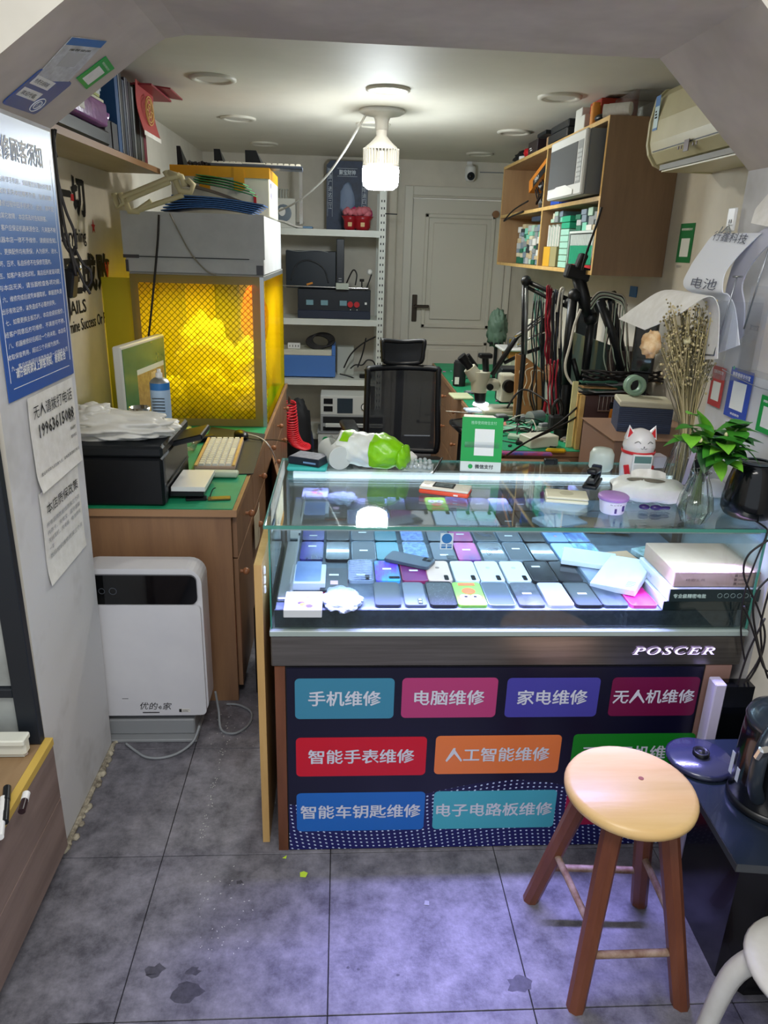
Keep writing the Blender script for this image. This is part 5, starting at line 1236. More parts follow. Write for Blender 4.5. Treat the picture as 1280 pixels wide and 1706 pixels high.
t = thing('cream_case', 'rounded cream plastic case lying on the glass top', 'case', (p.x, p.y, GT), R(-12))
obj('lid', MB().box(-.055, .055, -.035, .035, .0105, .019, bev=.006, seg=2), mat('cream_case', 'd6d3b8', .35), t); obj('base', MB().box(-.055, .055, -.035, .035, 0, .010, bev=.004, seg=2), MT['cream_case'], t); obj('recess', MB().cyl((0, 0, .0190), (0, 0, .0196), .018, n=20), mat('cream_dark', 'bdbaa0', .4), t)
p = tp(1022, 855)
t = thing('tub', 'small white tub with purple lid at the front of the case top', 'tub', (p.x, p.y+.012, GT))
obj('cup', MB().lathe([(0, 0), (.028, 0), (.030, .003), (.035, .036)], 32), mat('tub_white', 'd8dbe0', .35), t)
obj('lid', MB().lathe([(.035, .036), (.0385, .036), (.0385, .043), (.035, .046), (.0, .046)], 32), mat('lid_purple', 'a57fc0', .35, bump=.2, bscale=60), t)
Mt = lambda a, z: Matrix.Translation((.0332*cos(a), .0332*sin(a), z)) @ Matrix.Rotation(a+pi/2, 4, 'Z') @ Matrix.Rotation(pi/2, 4, 'X')
for k, (a, tx) in enumerate([(-115, '百'), (-102, '洁'), (-89, '垢'), (-76, '膏')]): text(t, tx, .007, -.003, .001, .0006, ink, fit=(.006, .006), M=Mt(R(a), .025))
obj('label_print', MB().cb((.0335*cos(R(-60)), .0335*sin(R(-60)), .018), (.006, .002, .014), (0, 0, R(30))).cb((.0325*cos(R(-95)), .0325*sin(R(-95)), .012), (.005, .002, .012), (0, 0, 0)), mat('purple_ink', '4a3a80', .5), t, kind='stuff')
# tissue pack
t = thing('tissue_pack', 'open white pack of tissues before the vases on the case top', 'tissues', (.822, 1.822, GT), R(-14))
def tis(d): return 1+.05*sin(d.x*7+d.y*5)+.04*sin(d.z*9)
tm = mat('tissue_wrap', 'dcdfd8', .4, c2='cfd3cc', scale=10, bump=.35, bscale=30)
def tp2(u, v):
    a = 2*pi*v; cxx = cos(a); sxx = sin(a)
    ex = lambda q: math.copysign(abs(q)**.55, q)
    return ((u-.5)*.19, .048*ex(cxx)*(1-.25*abs(2*u-1)**6), .029+.028*ex(sxx)*(1-.75*abs(2*u-1)**5)+.003*sin(a*4+u*17))
obj('wrapper', MB().grid(tp2, 22, 32), tm, t)
obj('slot', MB().sph((-.01, -.012, .0565), (.05, .016, .0035), 20, 8), mat('slot_brown', '6d675a', .7), t)
obj('tissue', MB().grid(lambda u, v: (-.045+.09*u, .012+.01*sin(u*9)+.012*v, .055+.026*v*(1-.5*abs(2*u-1))), 12, 8, th=.001), paper_w, t)
one('purple_clip', MB().sph((-.018, 0, .008), (.014, .010, .007), 14, 8).sph((.012, -.002, .008), (.016, .009, .007), 14, 8).cb((.035, .004, .007), (.028, .010, .008), (0, 0, .1), bev=.003), mat('clip_purple', '30215a', .25), 'dark purple plastic clip in front of the tissue pack', 'clip', loc=(.80, 1.735, GT), rz=R(-8))
# lucky cat speaker
t = thing('cat_speaker', 'white cat-shaped payment speaker with red ears and small display', 'speaker', (.865, 2.02, GT), R(-4))
cw_ = mat('cat_white', 'dfdcda', .3); rd_ = mat('cat_red', 'c82a30', .35); pk = mat('cat_pink', 'e08088', .4)
def cprof(z):
    if z < .09: return .043+.004*sin(z/.09*pi)
    return .046*math.sqrt(max(.0, 1-((z-.09)/.058)**2))**.8
zs = [0, .004]+[.01+.0066*k for k in range(21)]+[.1475, .148]
obj('body', MB().lathe([(0, 0)]+[(cprof(z), z) for z in zs if cprof(z) > 0]+[(0, .148)], 36, fac=lambda k, n, z: 1), cw_, t)
for s_ in (-1, 1):
    e_ = obj('ear', MB().add([(s_*.018, -.012, .132), (s_*.044, -.012, .118), (s_*.038, -.008, .160), (s_*.018, .008, .132), (s_*.044, .008, .118)], [(0, 1, 2), (3, 2, 4), (0, 2, 3), (1, 4, 2)]), cw_, t)
    obj('inner_ear', MB().add([(s_*.023, -.0135, .132), (s_*.040, -.0135, .124), (s_*.0365, -.0105, .152)], [(0, 1, 2)]), rd_, e_)
    obj('eye_line', MB().tube([(s_*.010, -.0425, .113), (s_*.017, -.0415, .119), (s_*.026, -.0365, .113)], .0007, 5), ink, t)
    obj('red_fan', MB().cb((s_*.036, -.033, .03), (.018, .003, .034), (0, s_*.3, s_*.9), bev=.001), rd_, t)
obj('mouth', MB().tube([(-.009, -.0445, .100), (-.004, -.0455, .0975), (0, -.0458, .101), (.004, -.0455, .0975), (.009, -.0445, .100)], .0006, 5), ink, t); obj('nose', MB().sph((0, -.0458, .104), (.002, .001, .0015), 8, 6), ink, t)
obj('collar', MB().lathe([(.0472, .078), (.0482, .080), (.0482, .085), (.0468, .087)], 36), rd_, t)
obj('display_plate', MB().box(-.028, .028, -.0505, -.040, .004, .082, bev=.002), white_p, t)
obj('display', MB().box(-.024, .024, -.0512, -.0506, .058, .078), mat('lcd_green', '5f807c', .2), t); obj('code_field', MB().box(-.024, .024, -.0512, -.0506, .008, .054), mat('code_grey', 'c9cac6', .6), t)
one('speaker_base_box', MB().cb((0, 0, .02), (.10, .045, .038), bev=.003), mat('lilac_box', 'aaa5b0', .5), 'pale lilac box behind the cat-shaped speaker and vases', 'box', loc=(.95, 2.135, GT), rz=.1)
# vases
vg = bpy.data.materials.new('vase_glass'); vg.use_nodes = True; b = vg.node_tree.nodes['Principled BSDF']
b.inputs['Transmission Weight'].default_value = 1; b.inputs['Roughness'].default_value = .03; b.inputs['IOR'].default_value = 1.45; b.inputs['Base Color'].default_value = (.93, .96, .95, 1)
water = glassy('water', (.80, .88, .82), .03, .06)
def facet(nf): return lambda k, n, z: 1.0 if k % 2 == 0 else .89
def vase(name, label, x, y, prof, n, wl):
    t = thing(name, label, 'vase', (x, y, GT))
    inner = [(r_-.0022, z+.002 if i == 0 else z) for i, (r_, z) in enumerate(prof)]
    full_ = [(0, 0)]+prof+inner[::-1]+[(0, inner[0][1])]
    obj('glass', MB().lathe(full_, n, smooth=False, fac=facet(n)), vg, t)
    if wl:
        pr = [(r_-.003, z) for r_, z in inner if z < wl]+[(inner[-1][0], wl)]
        obj('water', MB().lathe([(0, .004)]+[(r_*.985, z+.0015) for r_, z in inner if z < wl]+[(wl_r(inner, wl), wl), (0, wl)], n, fac=facet(n)), water, t)
    return t
def wl_r(pr, z):
    for (r0, z0), (r1, z1) in zip(pr, pr[1:]):
        if z0 <= z <= z1: return (r0+(r1-r0)*(z-z0)/(z1-z0))*.97
    return .02
v1 = vase('glass_vase', 'ribbed clear glass vase holding dried stems', .965, 1.955, [(.034, 0), (.044, .003), (.046, .02), (.040, .06), (.030, .10), (.022, .128), (.021, .135), (.026, .145)], 28, 0)
v2 = vase('glass_vase', 'faceted clear glass vase of water holding the green plant', .872, 1.655, [(.026, 0), (.030, .002), (.044, .035), (.040, .062), (.028, .10), (.021, .115), (.020, .122), (.026, .130)], 20, .064)
one('ribbon', MB().box(-.006, .006, -.052, -.048, .02, .125, M=Matrix.Rotation(R(14), 4, 'X')), mat('ribbon_lilac', 'b8aec0', .4), 'thin pale ribbon hanging down the dried-stem vase', 'ribbon', loc=(.957, 1.957-.005, GT+.012))
# dried flowers
dry = [mat('dry%d' % k, c_, .8) for k, c_ in enumerate(['a89a6c', '857a54', 'c4b488', '67604a'])]
t = thing('dried_bouquet', 'tall bunch of dried grasses and small flowers in the ribbed vase', 'dried flowers', (.965, 1.955, GT+.004))
rnd = random.Random(11)
stems = [MB() for _ in range(4)]; heads = [MB() for _ in range(4)]
for k in range(190):
    a = rnd.random()*2*pi; r0 = .013*rnd.random(); spd = .01+.075*rnd.random(); hh = .30+.20*rnd.random()
    dx = cos(a)*spd-.035; dy = sin(a)*spd*.6
    pts = [(r0*cos(a), r0*sin(a), 0), (r0*cos(a)*1.2, r0*sin(a)*1.2, .13), (dx*.5, dy*.5, .13+(hh-.13)*.55), (min(dx+.02*rnd.uniform(-1, 1), .075), dy, hh)]
    m_ = k % 4; stems[m_].tube(pts, lambda q_: .0019-.0008*q_, 4, sub=3)
    for q in range(rnd.randint(3, 7)):
        f_ = 1-.12*q*rnd.random(); sp_ = Vector(pts[2]).lerp(Vector(pts[3]), f_); off = Vector((rnd.gauss(0, .008), rnd.gauss(0, .008), rnd.gauss(0, .008)))
        heads[rnd.randint(0, 3)].sph(tuple(sp_+off), (.0022+.002*rnd.random(),)*3, 5, 3)
for k in range(4): obj('stems', stems[k], dry[k], t, kind='stuff'); obj('seed_heads', heads[k], dry[(k+1) % 4], t, kind='stuff')
p = P(1085, 572, Y=1.93)-t.location
fl = obj('dried_flower', crumple(MB(), tuple(p), (.022, .015, .030), 8, .5, 20, 12), mat('petal_cream', 'd8bd92', .7, c2='b8844a', scale=30), t)
p = P(1145, 568, Y=1.93)-t.location
obj('dried_flower', crumple(MB(), tuple(p), (.009, .008, .009), 9, .5, 14, 8), mat('petal_pale', 'c0b890', .7), t)
# green plant
t = thing('green_plant', 'leafy green cut plant standing in the water vase', 'plant', (.872, 1.655, GT+.045))
lf = [mat('leaf%d' % k, a, .35, c2=b_, scale=20) for k, (a, b_) in enumerate([('3f8a2a', '2c6a22'), ('7cc23a', '5aa02c'), ('2a5c2c', '1d4424')])]
rnd = random.Random(17)
sm_ = MB()
def leaf(c, d, L_, W_, mt_, curl=.3):
    d = Vector(d).normalized(); s_ = d.cross(Vector((0, 0, 1)));  s_ = s_.normalized() if s_.length > .01 else Vector((1, 0, 0)); n_ = s_.cross(d)
    def f(u, v):
        w = W_*sin(pi*min(1, u*.92+.08)**.8)*(v-.5)*2; return Vector(c)+d*(L_*u)+s_*w+n_*(-curl*L_*u*u+.25*abs(w))
    return obj('leaf', MB().grid(f, 7, 4), mt_, t)
for k in range(13):
    a = rnd.random()*6.28; top = Vector((.055*cos(a)+.01, .045*sin(a), .15+.05*rnd.random())); sm_.tube([(.012*cos(a+3), .012*sin(a+3), 0), (.004*cos(a), .004*sin(a), .10), tuple(top)], .0022, 6)
    for q in range(5):
        a2 = rnd.random()*6.28; leaf(top*(.8+.25*rnd.random())+Vector((rnd.gauss(0, .008), rnd.gauss(0, .008), rnd.gauss(0, .012))), (cos(a2), sin(a2)*.8, rnd.uniform(-.1, .5)), .042+.028*rnd.random(), .018+.009*rnd.random(), lf[rnd.choice((0, 0, 1, 2))], .35)
leaf((-.01, -.02, .17), (-.35, -.1, .8), .085, .024, lf[1], .15); leaf((.03, -.02, .165), (.8, -.1, .05), .095, .016, lf[0], .7); leaf((.0, -.02, .15), (-.3, -.5, -.5), .07, .024, lf[2], .2)
leaf((.05, 0, .17), (.6, .1, .5), .06, .02, lf[1], .4); leaf((-.04, 0, .16), (-.9, 0, .2), .06, .018, lf[0], .5); leaf((.02, -.02, .12), (.1, -.5, -.4), .055, .02, lf[1], .3)
obj('stems', sm_, mat('stem_green', '4a6a34', .5), t, kind='stuff')
for k in range(7):
    p = Vector((rnd.gauss(.01, .03), -.02+rnd.gauss(0, .02), .175+rnd.gauss(0, .015))); obj('bud', MB().sph(tuple(p), (.005, .005, .006), 10, 6), mat('bud', 'd9d6a0', .5), t)
# dark rounded device at the right edge, cable
p = P(1262, 868, Z=GT)
t = thing('rounded_speaker', 'glossy dark rounded speaker standing on the right end of the case top', 'speaker', (1.035, 1.70, GT))
pr = [(0, 0), (.045, 0), (.058, .006), (.066, .02), (.066, .05), (.060, .09), (.052, .122), (.044, .136), (.034, .142), (0, .143)]
obj('body', MB().lathe(pr, 40), mat('gloss_navy', '07090e', .16, coat=.25, spec=.3), t); obj('top_ring', MB().lathe([(.040, .1405), (.034, .1445), (.030, .1445), (.028, .143)], 36), mat('ring_grey', '3c424a', .15), t)
obj('power_cord', MB().tube([(0, -.03, .001), (.0, -.092, .001), (-.002, -.103, -.015), (-.02, -.108, -.09), (-.028, -.108, -.17), (-.018, -.11, -.27), (.01, -.112, -.36)], .0022, 6), cbm, t)
one('white_dome', MB().lathe([(0, 0), (.03, 0), (.031, .004), (.031, .02), (.024, .036), (.012, .042), (0, .043)], 28), white_p, 'white plastic dome cap behind the dark rounded speaker', 'cap', loc=(1.03, 1.87, GT))
one('black_square_block', MB().cb((0, 0, .035), (.05, .05, .068), bev=.006), black_p, 'black square block behind the plant vase on the case top', 'block', loc=(1.04, 2.0, GT))
# bundle of black cables down the right end of the case
t = thing('cable_bundle', 'bundle of thin black cables hanging at the right end of the case', 'cables', (1.10, 1.58, .9)); O = t.location
for k, pth in enumerate([[(1280, 900), (1247, 925), (1240, 960), (1262, 1010), (1275, 1060), (1262, 1110), (1235, 1150)], [(1283, 980), (1268, 1040), (1268, 1090), (1245, 1130), (1232, 1150)],
        [(1275, 1030), (1250, 1080), (1236, 1120), (1228, 1148)], [(1285, 960), (1262, 985), (1255, 1020), (1265, 1080), (1280, 1130)], [(1240, 1010), (1258, 1060), (1272, 1110), (1285, 1120)]]):
    obj('cable', MB().tube([P(x, y, Y=1.57-.006*k)-O for x, y in pth], .0026, 6), cbm, t)

# leaning boards at the left end of the case
wdd = wood('board_pale', 'c9a46a', 'b08a50', 'z')
def lb(name, label, x0, x1, y0, y1, z1, mt_, lean=0):
    mb = MB(); mb.add([(x0, y0, .0), (x1, y0, .0), (x1, y1, 0), (x0, y1, 0), (x0-lean, y0, z1), (x1-lean, y0, z1), (x1-lean, y1, z1), (x0-lean, y1, z1)], [(0,3,2,1),(4,5,6,7),(0,1,5,4),(1,2,6,5),(2,3,7,6),(3,0,4,7)])
    return one(name, mb, mt_, label, 'board')
lb('pale_board', 'tall pale wooden board leaning at the left end of the case', -.207, -.188, 1.635, 1.98, .85, wdd, .0)
one('cream_clips', MB().cb((0, 0, 0), (.006, .012, .02), bev=.002).cb((0, 0, .026), (.006, .012, .02), bev=.002).cb((0, 0, -.026), (.006, .012, .02), bev=.002), white_p, 'small cream plastic clips on the pale board edge', 'clips', loc=(-.1845, 1.66, .80))
o = one('paper_scrap', MB().prism([(-.009, -.008), (.006, -.010), (.011, .004), (.0, .010), (-.010, .006)], .0005, .0015), mat('lime_paper', 'b8d63a', .7), 'lime green paper scrap on the floor before the poster', 'paper scrap', loc=tuple(P(506, 1457, Z=0)))
o = one('paper_scrap', MB().prism([(-.007, -.006), (.006, -.007), (.007, .006), (-.004, .008)], .0005, .0015), mat('grey_paper', '8f8f96', .7), 'grey paper scrap on the floor in the middle of a tile', 'paper scrap', loc=tuple(P(711, 1505, Z=0)))
o = one('paper_scrap', MB().prism([(-.005, -.004), (.005, -.006), (.006, .005)], .0005, .0015), MT['lime_paper'], 'tiny lime green scrap at the foot of the case corner', 'paper scrap', loc=tuple(P(474, 1428, Z=0)))
# ================================================================== BLACK TABLE, KETTLE AND BASE (right front)
t = thing('side_table', 'low glossy black table with purple-lit edge beside the stool', 'table', (0, 0, 0))
KT = .45
top = [(P(1112, 1242, Z=KT).x, P(1112, 1242, Z=KT).y), (P(1215, 1418, Z=KT).x, 1.09), (1.22, 1.04), (1.22, 1.48), (.84, 1.48)]
obj('table_top', MB().prism(top[::-1], KT-.02, KT), mat('table_navy', '1c2430', .22, coat=.3), t)
obj('cabinet_body', MB().prism([(.89, 1.43), (.885, 1.20), (.93, 1.15), (1.2, 1.15), (1.2, 1.43)][::-1], .0, KT-.021), mat('body_black', '08080b', .25, coat=.2), t)
obj('edge_band', MB().prism([(top[0][0]-.001, top[0][1]), (top[1][0]-.001, top[1][1]-.001), (top[1][0]+.003, top[1][1]), (top[0][0]+.003, top[0][1])], KT-.019, KT-.002), dark_g, t)
t = thing('narrow_cabinet', 'upright silver-white narrow cabinet behind the black kettle', 'cabinet', (0, 0, 0))
obj('panel_body', MB().box(.955, .985, 1.545, 1.585, 0, .566, bev=.003), mat('lilac_white', 'c2bcd6', .3), t)
obj('dark_door', MB().box(.9855, 1.06, 1.547, 1.585, .0, .558), black_g, t)
p = P(1158, 1252, Z=KT+.02)
t = thing('kettle_base', 'round dark blue kettle base tilted at the table corner', 'kettle base', (p.x+.01, p.y-.01, KT+.001))
obj('plate', MB().lathe([(0, .018), (.02, .018), (.07, .014), (.078, .008), (.076, .0), (0, 0)], 40), mat('base_blue', '2c2f44', .2, coat=.3), t)
obj('connector', MB().lathe([(.019, .018), (.019, .028), (.014, .03), (.013, .025), (.009, .025), (.008, .030), (0, .030)], 24), black_p, t)
t = thing('electric_kettle', 'glossy black electric kettle standing on the black table', 'kettle', (.955, 1.262, KT+.001)); t.scale = (1.1, 1.1, 1.12)
kb = mat('kettle_black', '0b0c0f', .2, coat=.5)
obj('foot', MB().lathe([(0, 0), (.078, 0), (.08, .004), (.078, .016), (0, .016)], 40), black_p, t)
obj('body', MB().lathe([(.076, .016), (.078, .02), (.077, .08), (.075, .15), (.073, .178), (.070, .182)], 40), kb, t)
obj('lid', MB().lathe([(.073, .180), (.075, .186), (.070, .198), (.050, .210), (.0, .213)], 40), mat('lid_bluish', '2b3440', .25, coat=.3), t)
obj('lid_tab', MB().cb((.01, 0, .212), (.04, .03, .008), bev=.003), mat('tab_dark', '202830', .3), t)
obj('spout', MB().tube([(.05, .02, .15), (.085, .035, .175), (.10, .045, .195)], lambda q: .028-.008*q, 10), kb, t)
obj('handle', MB().tube([(.04, .0, .205), (-.01, -.02, .222), (-.05, -.045, .215), (-.085, -.07, .19), (-.095, -.078, .15), (-.088, -.072, .10), (-.06, -.05, .05)], .0135, 10), mat('handle_dark', '232b35', .3), t)
obj('steel_button', MB().cb((-.098, -.084, .180), (.022, .014, .03), (.3, 0, .2), bev=.004), chrome, t)
obj('rating_print', MB().box(-.0775, -.0765, .02, .03, .05, .10).box(-.0775, -.0765, -.005, .005, .05, .08), mat('print_pale', 'b9c2cc', .4), t, kind='stuff')
# white plastic chair corner
t = thing('plastic_stool', 'white moulded plastic stool at the lower right corner', 'stool', (P(1250, 1600, Z=.3).x+.125, P(1250, 1600, Z=.3).y-.02, 0))
ws = mat('stool_white', 'd2d0cc', .4, c2='c4c1ba', scale=8)
obj('seat', MB().lathe([(0, .298), (.105, .30), (.125, .297), (.13, .288), (.124, .276), (0, .27)], 36), ws, t)
for k in range(4):
    a = pi/4+k*pi/2+.35; obj('leg', MB().tube([(.10*cos(a), .10*sin(a), .280), (.14*cos(a), .14*sin(a), .20), (.165*cos(a), .165*sin(a), .0)], lambda q: .024-.006*q, 8), ws, t)
obj('scuff_marks', MB().cb((-.07, .03, .3005), (.004, .008, .0006)).cb((-.09, .0, .3), (.003, .01, .0012)).cb((-.05, .07, .3003), (.006, .003, .0006)), mat('scuff', '3a4a3a', .7), t, kind='stuff')
# markers on the left counter
for k, (px, py, c_, nm) in enumerate([((12, 1312), (8, 1370), '15171a', 'black marker pen lying on the left counter edge'), ((44, 1322), (36, 1352), '2b1a1e', 'short white-capped marker on the left counter'), ((6, 1330), (0, 1395), 'e2e2e2', 'white marker pen at the left photo edge on the counter')]):
    a, b = P(*px, Z=LZ+.009), P(*py, Z=LZ+.009); t = thing('marker_pen', nm, 'marker', (0, 0, 0)); m_ = a.lerp(b, .4)
    obj('cap', MB().cyl(a, m_, .0085, n=14), white_p if k else black_p, t); obj('barrel', MB().cyl(m_, b, .0078, n=14), mat('mk'+c_, c_, .3), t)
one('round_sticker', MB().cyl((0, 0, 0), (0, 0, .001), .008, n=18), mat('pale_pink', 'e6d2cc', .5), 'tiny pale round sticker on the left counter top', 'sticker', loc=tuple(P(41, 1256, Z=LZ+.0015)))
one('blue_wrap', crumple(MB(), (0, 0, 0), (.03, .03, .012), 3, .4, 16, 8), mat('wrap_blue', '2a78b8', .3), 'crumpled bright blue wrapper at the left edge of the counter', 'wrapper', loc=(-.865, 1.44, LZ+.012))

# ================================================================== RIGHT PILLAR AND WALL
def rsign(name, label, a, b, d, X, head, texts, cat='sticker', code=True, codebox=(.2, .8, .15, .62), curved=False):
    A, B, D = P(*a, X=X), P(*b, X=X), P(*d, X=X)
    u = Vector((0, -1, 0)); w_ = A.y-B.y; h_ = D.z-A.z
    t = thing(name, label, cat, M=frame((X, A.y, A.z), u, (0, 0, 1)))
    obj('sheet', MB().box(0, w_, 0, h_, .0002, .0012), head, t)
    if code: obj('code_field', MB().box(w_*codebox[0], w_*codebox[1], h_*codebox[2], h_*codebox[3], .0013, .0016), mat('code_white', 'e8ece8', .4), t)
    for tx, fx, fy, fw_, fh, mt_ in texts: text(t, tx, .01, w_*fx, h_*fy, .0018, mt_, fit=(w_*fw_, h_*fh), bold=.0002)
    return t
rsign('payment_sticker', 'green payment sticker on the right wall below the air conditioner', (1126, 437), (1149, 439), (1133, 373), XR-.001, mat('pay_green_dark', '1c7a44', .4), [('推荐使用微信支付', .12, .82, .76, .06, ink_w)])
text(bpy.data.objects[[o.name for o in bpy.data.objects if o.name.startswith('payment_sticker')][-1]], '微信支付', .01, .015, -.022, .0016, grey_m, fit=(.05, .012))
JRX = JR-.0015
rsign('payment_sticker', 'red payment sticker on the right pillar behind the leaves', (1179, 672), (1199, 682), (1188, 607), JRX, mat('pay_red', 'b83a42', .4), [('扫码领红包', .12, .82, .75, .09, ink_w)], codebox=(.2, .8, .15, .62))
t = rsign('payment_sticker', 'large blue payment sticker on the right pillar', (1206, 690), (1240, 712), (1219, 610), JRX, mat('pay_blue', '2f4fae', .4), [('推荐使用支付宝', .1, .82, .8, .10, ink_w), ('欢迎使用', .3, .06, .4, .05, ink_w)], codebox=(.2, .8, .18, .74))
obj('dot', MB().cyl((.012, .13, .0013), (.012, .13, .0018), .005, n=14), mat('dot_green', '3fae8a', .4), t)
text(t, '支付宝', .01, .05, .235, .0016, mat('ink_blue', '2a3f7a', .6), fit=(.045, .014))
rsign('payment_sticker', 'bright green payment sticker at the right edge of the photo', (1259, 716), (1300, 745), (1268, 656), JRX, wx, [('推荐使用', .1, .82, .76, .07, ink_w)], codebox=(.15, .85, .15, .72))
# socket, hook
p = P(1222, 366, X=JRX)
t = thing('wall_socket', 'small white wall socket high on the right pillar', 'socket', M=frame((JRX, p.y+.02, p.z-.03), (0, -1, 0), (0, 0, 1)))
obj('plate', MB().box(0, .04, 0, .06, 0, .008, bev=.002), white_p, t); obj('holes', MB().box(.014, .018, .02, .03, .008, .0084).box(.024, .028, .02, .03, .008, .0084), ink, t, kind='stuff')
p = P(1216, 385, X=JRX)
t = thing('wall_hook', 'twisted wire hook hanging below the socket on the right pillar', 'hook', (JRX-.004, p.y, p.z))
obj('wire', MB().tube([(0, .035, .012), (-.012, .03, -.008), (-.012, .012, -.004), (-.004, 0, .012), (-.012, -.02, .014), (-.010, -.035, -.006)], .0018, 6), alu, t)
obj('clip', MB().cb((-.006, -.012, -.012), (.010, .02, .035), bev=.003), clear_p, t)
# clear brochure holder with curling papers
hw = mat('wire_grey', '8f9298', .3, .8)
acr = glassy('acrylic', (.93, .94, .96), .15, .01, .02, fk=.12)
t = thing('brochure_holder', 'wire and clear plastic brochure holder on the right pillar', 'holder', (0, 0, 0))
def pocket(y0, y1, z0, z1, x0):
    obj('pocket', MB().add([(x0, y0, z1), (x0, y1, z1), (x0, y1-.01, z0), (x0, y0+.01, z0), (x0-.002, y0, z1), (x0-.002, y1, z1), (x0-.002, y1-.01, z0), (x0-.002, y0+.01, z0)], [(0, 1, 2, 3), (7, 6, 5, 4), (0, 4, 5, 1), (3, 2, 6, 7)])
        .box(x0, JRX-.012, y0, y0+.002, z0, z1).box(x0, JRX-.012, y1-.002, y1, z0, z1).box(x0, JRX-.012, y0, y1, z0, z0+.002), acr, t)
pk_ = [(1.84, 2.05, 1.285, 1.48), (1.60, 1.815, 1.315, 1.52)]
for k, (y0, y1, z0, z1) in enumerate(pk_):
    pocket(y0, y1, z0, z1, JRX-.085+.02*k)
for ln in ([(1228, 462), (1190, 592)], [(1282, 412), (1240, 548)], [(1190, 592), (1166, 590)], [(1222, 461), (1237, 461)]):
    obj('wire', MB().tube([P(x, y, X=JRX-.09) for x, y in ln], .0022, 6, sub=1), hw, t)
obj('spring_coil', MB().tube([P(1180, 562+.4*k, X=JRX-.088)+Vector((0, .008*cos(k*.9), .008*sin(k*.9))) for k in range(20)], .0016, 5, sub=2), hw, t)
def curl_sheet(lst, w_, th_=.0008):
    """lst: spine points (x, z) of the curling sheet; extends along y over w_"""
    sp_ = spline([Vector((x, 0, z)) for x, z in lst], 6)
    def f(u, v):
        q = v*(len(sp_)-1); i = min(int(q), len(sp_)-2); p = sp_[i].lerp(sp_[i+1], q-i); return (p.x, w_[0]+(w_[1]-w_[0])*u+.0*v, p.z)
    return MB().grid(f, 4, len(sp_)-1, th=th_)
# papers pour out of the pockets towards the room, their upper ends flopped over to the rear
def sheetp(rows, name, label, mt_, th=.001, texts=()):
    """rows: list of (left px, right px, X) control rows in the photograph"""
    L_ = spline([P(*a, X=x) for a, b, x in rows], 6); R_ = spline([P(*b, X=x2) for a, b, x, x2 in [(r[0], r[1], r[2], r[2]) for r in rows]], 6)
    n = len(L_)-1
    mb = MB().grid(lambda u, v: L_[round(v*n)].lerp(R_[round(v*n)], u), 6, n, th=th)
    t_ = thing(name, label, 'paper', (0, 0, 0)); obj('sheet', mb, mt_, t_)
    for tx, v, hh, u0, u1, lift in texts:
        i = round(v*n); a = L_[i].lerp(R_[i], u0); b = L_[i].lerp(R_[i], u1); j = round(min(1, v+.08)*n); c_ = L_[j].lerp(R_[j], u0)
        M_ = frame(a, b-a, c_-a); 
        if (M_.to_3x3() @ Vector((0, 0, 1))).dot(Vector((0, 0, H))-a) < 0: M_ = frame(b, a-b, c_-a)
        text(t_, tx, .01, 0, 0, lift, mat('pen_ink', '3a3f55', .7), fit=((b-a).length, hh), M=M_)
    return t_
sheetp([((1160, 600), (1195, 598), .975), ((1178, 545), (1198, 545), .965), ((1172, 500), (1196, 508), .95), ((1110, 484), (1178, 495), .92), ((1065, 508), (1125, 528), .88), ((1032, 532), (1075, 550), .86)], 'curled_paper', 'white curled sheet flopping left over the dried bouquet', paper_w, .002)
sheetp([((1192, 590), (1232, 575), 1.0), ((1192, 540), (1225, 515), .99), ((1186, 505), (1214, 492), .975), ((1140, 478), (1204, 486), .955), ((1150, 445), (1208, 455), .965), ((1170, 415), (1228, 428), .975), ((1186, 394), (1256, 400), .985), ((1200, 389), (1270, 388), .985)], 'curled_paper', 'white curled sheet with handwriting on the brochure holder', mat('paper_blue', 'dfe2e8', .7), .002, [('电池', .44, .028, .2, .85, .004), ('行鑫科技', .80, .024, .12, .95, .004)])
sheetp([((1205, 585), (1238, 560), 1.03), ((1207, 530), (1240, 510), 1.02), ((1210, 480), (1236, 475), 1.01), ((1226, 432), (1252, 440), 1.0), ((1254, 396), (1285, 404), .99), ((1290, 370), (1320, 378), .99)], 'curled_paper', 'thick grey-white bundle of sheets curling right in the holder', mat('paper_grey', 'bcbcc8', .7), .004)
sheetp([((1262, 345), (1300, 300), 1.01), ((1258, 352), (1300, 345), 1.0), ((1252, 372), (1290, 380), .985)], 'white_sheet', 'bright white sheet above the brochure holder at the right edge', paper_w, .001)
one('wall_cable', MB().tube([(JRX-.003, 2.0, 1.29), (JRX-.003, 1.9, 1.28), (JRX-.003, 1.8, 1.275), (JRX-.003, 1.7, 1.28)], .0012, 5), grey_m, 'thin grey cable along the right pillar above the stickers', 'cable')
# small camera on the back wall
p = P(784, 290, Y=YB-.08)
t = thing('security_camera', 'small white security camera hanging on the back wall above the door', 'camera', (p.x, YB, p.z))
obj('body', MB().lathe([(0, -.055), (.030, -.05), (.042, -.03), (.042, .045), (.036, .058), (0, .062)], 28, c=(0, -.07, 0)), white_p, t)
obj('face', MB().cyl((0, -.108, -.018), (0, -.116, -.018), .030, n=24), mat('cam_dark', '23272c', .2), t); obj('lens', MB().sph((0, -.117, -.018), (.014, .005, .014), 14, 8), lens_m, t)
obj('bracket', MB().box(-.02, .02, -.07, -.001, .055, .07, bev=.003).box(-.02, .02, -.012, -.001, .055, .11), white_p, t)
one('camera_cable', MB().tube([P(800, 287, Y=YB-.006), P(835, 288, Y=YB-.006), P(870, 290, Y=YB-.006)], .004, 5), grey_m, 'thin cable running right from the security camera on the back wall', 'cable')

# ================================================================== IN AND ON THE WALL CABINET
KIN = KX+.012
def fY(px, py, X=KIN): return P(px, py, X=X).y
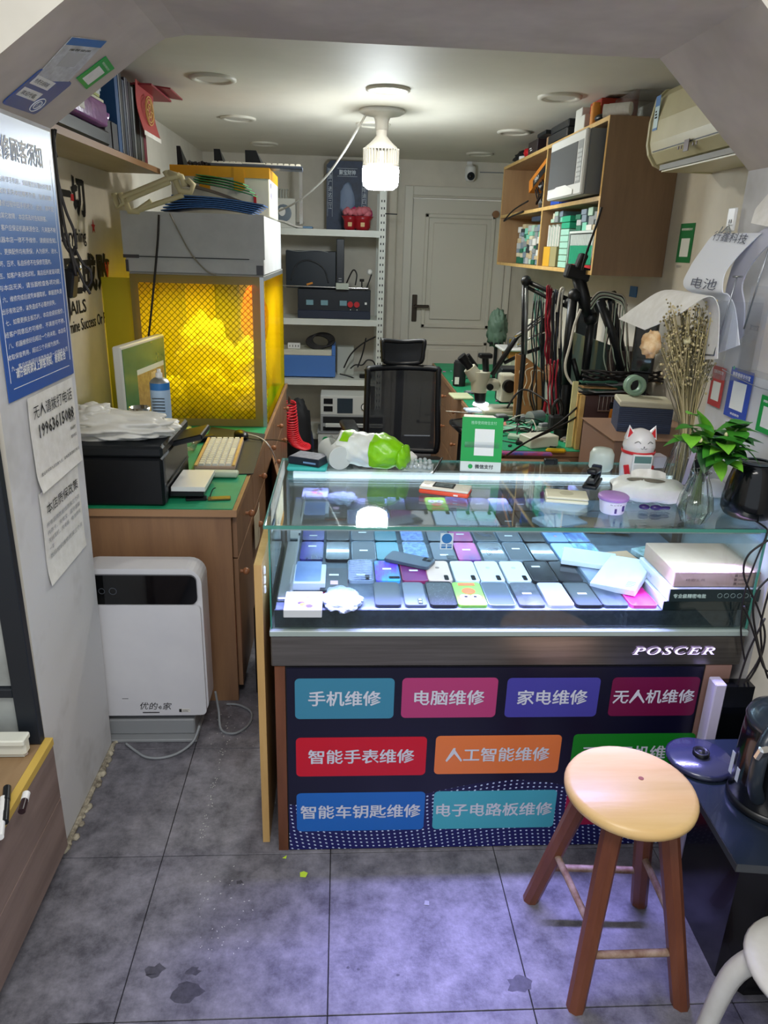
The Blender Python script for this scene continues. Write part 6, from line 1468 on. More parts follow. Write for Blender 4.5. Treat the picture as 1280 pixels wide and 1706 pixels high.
# microwave-like oven in the upper near compartment
Y0, Y1 = fY(1010, 260, KX-.07), fY(937, 270, KX-.07)
t = thing('microwave', 'silver microwave with dark glass door jutting out of the wall cabinet', 'microwave', (0, 0, 0))
mz0, mz1 = ZM+th+.001, 2.085; my0, my1 = 3.40, 3.95; mx = KX-.075
obj('body', MB().box(mx+.02, XR-.04, my0, my1, mz0+.008, mz1, bev=.004), mat('micro_grey', '77797a', .4), t)
obj('front_frame', MB().box(mx, mx+.0195, my0, my1, mz0+.008, mz1, bev=.006), mat('micro_silver', 'd4d6d4', .3), t)
obj('door_glass', MB().box(mx-.002, mx-.0002, my0+.10, my1-.012, mz0+.055, mz1-.04), mat('micro_glass', '5f6266', .12), t)
obj('control_strip', MB().box(mx-.0015, mx-.0002, my0+.02, my0+.088, mz0+.055, mz1-.04), mat('micro_ctrl', '8f9293', .3), t)
kb_ = MB()
for i in range(3):
    for j in range(7): kb_.box(mx-.0025, mx-.0016, my0+.026+.02*i, my0+.040+.02*i, mz0+.065+.019*j, mz0+.077+.019*j)
obj('keypad', kb_, mat('key_pale', 'c4c8c8', .4), t, kind='stuff')
for fy_ in (my0+.05, my1-.05): obj('foot', MB().cyl((XR-.1, fy_, mz0), (XR-.1, fy_, mz0+.009), .012), black_p, t)
obj('curved_trim', MB().prism([(0, 0), (.42, 0), (.42, .02), (.3, .045), (.15, .045), (0, .02)], 0, .0015, M=frame((mx-.0022, my1-.02, mz0+.014), (0, -1, 0), (0, 0, 1))), mat('micro_white', 'e2e4e2', .3), t)
# blue crate behind microwave
t = thing('blue_rack', 'blue plastic rack standing between microwave and divider', 'rack', (0, 0, 0)); bl_ = mat('rack_blue', '2450b4', .35)
z0_ = ZM+th+.001
obj('frame', MB().box(KX+.02, XR-.06, 4.02, 4.03, z0_, 2.05).box(KX+.02, XR-.06, 4.20, 4.21, z0_, 2.05), bl_, t)
for k in range(4): obj('tier', MB().box(KX+.015, XR-.06, 4.03, 4.20, z0_+.004+k*.07, z0_+.016+k*.07).box(KX+.013, KX+.0149, 4.03, 4.20, z0_+.004+k*.07, z0_+.03+k*.07), bl_, t)
# lower near compartment: green drawer organiser etc
z0_ = KZ0+th+.001
gt = mat('organ_green', '2aa880', .35); gw = mat('organ_white', 'cfd8d4', .4)
t = thing('component_organiser', 'white and green component book rack with coloured tabs, lower cabinet shelf', 'organiser', (0, 0, 0))
y0_, y1_ = 3.42, 3.80
obj('tray', MB().box(KX+.02, KX+.20, y0_, y1_, z0_, z0_+.02, bev=.002), red_m, t); obj('frame', MB().box(KX+.016, KX+.20, y0_, y0_+.006, z0_+.021, z0_+.17).box(KX+.016, KX+.20, y1_-.006, y1_, z0_+.021, z0_+.17).box(KX+.016, KX+.20, y0_+.006, y1_-.006, z0_+.160, z0_+.17), gw, t)
nk = 18
for k in range(nk):
    yy_ = y0_+.009+k*(y1_-y0_-.018)/nk
    s_ = obj('slim_case', MB().box(KX+.022, KX+.19, yy_, yy_+.015, z0_+.022, z0_+.105), gt, t); obj('case_label', MB().box(KX+.0215, KX+.19, yy_+.001, yy_+.014, z0_+.106, z0_+.155), gw, s_)
t = thing('drawer_tower', 'narrow tower of pale green drawers beside the component rack', 'drawers', (0, 0, 0))
for k in range(8):
    obj('drawer', MB().box(KX+.02, KX+.18, 3.83, 3.97, z0_+k*.031, z0_+.028+k*.031, bev=.002), [mat('drawer_mint', 'a6d8c6', .35), gt][k > 5], t)
t = thing('magazine_box', 'yellow and olive magazine box full of pale folders, lower cabinet', 'file box', (0, 0, 0))
obj('box', MB().box(KX+.02, KX+.20, 4.02, 4.27, z0_, z0_+.10, bev=.001), mat('file_olive', '9c9468', .6), t); obj('yellow_face', MB().box(KX+.018, KX+.0199, 4.14, 4.27, z0_, z0_+.10), mat('file_yellow', 'd8a530', .5), t)
for k in range(9): obj('folder', MB().box(KX+.03, KX+.19, 4.03+.026*k, 4.045+.026*k, z0_+.102, z0_+.20+.006*(k % 3)), [paper_w, mat('fold_pale', 'c2cfc4', .6)][k % 2], t)
rnd = random.Random(21)
names = ['grey', 'beige', 'white', 'pale green', 'dark green', 'mint', 'cream', 'dark', 'blue-grey', 'silver']
cols = ['8a8f90', 'c2b08c', 'dadad4', 'a9c8b4', '1f6a50', '7cc6ac', 'd4ccb0', '33393c', '7a8a98', 'b0b4b4']
def pile(x0, x1, y0, y1, z0, zmax, place, grp, sc_=1, n=8, seed=1, nm='small_carton', cat='box'):
    r_ = random.Random(seed); out = []; used = {}
    ncol = max(1, int((y1-y0)/(.08*sc_))); per = (y1-y0)/ncol
    for c_ in range(ncol):
        z = z0; lvl = 0
        while z < zmax-.02 and lvl < n:
            h_ = r_.uniform(.018, .04)*sc_
            if z+h_ > zmax: break
            q = r_.randrange(len(cols)); wdt = per*r_.uniform(.75, .95); yc = y0+per*(c_+.5); dx_ = r_.uniform(0, .015)
            side_ = ['nearest', 'second', 'third', 'fourth', 'fifth', 'sixth', 'seventh', 'farthest', 'ninth'][c_]; lv = ['bottom', 'second', 'third', 'fourth', 'fifth', 'sixth', 'seventh', 'eighth'][lvl]
            o = one(nm, MB().box(x0+dx_, x1, yc-wdt/2, yc+wdt/2, z+.0005, z+h_, bev=.0015), mat('pile_'+cols[q], cols[q], .6), f'{names[q]} box, {lv} of the {side_} stack {place}', cat, grp)
            z += h_; lvl += 1
pile(KX+.03, KX+.17, 3.44, 3.78, z0_+.172, ZM-.01, 'above the green component rack', 'boxes above the component rack', 1, 3, 4)
pile(KX+.03, KX+.15, 4.02, 4.24, z0_+.222, ZM-.004, 'above the yellow magazine box', 'boxes above the magazine box', .8, 3, 5)
# far compartments
pile(KX+.03, KX+.20, 4.36, 5.02, z0_, ZM-.05, 'in the lower far cabinet compartment', 'little boxes in the far compartment', 1, 8, 8)
one('binder', MB().box(KX+.02, KX+.2, 4.36, 4.62, ZM-.045, ZM-.02, bev=.002), mat('binder_navy', '28364c', .4), 'flat navy binder lying on the boxes in the far compartment', 'binder')
t = thing('tool_case', 'orange and black tool carton tilted in the upper far cabinet compartment', 'box', (KX+.12, 4.57, 2.005)); t.rotation_euler = (R(-14), 0, 0)
obj('carton', MB().box(-.10, .10, -.20, .20, -.04, .03, bev=.002), mat('tool_orange', 'd8842a', .5), t); obj('black_face', MB().box(-.1015, -.1001, -.2, .1, -.04, .0), black_p, t); text(t, 'PERO', .03, 0, 0, 0, ink_w, fit=(.09, .025), M=frame((-.1018, .06, -.03), (0, -1, 0), (0, 0, 1)))
# cables and gadgets heap, upper far
hp = thing('adapter_heap', 'heap of black adapters and tangled cables in the upper far compartment', 'adapters', (0, 0, 0)); rnd = random.Random(33)
z0_ = ZM+th+.001
for k in range(14):
    obj('adapter', MB().cb((KX+.06+.08*rnd.random(), 4.36+.36*rnd.random(), z0_+.02+.009*k), (.05, .07, .03), (rnd.random(), rnd.random()*.5, rnd.random()*3), bev=.004), [black_p, dark_g, mat('adp_grey', '9a9ea0', .4)][k % 3], hp)
for k in range(8):
    y_ = 4.45+.20*rnd.random(); obj('cable', MB().tube([(KX+.03+.03*rnd.random(), y_+.07*cos(a*1.3+k), z0_+.09+.06*sin(a)+.01*k) for a in range(7)], .004, 5, sub=4), cbm, hp)
obj('cable', MB().tube([P(872, 352, X=KX-.01), P(850, 362, X=KX-.02), P(840, 368, X=KX-.03), P(856, 350, X=KX-.02), P(880, 335, X=KX-.01)], .005, 6), cbm, hp)
# on top of the cabinet
z0_ = KZ1+.001
def ontop(name, label, cat, y0, y1, x0, x1, h_, mt_, bev=.003, z=z0_, extra=None):
    t = thing(name, label, cat, (0, 0, 0)); obj('body', MB().box(x0, x1, y0, y1, z, z+h_, bev=bev), mt_, t)
    if extra: extra(t)
    return t
ontop('clear_organiser_box', 'long clear plastic box at the near end of the cabinet top', 'box', 3.36, 3.60, KX+.10, XR-.02, .10, clear_p)
one('rolled_paper', MB().cyl((KX+.02, 3.42, z0_+.028), (KX+.09, 3.36, z0_+.028), .026, n=20).cyl((KX+.03, 3.425, z0_+.028), (KX+.0, 3.44, z0_+.028), .026), paper_w, 'white rolled paper lying at the near corner of the cabinet top', 'roll')
ontop('red_box', 'dark red box standing on the cabinet top near the ceiling', 'box', 3.64, 3.80, KX+.05, KX+.22, .115, mat('box_red', 'a8321f', .5))
one('orange_bottle', MB().cyl((KX+.02, 3.61, z0_), (KX+.02, 3.61, z0_+.075), .022).cyl((KX+.02, 3.61, z0_+.075), (KX+.02, 3.61, z0_+.088), .017), mat('bottle_orange', 'd88a30', .4), 'small orange bottle beside the dark red box on the cabinet', 'bottle')
one('black_mouse', MB().sph((0, 0, .015), (.025, .045, .016), 14, 8), black_p, 'black mouse on the cabinet top before the orange bottle', 'mouse', loc=(KX+.02, 3.53, z0_))
ontop('white_box', 'white box beside the dark red box on the cabinet top', 'box', 3.82, 3.92, KX+.02, KX+.14, .105, mat('box_white2', 'd6d6ce', .6))
ontop('white_box', 'small white carton leaning at the front of the cabinet top', 'box', 3.72, 3.81, KX+.005, KX+.045, .06, MT['box_white2'])
def feet(t): obj('groove', MB().box(KX-.0012, KX-.0001, 3.98, 4.38, z0_+.035, z0_+.038), grey_m, t)
ontop('electronics_box', 'lower thick black electronics box on the cabinet top', 'device', 3.98, 4.33, KX, KX+.22, .045, mat('elec_black', '191d24', .35), bev=.006)
ontop('electronics_box', 'upper thick black electronics box on the cabinet top', 'device', 4.0, 4.33, KX+.01, KX+.22, .04, MT['elec_black'], bev=.006, z=z0_+.046)
ontop('flat_black_panel', 'thin black panel lying beyond the electronics boxes', 'panel', 4.36, 4.54, KX-.01, KX+.16, .02, black_m, z=z0_+.062)
ontop('wood_block', 'short brown block supporting the thin black panel', 'block', 4.38, 4.48, KX+.03, KX+.12, .06, mat('cardboard', 'b5906c', .7), z=z0_)
def emb(t): obj('print', MB().box(KX+.003, KX+.0049, 4.72, 4.76, z0_+.03, z0_+.034).box(KX+.003, KX+.0049, 4.70, 4.74, z0_+.018, z0_+.022), ink_w, t)
ontop('gift_box', 'black box with red edge on the cabinet top', 'box', 4.58, 4.80, KX+.005, KX+.14, .068, mat('gift_black', '2c2024', .35), extra=emb)
one('red_knob_box', crumple(MB(), (0, 0, 0), (.03, .04, .025), 2, .3, 14, 8), red_m, 'small crumpled red packet beyond the black gift box', 'packet', loc=(KX+.03, 4.87, z0_+.026))
one('white_connector', MB().cb((0, 0, .012), (.035, .05, .022), (0, 0, .5), bev=.003), white_p, 'white connector piece at the far end of the cabinet top', 'connector', loc=(KX+.03, 5.02, z0_))
one('black_cloth', crumple(MB(), (0, 0, 0), (.09, .16, .04), 12, .3, 24, 12, flat=-.038), black_m, 'crumpled dark cloth bundle at the far end of the cabinet top', 'cloth', loc=(KX+.12, 5.24, z0_+.04))
one('hanging_cable', MB().tube([P(1003, 345, X=KX-.03), P(994, 375, X=KX-.04), P(978, 420, X=KX-.05), P(970, 450, X=KX-.05)], .005, 6), cbm, 'black cord hanging from the microwave down the cabinet front', 'cable')
# ================================================================== THE BACK RACK'S THINGS
RY = GY0+.06
def rk_box(name, label, cat, x0px, x1px, ytop, zbase, mt_, depth=.28, y=RY, bev=.004, loc_only=False):
    a = P(x0px, ytop, Y=y); b = P(x1px, ytop, Y=y)
    t = thing(name, label, cat, ((a.x+b.x)/2, y, zbase+.001)); w_ = b.x-a.x; h_ = (a.z+b.z)/2-zbase-.001
    obj('body', MB().box(-w_/2, w_/2, 0, depth, 0, h_, bev=bev), mt_, t); t['w'] = w_; t['h'] = h_; return t, w_, h_
z3 = 1.69+.012; z2 = 1.035+.012; z1 = .565+.012; z0 = .12+.012
# altar board
a, b = P(544, 378, Y=6.25), P(614, 270, Y=6.25)
t = thing('altar_board', 'dark blue shrine board with white couplets on the rack top', 'board', M=frame((a.x, 6.25, z3+.001), (1, 0, 0), (0, -.06, 1)))
w_, h_ = b.x-a.x, b.z-z3
obj('board', MB().prism([(0, 0), (w_, 0), (w_, h_*.93), (w_*.9, h_), (w_*.1, h_), (0, h_*.93)], -.012, 0), mat('altar_blue', '2c3c5a', .5, c2='223048', scale=14), t)
aw = mat('altar_white', 'c4d0dc', .5)
obj('couplet_frame', MB().box(.008, .010, h_*.2, h_*.9, .0005, .0015).box(.045, .047, h_*.2, h_*.9, .0005, .0015).box(w_-.047, w_-.045, h_*.2, h_*.9, .0005, .0015).box(w_-.010, w_-.008, h_*.2, h_*.9, .0005, .0015), aw, t, kind='stuff')
for k, ch_ in enumerate('财源广进达三江'): text(t, ch_, .03, .014, h_*.82-k*h_*.085, .001, aw, fit=(.028, .036))
for k, ch_ in enumerate('生意兴隆通四海'): text(t, ch_, .03, w_-.042, h_*.82-k*h_*.085, .001, aw, fit=(.028, .036))
text(t, '聚宝财神', .03, w_*.3, h_*.80, .001, aw, fit=(w_*.4, .038), bold=.001)
obj('title_frame', MB().box(w_*.26, w_*.74, h_*.78, h_*.785, .0005, .001).box(w_*.26, w_*.74, h_*.89, h_*.895, .0005, .001), aw, t, kind='stuff')
obj('relief', crumple(MB(), (w_*.5, h_*.45, 0), (w_*.16, h_*.2, .006), 4, .4, 24, 12), mat('relief_pale', '7d8fae', .5), t)
rp = mat('pot_red', 'a01c28', .3); pkf = mat('flower_pink', 'd87a86', .6)
for k, (px, lb) in enumerate([(583, 'left small red pot with pale flowers on the rack top'), (604, 'right red pot with pink flowers on the rack top')]):
    p = P(px, 378, Y=6.0); s_ = .75 if k == 0 else 1
    t = thing('flower_pot', lb, 'flower pot', (p.x, 6.0, z3+.001))
    obj('pot', MB().lathe([(0, 0), (.045*s_, 0), (.06*s_, .02), (.062*s_, .07), (.085*s_, .10), (.08*s_, .10), (.05*s_, .06), (0, .06)], 24), rp, t)
    rnd = random.Random(k)
    for q in range(9):
        a_ = q*.7; obj('blossom', crumple(MB(), (.045*s_*cos(a_), .03*sin(a_), .115+.03*rnd.random()), .028*s_, q, .4, 12, 8), pkf if q else mat('flower_hot', 'd02878', .5), t)
    obj('gold_mark', MB().cb((0, -.063*s_, .04), (.03, .004, .03)), mat('gold_print', 'd0a860', .4), t)
t, w_, h_ = rk_box('white_carton', 'white carton with a device picture on the left of the rack top', 'box', 452, 492, 330, z3, mat('box_white2', 'd6d6ce', .6), .15)
obj('picture', MB().sph((0, -.001, h_*.5), (w_*.34, .002, h_*.3), 18, 8), mat('pict_grey', '6f7c8a', .3), t); obj('picture_glare', MB().sph((-.01, -.003, h_*.55), (w_*.15, .002, h_*.15), 12, 8), white_p, t)
one('grey_blocks', MB().box(0, .012, 0, .05, 0, .06).box(.02, .032, 0, .05, 0, .06).box(.04, .052, 0, .05, 0, .06).box(.06, .072, 0, .05, 0, .06).box(-.005, .08, 0, .05, .0605, .066), mat('block_grey', 'a7a9a0', .5), 'small grey slotted holder standing on the white carton', 'holder', loc=(P(462, 330, Y=RY).x, RY+.03, t.location.z+h_+.0005))
p = P(502, 372, Y=6.05)
t = thing('metal_stand', 'upright polished metal post with flat base on the rack top', 'stand', (p.x, 6.05, z3+.001))
obj('base', MB().box(-.09, .09, -.07, .07, 0, .018, bev=.003), mat('stand_blue', '5c7a94', .4, .5), t); obj('post', MB().box(-.012, .012, -.012, .012, .018, .42), chrome, t)
one('paper_pile', MB().grid(lambda u, v: (.25*u, .22*v, .02*sin(u*5+v*3)+.01), 10, 6, th=.012), paper_w, 'rumpled papers on the left end of the rack top', 'papers', loc=(-.55, 5.93, z3+.026))
one('rack_antenna', MB().cyl(P(642, 356, Y=5.88), P(662, 357, Y=5.88), .004), black_p, 'thin black rod sticking out right of the rack post', 'rod')
# second level
t, w_, h_ = rk_box('black_station', 'black bench instrument with two displays and red knobs on the rack', 'instrument', 496, 618, 482, z2, mat('instr_black', '1c222c', .4), .30)
for k, fx in enumerate((.16, .36, .62)):
    obj('display', MB().box(-w_/2+w_*fx-.025, -w_/2+w_*fx+.03, -.004, -.0002, h_*.45, h_*.62), mat('disp_cyan', '5f8088', .3, emit=.15), t)
for k, fx in enumerate((.72, .81)): obj('knob', MB().cyl((-w_/2+w_*fx, 0, h_*.5), (-w_/2+w_*fx, -.02, h_*.5), .022, n=18), red_m, t)
obj('white_marks', MB().box(-w_/2+w_*.92, -w_/2+w_*.95, -.002, -.0002, h_*.5, h_*.58).box(-w_/2+w_*.72, -w_/2+w_*.73, -.002, -.0002, h_*.3, h_*.33).box(-w_/2+w_*.81, -w_/2+w_*.82, -.002, -.0002, h_*.3, h_*.33), ink_w, t, kind='stuff')
obj('lower_step', MB().box(-w_/2, w_/2, -.03, -.0002, 0, h_*.28, bev=.004), mat('instr_navy', '242c40', .4), t)
inz = z2+.001+h_
t, w_, h_ = rk_box('machine_hood', 'dark curved machine cover standing on the black instrument', 'machine', 476, 560, 418, inz+.002, mat('cover_dark', '1d2630', .3), .25, y=RY+.02)
obj('arched_front', MB().tube([(-w_*.4, -.004, h_*.2), (-w_*.3, -.004, h_*.6), (-.02, -.004, h_*.75), (w_*.25, -.004, h_*.55), (w_*.35, -.004, h_*.15)], .006, 6), dark_g, t)
obj('orange_leaf', MB().cb((-.01, -.006, h_*.12), (.05, .006, .015), (0, -.3, 0), bev=.003), mat('bottle_orange', 'd88a30', .4), t)
obj('white_edge', MB().tube([(-w_*.48, -.004, h_+.004), (-w_*.25, -.004, h_-.006), (0, -.004, h_+.002), (w_*.2, -.004, h_+.002), (w_*.35, -.004, h_-.008)], .003, 5), grey_m, t)
t, w_, h_ = rk_box('black_tower', 'tall narrow black tower at the right of the machine cover', 'device', 561, 574, 398, inz+.002, mat('tower_black', '171c26', .35), .25, y=RY+.02)
obj('buttons', MB().box(-.012, .012, -.003, -.0002, h_*.1, h_*.12).box(-.012, .012, -.003, -.0002, h_*.15, h_*.17).box(-.012, .012, -.003, -.0002, h_*.2, h_*.22), grey_m, t, kind='stuff')
t = thing('rail_clamp', 'silver rail with clamp block and black knob above the instrument', 'clamp', tuple(Vector((P(560, 472, Y=RY-.0).x, RY-.035, inz+.014))))
obj('rail', MB().cyl((-.42, 0, .005), (.25, 0, .0), .006), chrome, t); obj('block', MB().box(.0, .10, -.02, .03, -.012, .035, bev=.003), mat('clamp_pale', 'b9c0b4', .4), t)
obj('knob', MB().cyl((.20, 0, .01), (.20, 0, .06), .006).cyl((.20, 0, .05), (.20, 0, .07), .018), black_p, t); obj('cable', MB().tube([(.08, .06, .03), (.13, .05, .13), (.16, .04, .10), (.15, .03, .02)], .006, 6), cbm, t)
t = thing('hot_air_handle', 'small lamp on a bent black arm at the right of the rack shelf', 'lamp', (.18, RY+.03, z2+.2)); obj('arm', MB().tube([(.0, 0, 0), (.03, 0, .08), (.05, 0, .14)], .005, 6), black_p, t); obj('head', MB().sph((.035, 0, .155), .022, 12, 8), white_p, t)
# third level: blue box machine etc.
t, w_, h_ = rk_box('blue_machine', 'cornflower blue box machine with cream top on the rack', 'machine', 440, 559, 592, z1+.008, mat('machine_blue', '4f7cc4', .4), .30)
obj('cream_top', MB().box(-w_/2, w_/2-.03, .0, .30, h_+.0005, h_+.045, bev=.004), mat('machine_cream', 'd2d0c0', .4), t); obj('blue_rib', MB().box(w_/2-.029, w_/2, .0, .30, h_+.0005, h_+.08, bev=.003), MT['machine_blue'], t)
for s_ in (-1, 1): obj('foot', MB().box(s_*(w_/2-.03)-.012, s_*(w_/2-.03)+.012, .02, .05, -.008, -.0002), black_p, t)
bz = z1+.001+h_+.055
t = thing('power_strip', 'white socket strip lying on the blue machine', 'power strip', (P(490, 570, Y=RY+.05).x, RY+.05, bz)); obj('body', MB().box(-.05, .05, -.02, .02, 0, .045, bev=.004), white_p, t); obj('sockets', MB().box(-.035, -.03, -.0215, -.0202, .015, .03).box(-.012, -.007, -.0215, -.0202, .015, .03).box(.011, .016, -.0215, -.0202, .015, .03).box(.033, .038, -.0215, -.0202, .015, .03), ink, t, kind='stuff')
t = thing('cable_coil', 'thick black cable coil lying on the blue machine', 'cables', (P(530, 566, Y=RY+.08).x, RY+.08, bz+.002))
for k in range(5): obj('loop', MB().tube([(.09*cos(a)+.01*k, .05*sin(a)*.6, .05+.05*sin(a)+.004*k) for a in [2*pi*q/16 for q in range(17)]], .009, 6, sub=2), cbm, t)
t, w_, h_ = rk_box('white_device', 'white box-shaped device behind the cables on the third rack level', 'device', 562, 590, 578, z1, mat('dev_white', 'c4c6bc', .5), .12, y=6.15)
t = thing('cable_tangle', 'black cables trailing across the third rack level', 'cables', (0, 0, 0))
for l_ in ([(573, 613), (585, 590), (605, 572), (626, 561)], [(584, 614), (592, 608), (604, 608), (612, 600), (622, 602), (626, 612)], [(566, 623), (585, 628), (600, 636), (618, 637)], [(610, 563), (604, 590), (596, 612)]):
    obj('cable', MB().tube([P(x, y, Y=RY+.03) for x, y in l_], .006, 6), cbm, t)
t = thing('adapter_block', 'black adapter lying on the third rack level by the post', 'adapter', (.20, RY+.05, z1+.001)); obj('body', MB().box(-.05, .05, -.03, .03, 0, .03, bev=.006), black_p, t)
# floor-level instruments (a wheeled stack in front of the lower shelf)
IY = 5.62
wi = mat('instr_white', 'c6c9c6', .4)
def st_box(name, label, cat, x0px, x1px, yt, yb, mt_, y=IY, depth=.25, zb=None):
    a = P(x0px, yt, Y=y); b = P(x1px, yt, Y=y); c_ = P(x0px, yb, Y=y); z_ = c_.z if zb is None else zb
    t = thing(name, label, cat, ((a.x+b.x)/2, y, z_)); w_ = b.x-a.x; h_ = (a.z+b.z)/2-z_; obj('body', MB().box(-w_/2, w_/2, 0, depth, 0, h_, bev=.003), mt_, t); return t, w_, h_
tb = P(535, 753, Y=IY).z
t, w_, h_ = st_box('white_cabinet', 'low white cabinet under the stacked instruments', 'cabinet', 530, 640, 722, 990, wi, zb=0)
obj('green_button', MB().cyl((-w_/2+.06, 0, h_-.055), (-w_/2+.06, -.012, h_-.055), .026, n=20), mat('btn_green', '1a9a5a', .4), t); obj('top_edge', MB().box(-w_/2-.005, w_/2+.005, -.01, .25, h_+.0005, h_+.012), grey_m, t)
zz = h_+.013
t, w_, h_ = st_box('slot_station', 'silver two-slot workstation below the screened instrument', 'instrument', 534, 642, 692, 720, mat('slot_silver', 'a8acae', .35, .3), zb=zz)
obj('dark_slot', MB().box(-w_/2+.02, w_/2-.02, -.003, -.0002, h_*.52, h_*.90).box(-w_/2+.02, w_/2-.02, -.003, -.0002, h_*.05, h_*.30), black_m, t); obj('silver_shelf', MB().box(-w_/2+.04, w_/2-.02, -.03, -.0032, h_*.30, h_*.52, bev=.003), wi, t); obj('small_keys', MB().box(-.02, w_/2-.03, -.032, -.0302, h_*.4, h_*.48), grey_m, t)
zz2 = zz+h_+.001
t, w_, h_ = st_box('screened_instrument', 'white instrument with two readouts, a dark screen and a gauge', 'instrument', 534, 618, 660, 690, wi, zb=zz2)
for fz in (.58, .18): obj('readout', MB().box(-w_/2+.025, -w_/2+.095, -.003, -.0002, h_*fz, h_*(fz+.28)), black_p, t)
obj('screen', MB().box(-w_/2+.13, -w_/2+.25, -.003, -.0002, h_*.1, h_*.88), mat('scr_dark', '2f3a44', .2), t); obj('gauge', MB().cyl((w_/2-.045, 0, h_*.45), (w_/2-.045, -.008, h_*.45), .03, n=20), ink, t); obj('gauge_face', MB().cyl((w_/2-.045, -.0082, h_*.45), (w_/2-.045, -.010, h_*.45), .024, n=20), white_p, t)
one('backpack', crumple(MB(), (0, 0, 0), (.10, .10, .20), 7, .25, 28, 20, flat=-.19), mat('pack_navy', '1a2a4c', .6), 'navy blue backpack on the floor before the rack', 'backpack', loc=(P(497, 720, Y=5.35).x, 5.35, .19))
one('dark_bag', crumple(MB(), (0, 0, 0), (.09, .09, .28), 17, .2, 24, 18, flat=-.27), black_m, 'black jacket-like bundle hanging beside the workbench end', 'bundle', loc=(-.30, 5.15, .27))
one('floor_sack', crumple(MB(), (0, 0, 0), (.10, .10, .24), 5, .2, 24, 18, flat=-.23), mat('sack_dark', '23262e', .6), 'dark sack standing in the aisle behind the case end', 'sack', loc=(-.22, 2.62, .235))
t = thing('power_block', 'black floor power block with glowing red switch behind the case end', 'power block', (-.255, 2.40, 0))
obj('body', MB().box(-.05, .05, -.04, .06, 0, .36, bev=.006), black_p, t); obj('red_switch', MB().box(-.02, .012, -.046, -.0402, .275, .295, bev=.002), mat('red_glow', 'ff2030', .4, emit=6, ecol=(1, .03, .06)), t)

# ================================================================== RIGHT DESK CLUTTER
def D(px, py, z=0): return P(px, py, Z=DT+z)
# black can
p = D(756, 638); one_t = thing('black_canister', 'matt black canister with white label at the far end of the right bench', 'canister', (p.x+.02, p.y-.1, DT+.001))
obj('can', MB().cyl((0, 0, 0), (0, 0, .15), .041, n=28), black_m, one_t); obj('lid', MB().cyl((0, 0, .15), (0, 0, .162), .036, n=28), dark_g, one_t)
obj('label', MB().box(-.035, -.008, -.043, -.036, .015, .06), paper_w, one_t)
# microscope
p = D(800, 668); MO = Vector((p.x+.03, p.y-.1, DT+.001))
MO = Vector((.90, 3.95, DT+.001))
sc_m = mat('scope_cream', 'c2c0ac', .35); t = thing('microscope', 'cream stereo microscope with black eyepieces on the right bench', 'microscope', MO, R(6))
def S(px, py, y=3.95): v = P(px, py, Y=y)-MO; return v
obj('base', MB().box(-.14, .10, -.10, .10, 0, .022, bev=.005, seg=2), sc_m, t)
obj('column', MB().cyl((.085, .02, .022), (.085, .02, S(850, 612).z+.03), .016), chrome, t)
obj('focus_body', MB().cb(tuple(S(844, 645)), (.085, .09, .15), bev=.012, seg=2), sc_m, t)
c_ = S(842, 640); obj('focus_knob', MB().cyl((c_.x, c_.y-.05, c_.z), (c_.x, c_.y-.08, c_.z), .034, n=28).cyl((c_.x, c_.y-.08, c_.z), (c_.x, c_.y-.085, c_.z), .02, n=20), black_p, t)
a_, b_ = S(797, 628), S(797, 655)
obj('head', MB().cyl(S(800, 618), S(797, 652), .055, .042, n=28).cb(tuple(S(815, 640)), (.10, .07, .06), bev=.015, seg=2), sc_m, t)
obj('objective', MB().cyl(S(799, 652), S(799, 670), .034, .028, n=24), black_p, t); obj('ring_light', MB().lathe([(.030, 0), (.042, 0), (.042, .012), (.030, .012), (.030, 0)], 28, c=tuple(S(800, 674))), mat('ring_lit', 'ffffff', .4, emit=4, ecol=(.85, .92, 1)), t)
obj('eyepiece_mount', MB().cyl(S(792, 628), S(781, 612), .040, .034, n=24), sc_m, t)
ep = obj('eyepiece', MB().cyl(S(785, 616), S(768, 594), .021, n=20).cyl(S(774, 601), S(767, 592), .025, n=20), black_p, t)
obj('eyepiece', MB().cyl(S(793, 612, 4.02), S(778, 592, 4.02), .021, n=20), black_p, t)
obj('side_knob', MB().cyl(S(812, 642), S(812, 642)+Vector((0, -.05, 0)), .018, n=18), black_p, t)
obj('trinocular', MB().cyl(S(809, 618), S(808, 596), .018, n=18).cb(tuple(S(808, 592)), (.07, .05, .025), bev=.005), black_p, t)
# monitor arms
arm = mat('arm_black', '14171c', .4); armg = mat('arm_grey', '8a8f90', .35, .6)
def poly_arm(name, label, segs, y, cat='arm', base=None):
    """segs: list of (list of px, radius, material)"""
    t = thing(name, label, cat, (0, 0, 0))
    for pts_, r_, m_ in segs:
        obj('arm_segment', MB().tube([P(a, b, Y=y+dy) for a, b, dy in pts_], r_, 8, sub=1), m_, t)
    return t
t = poly_arm('lamp_arm', 'folding grey and black lamp arm rising over the right bench', [([(875, 590, 0), (877, 475, 0)], .012, armg), ([(871, 590, 0), (873, 475, 0)], .009, arm), ([(877, 468, 0), (925, 490, -.05), (950, 500, -.08)], .011, arm), ([(878, 478, 0), (920, 500, -.05), (948, 512, -.08)], .009, arm)], 3.70)
obj('joint', MB().sph(tuple(P(877, 468, Y=3.70)), .026, 12, 8).sph(tuple(P(950, 505, Y=3.62)), .03, 12, 8), arm, t)
a = P(873, 590, Y=3.70); obj('clamp_post', MB().cyl((a.x, a.y, a.z), (a.x, a.y, DT+.001), .013), arm, t)
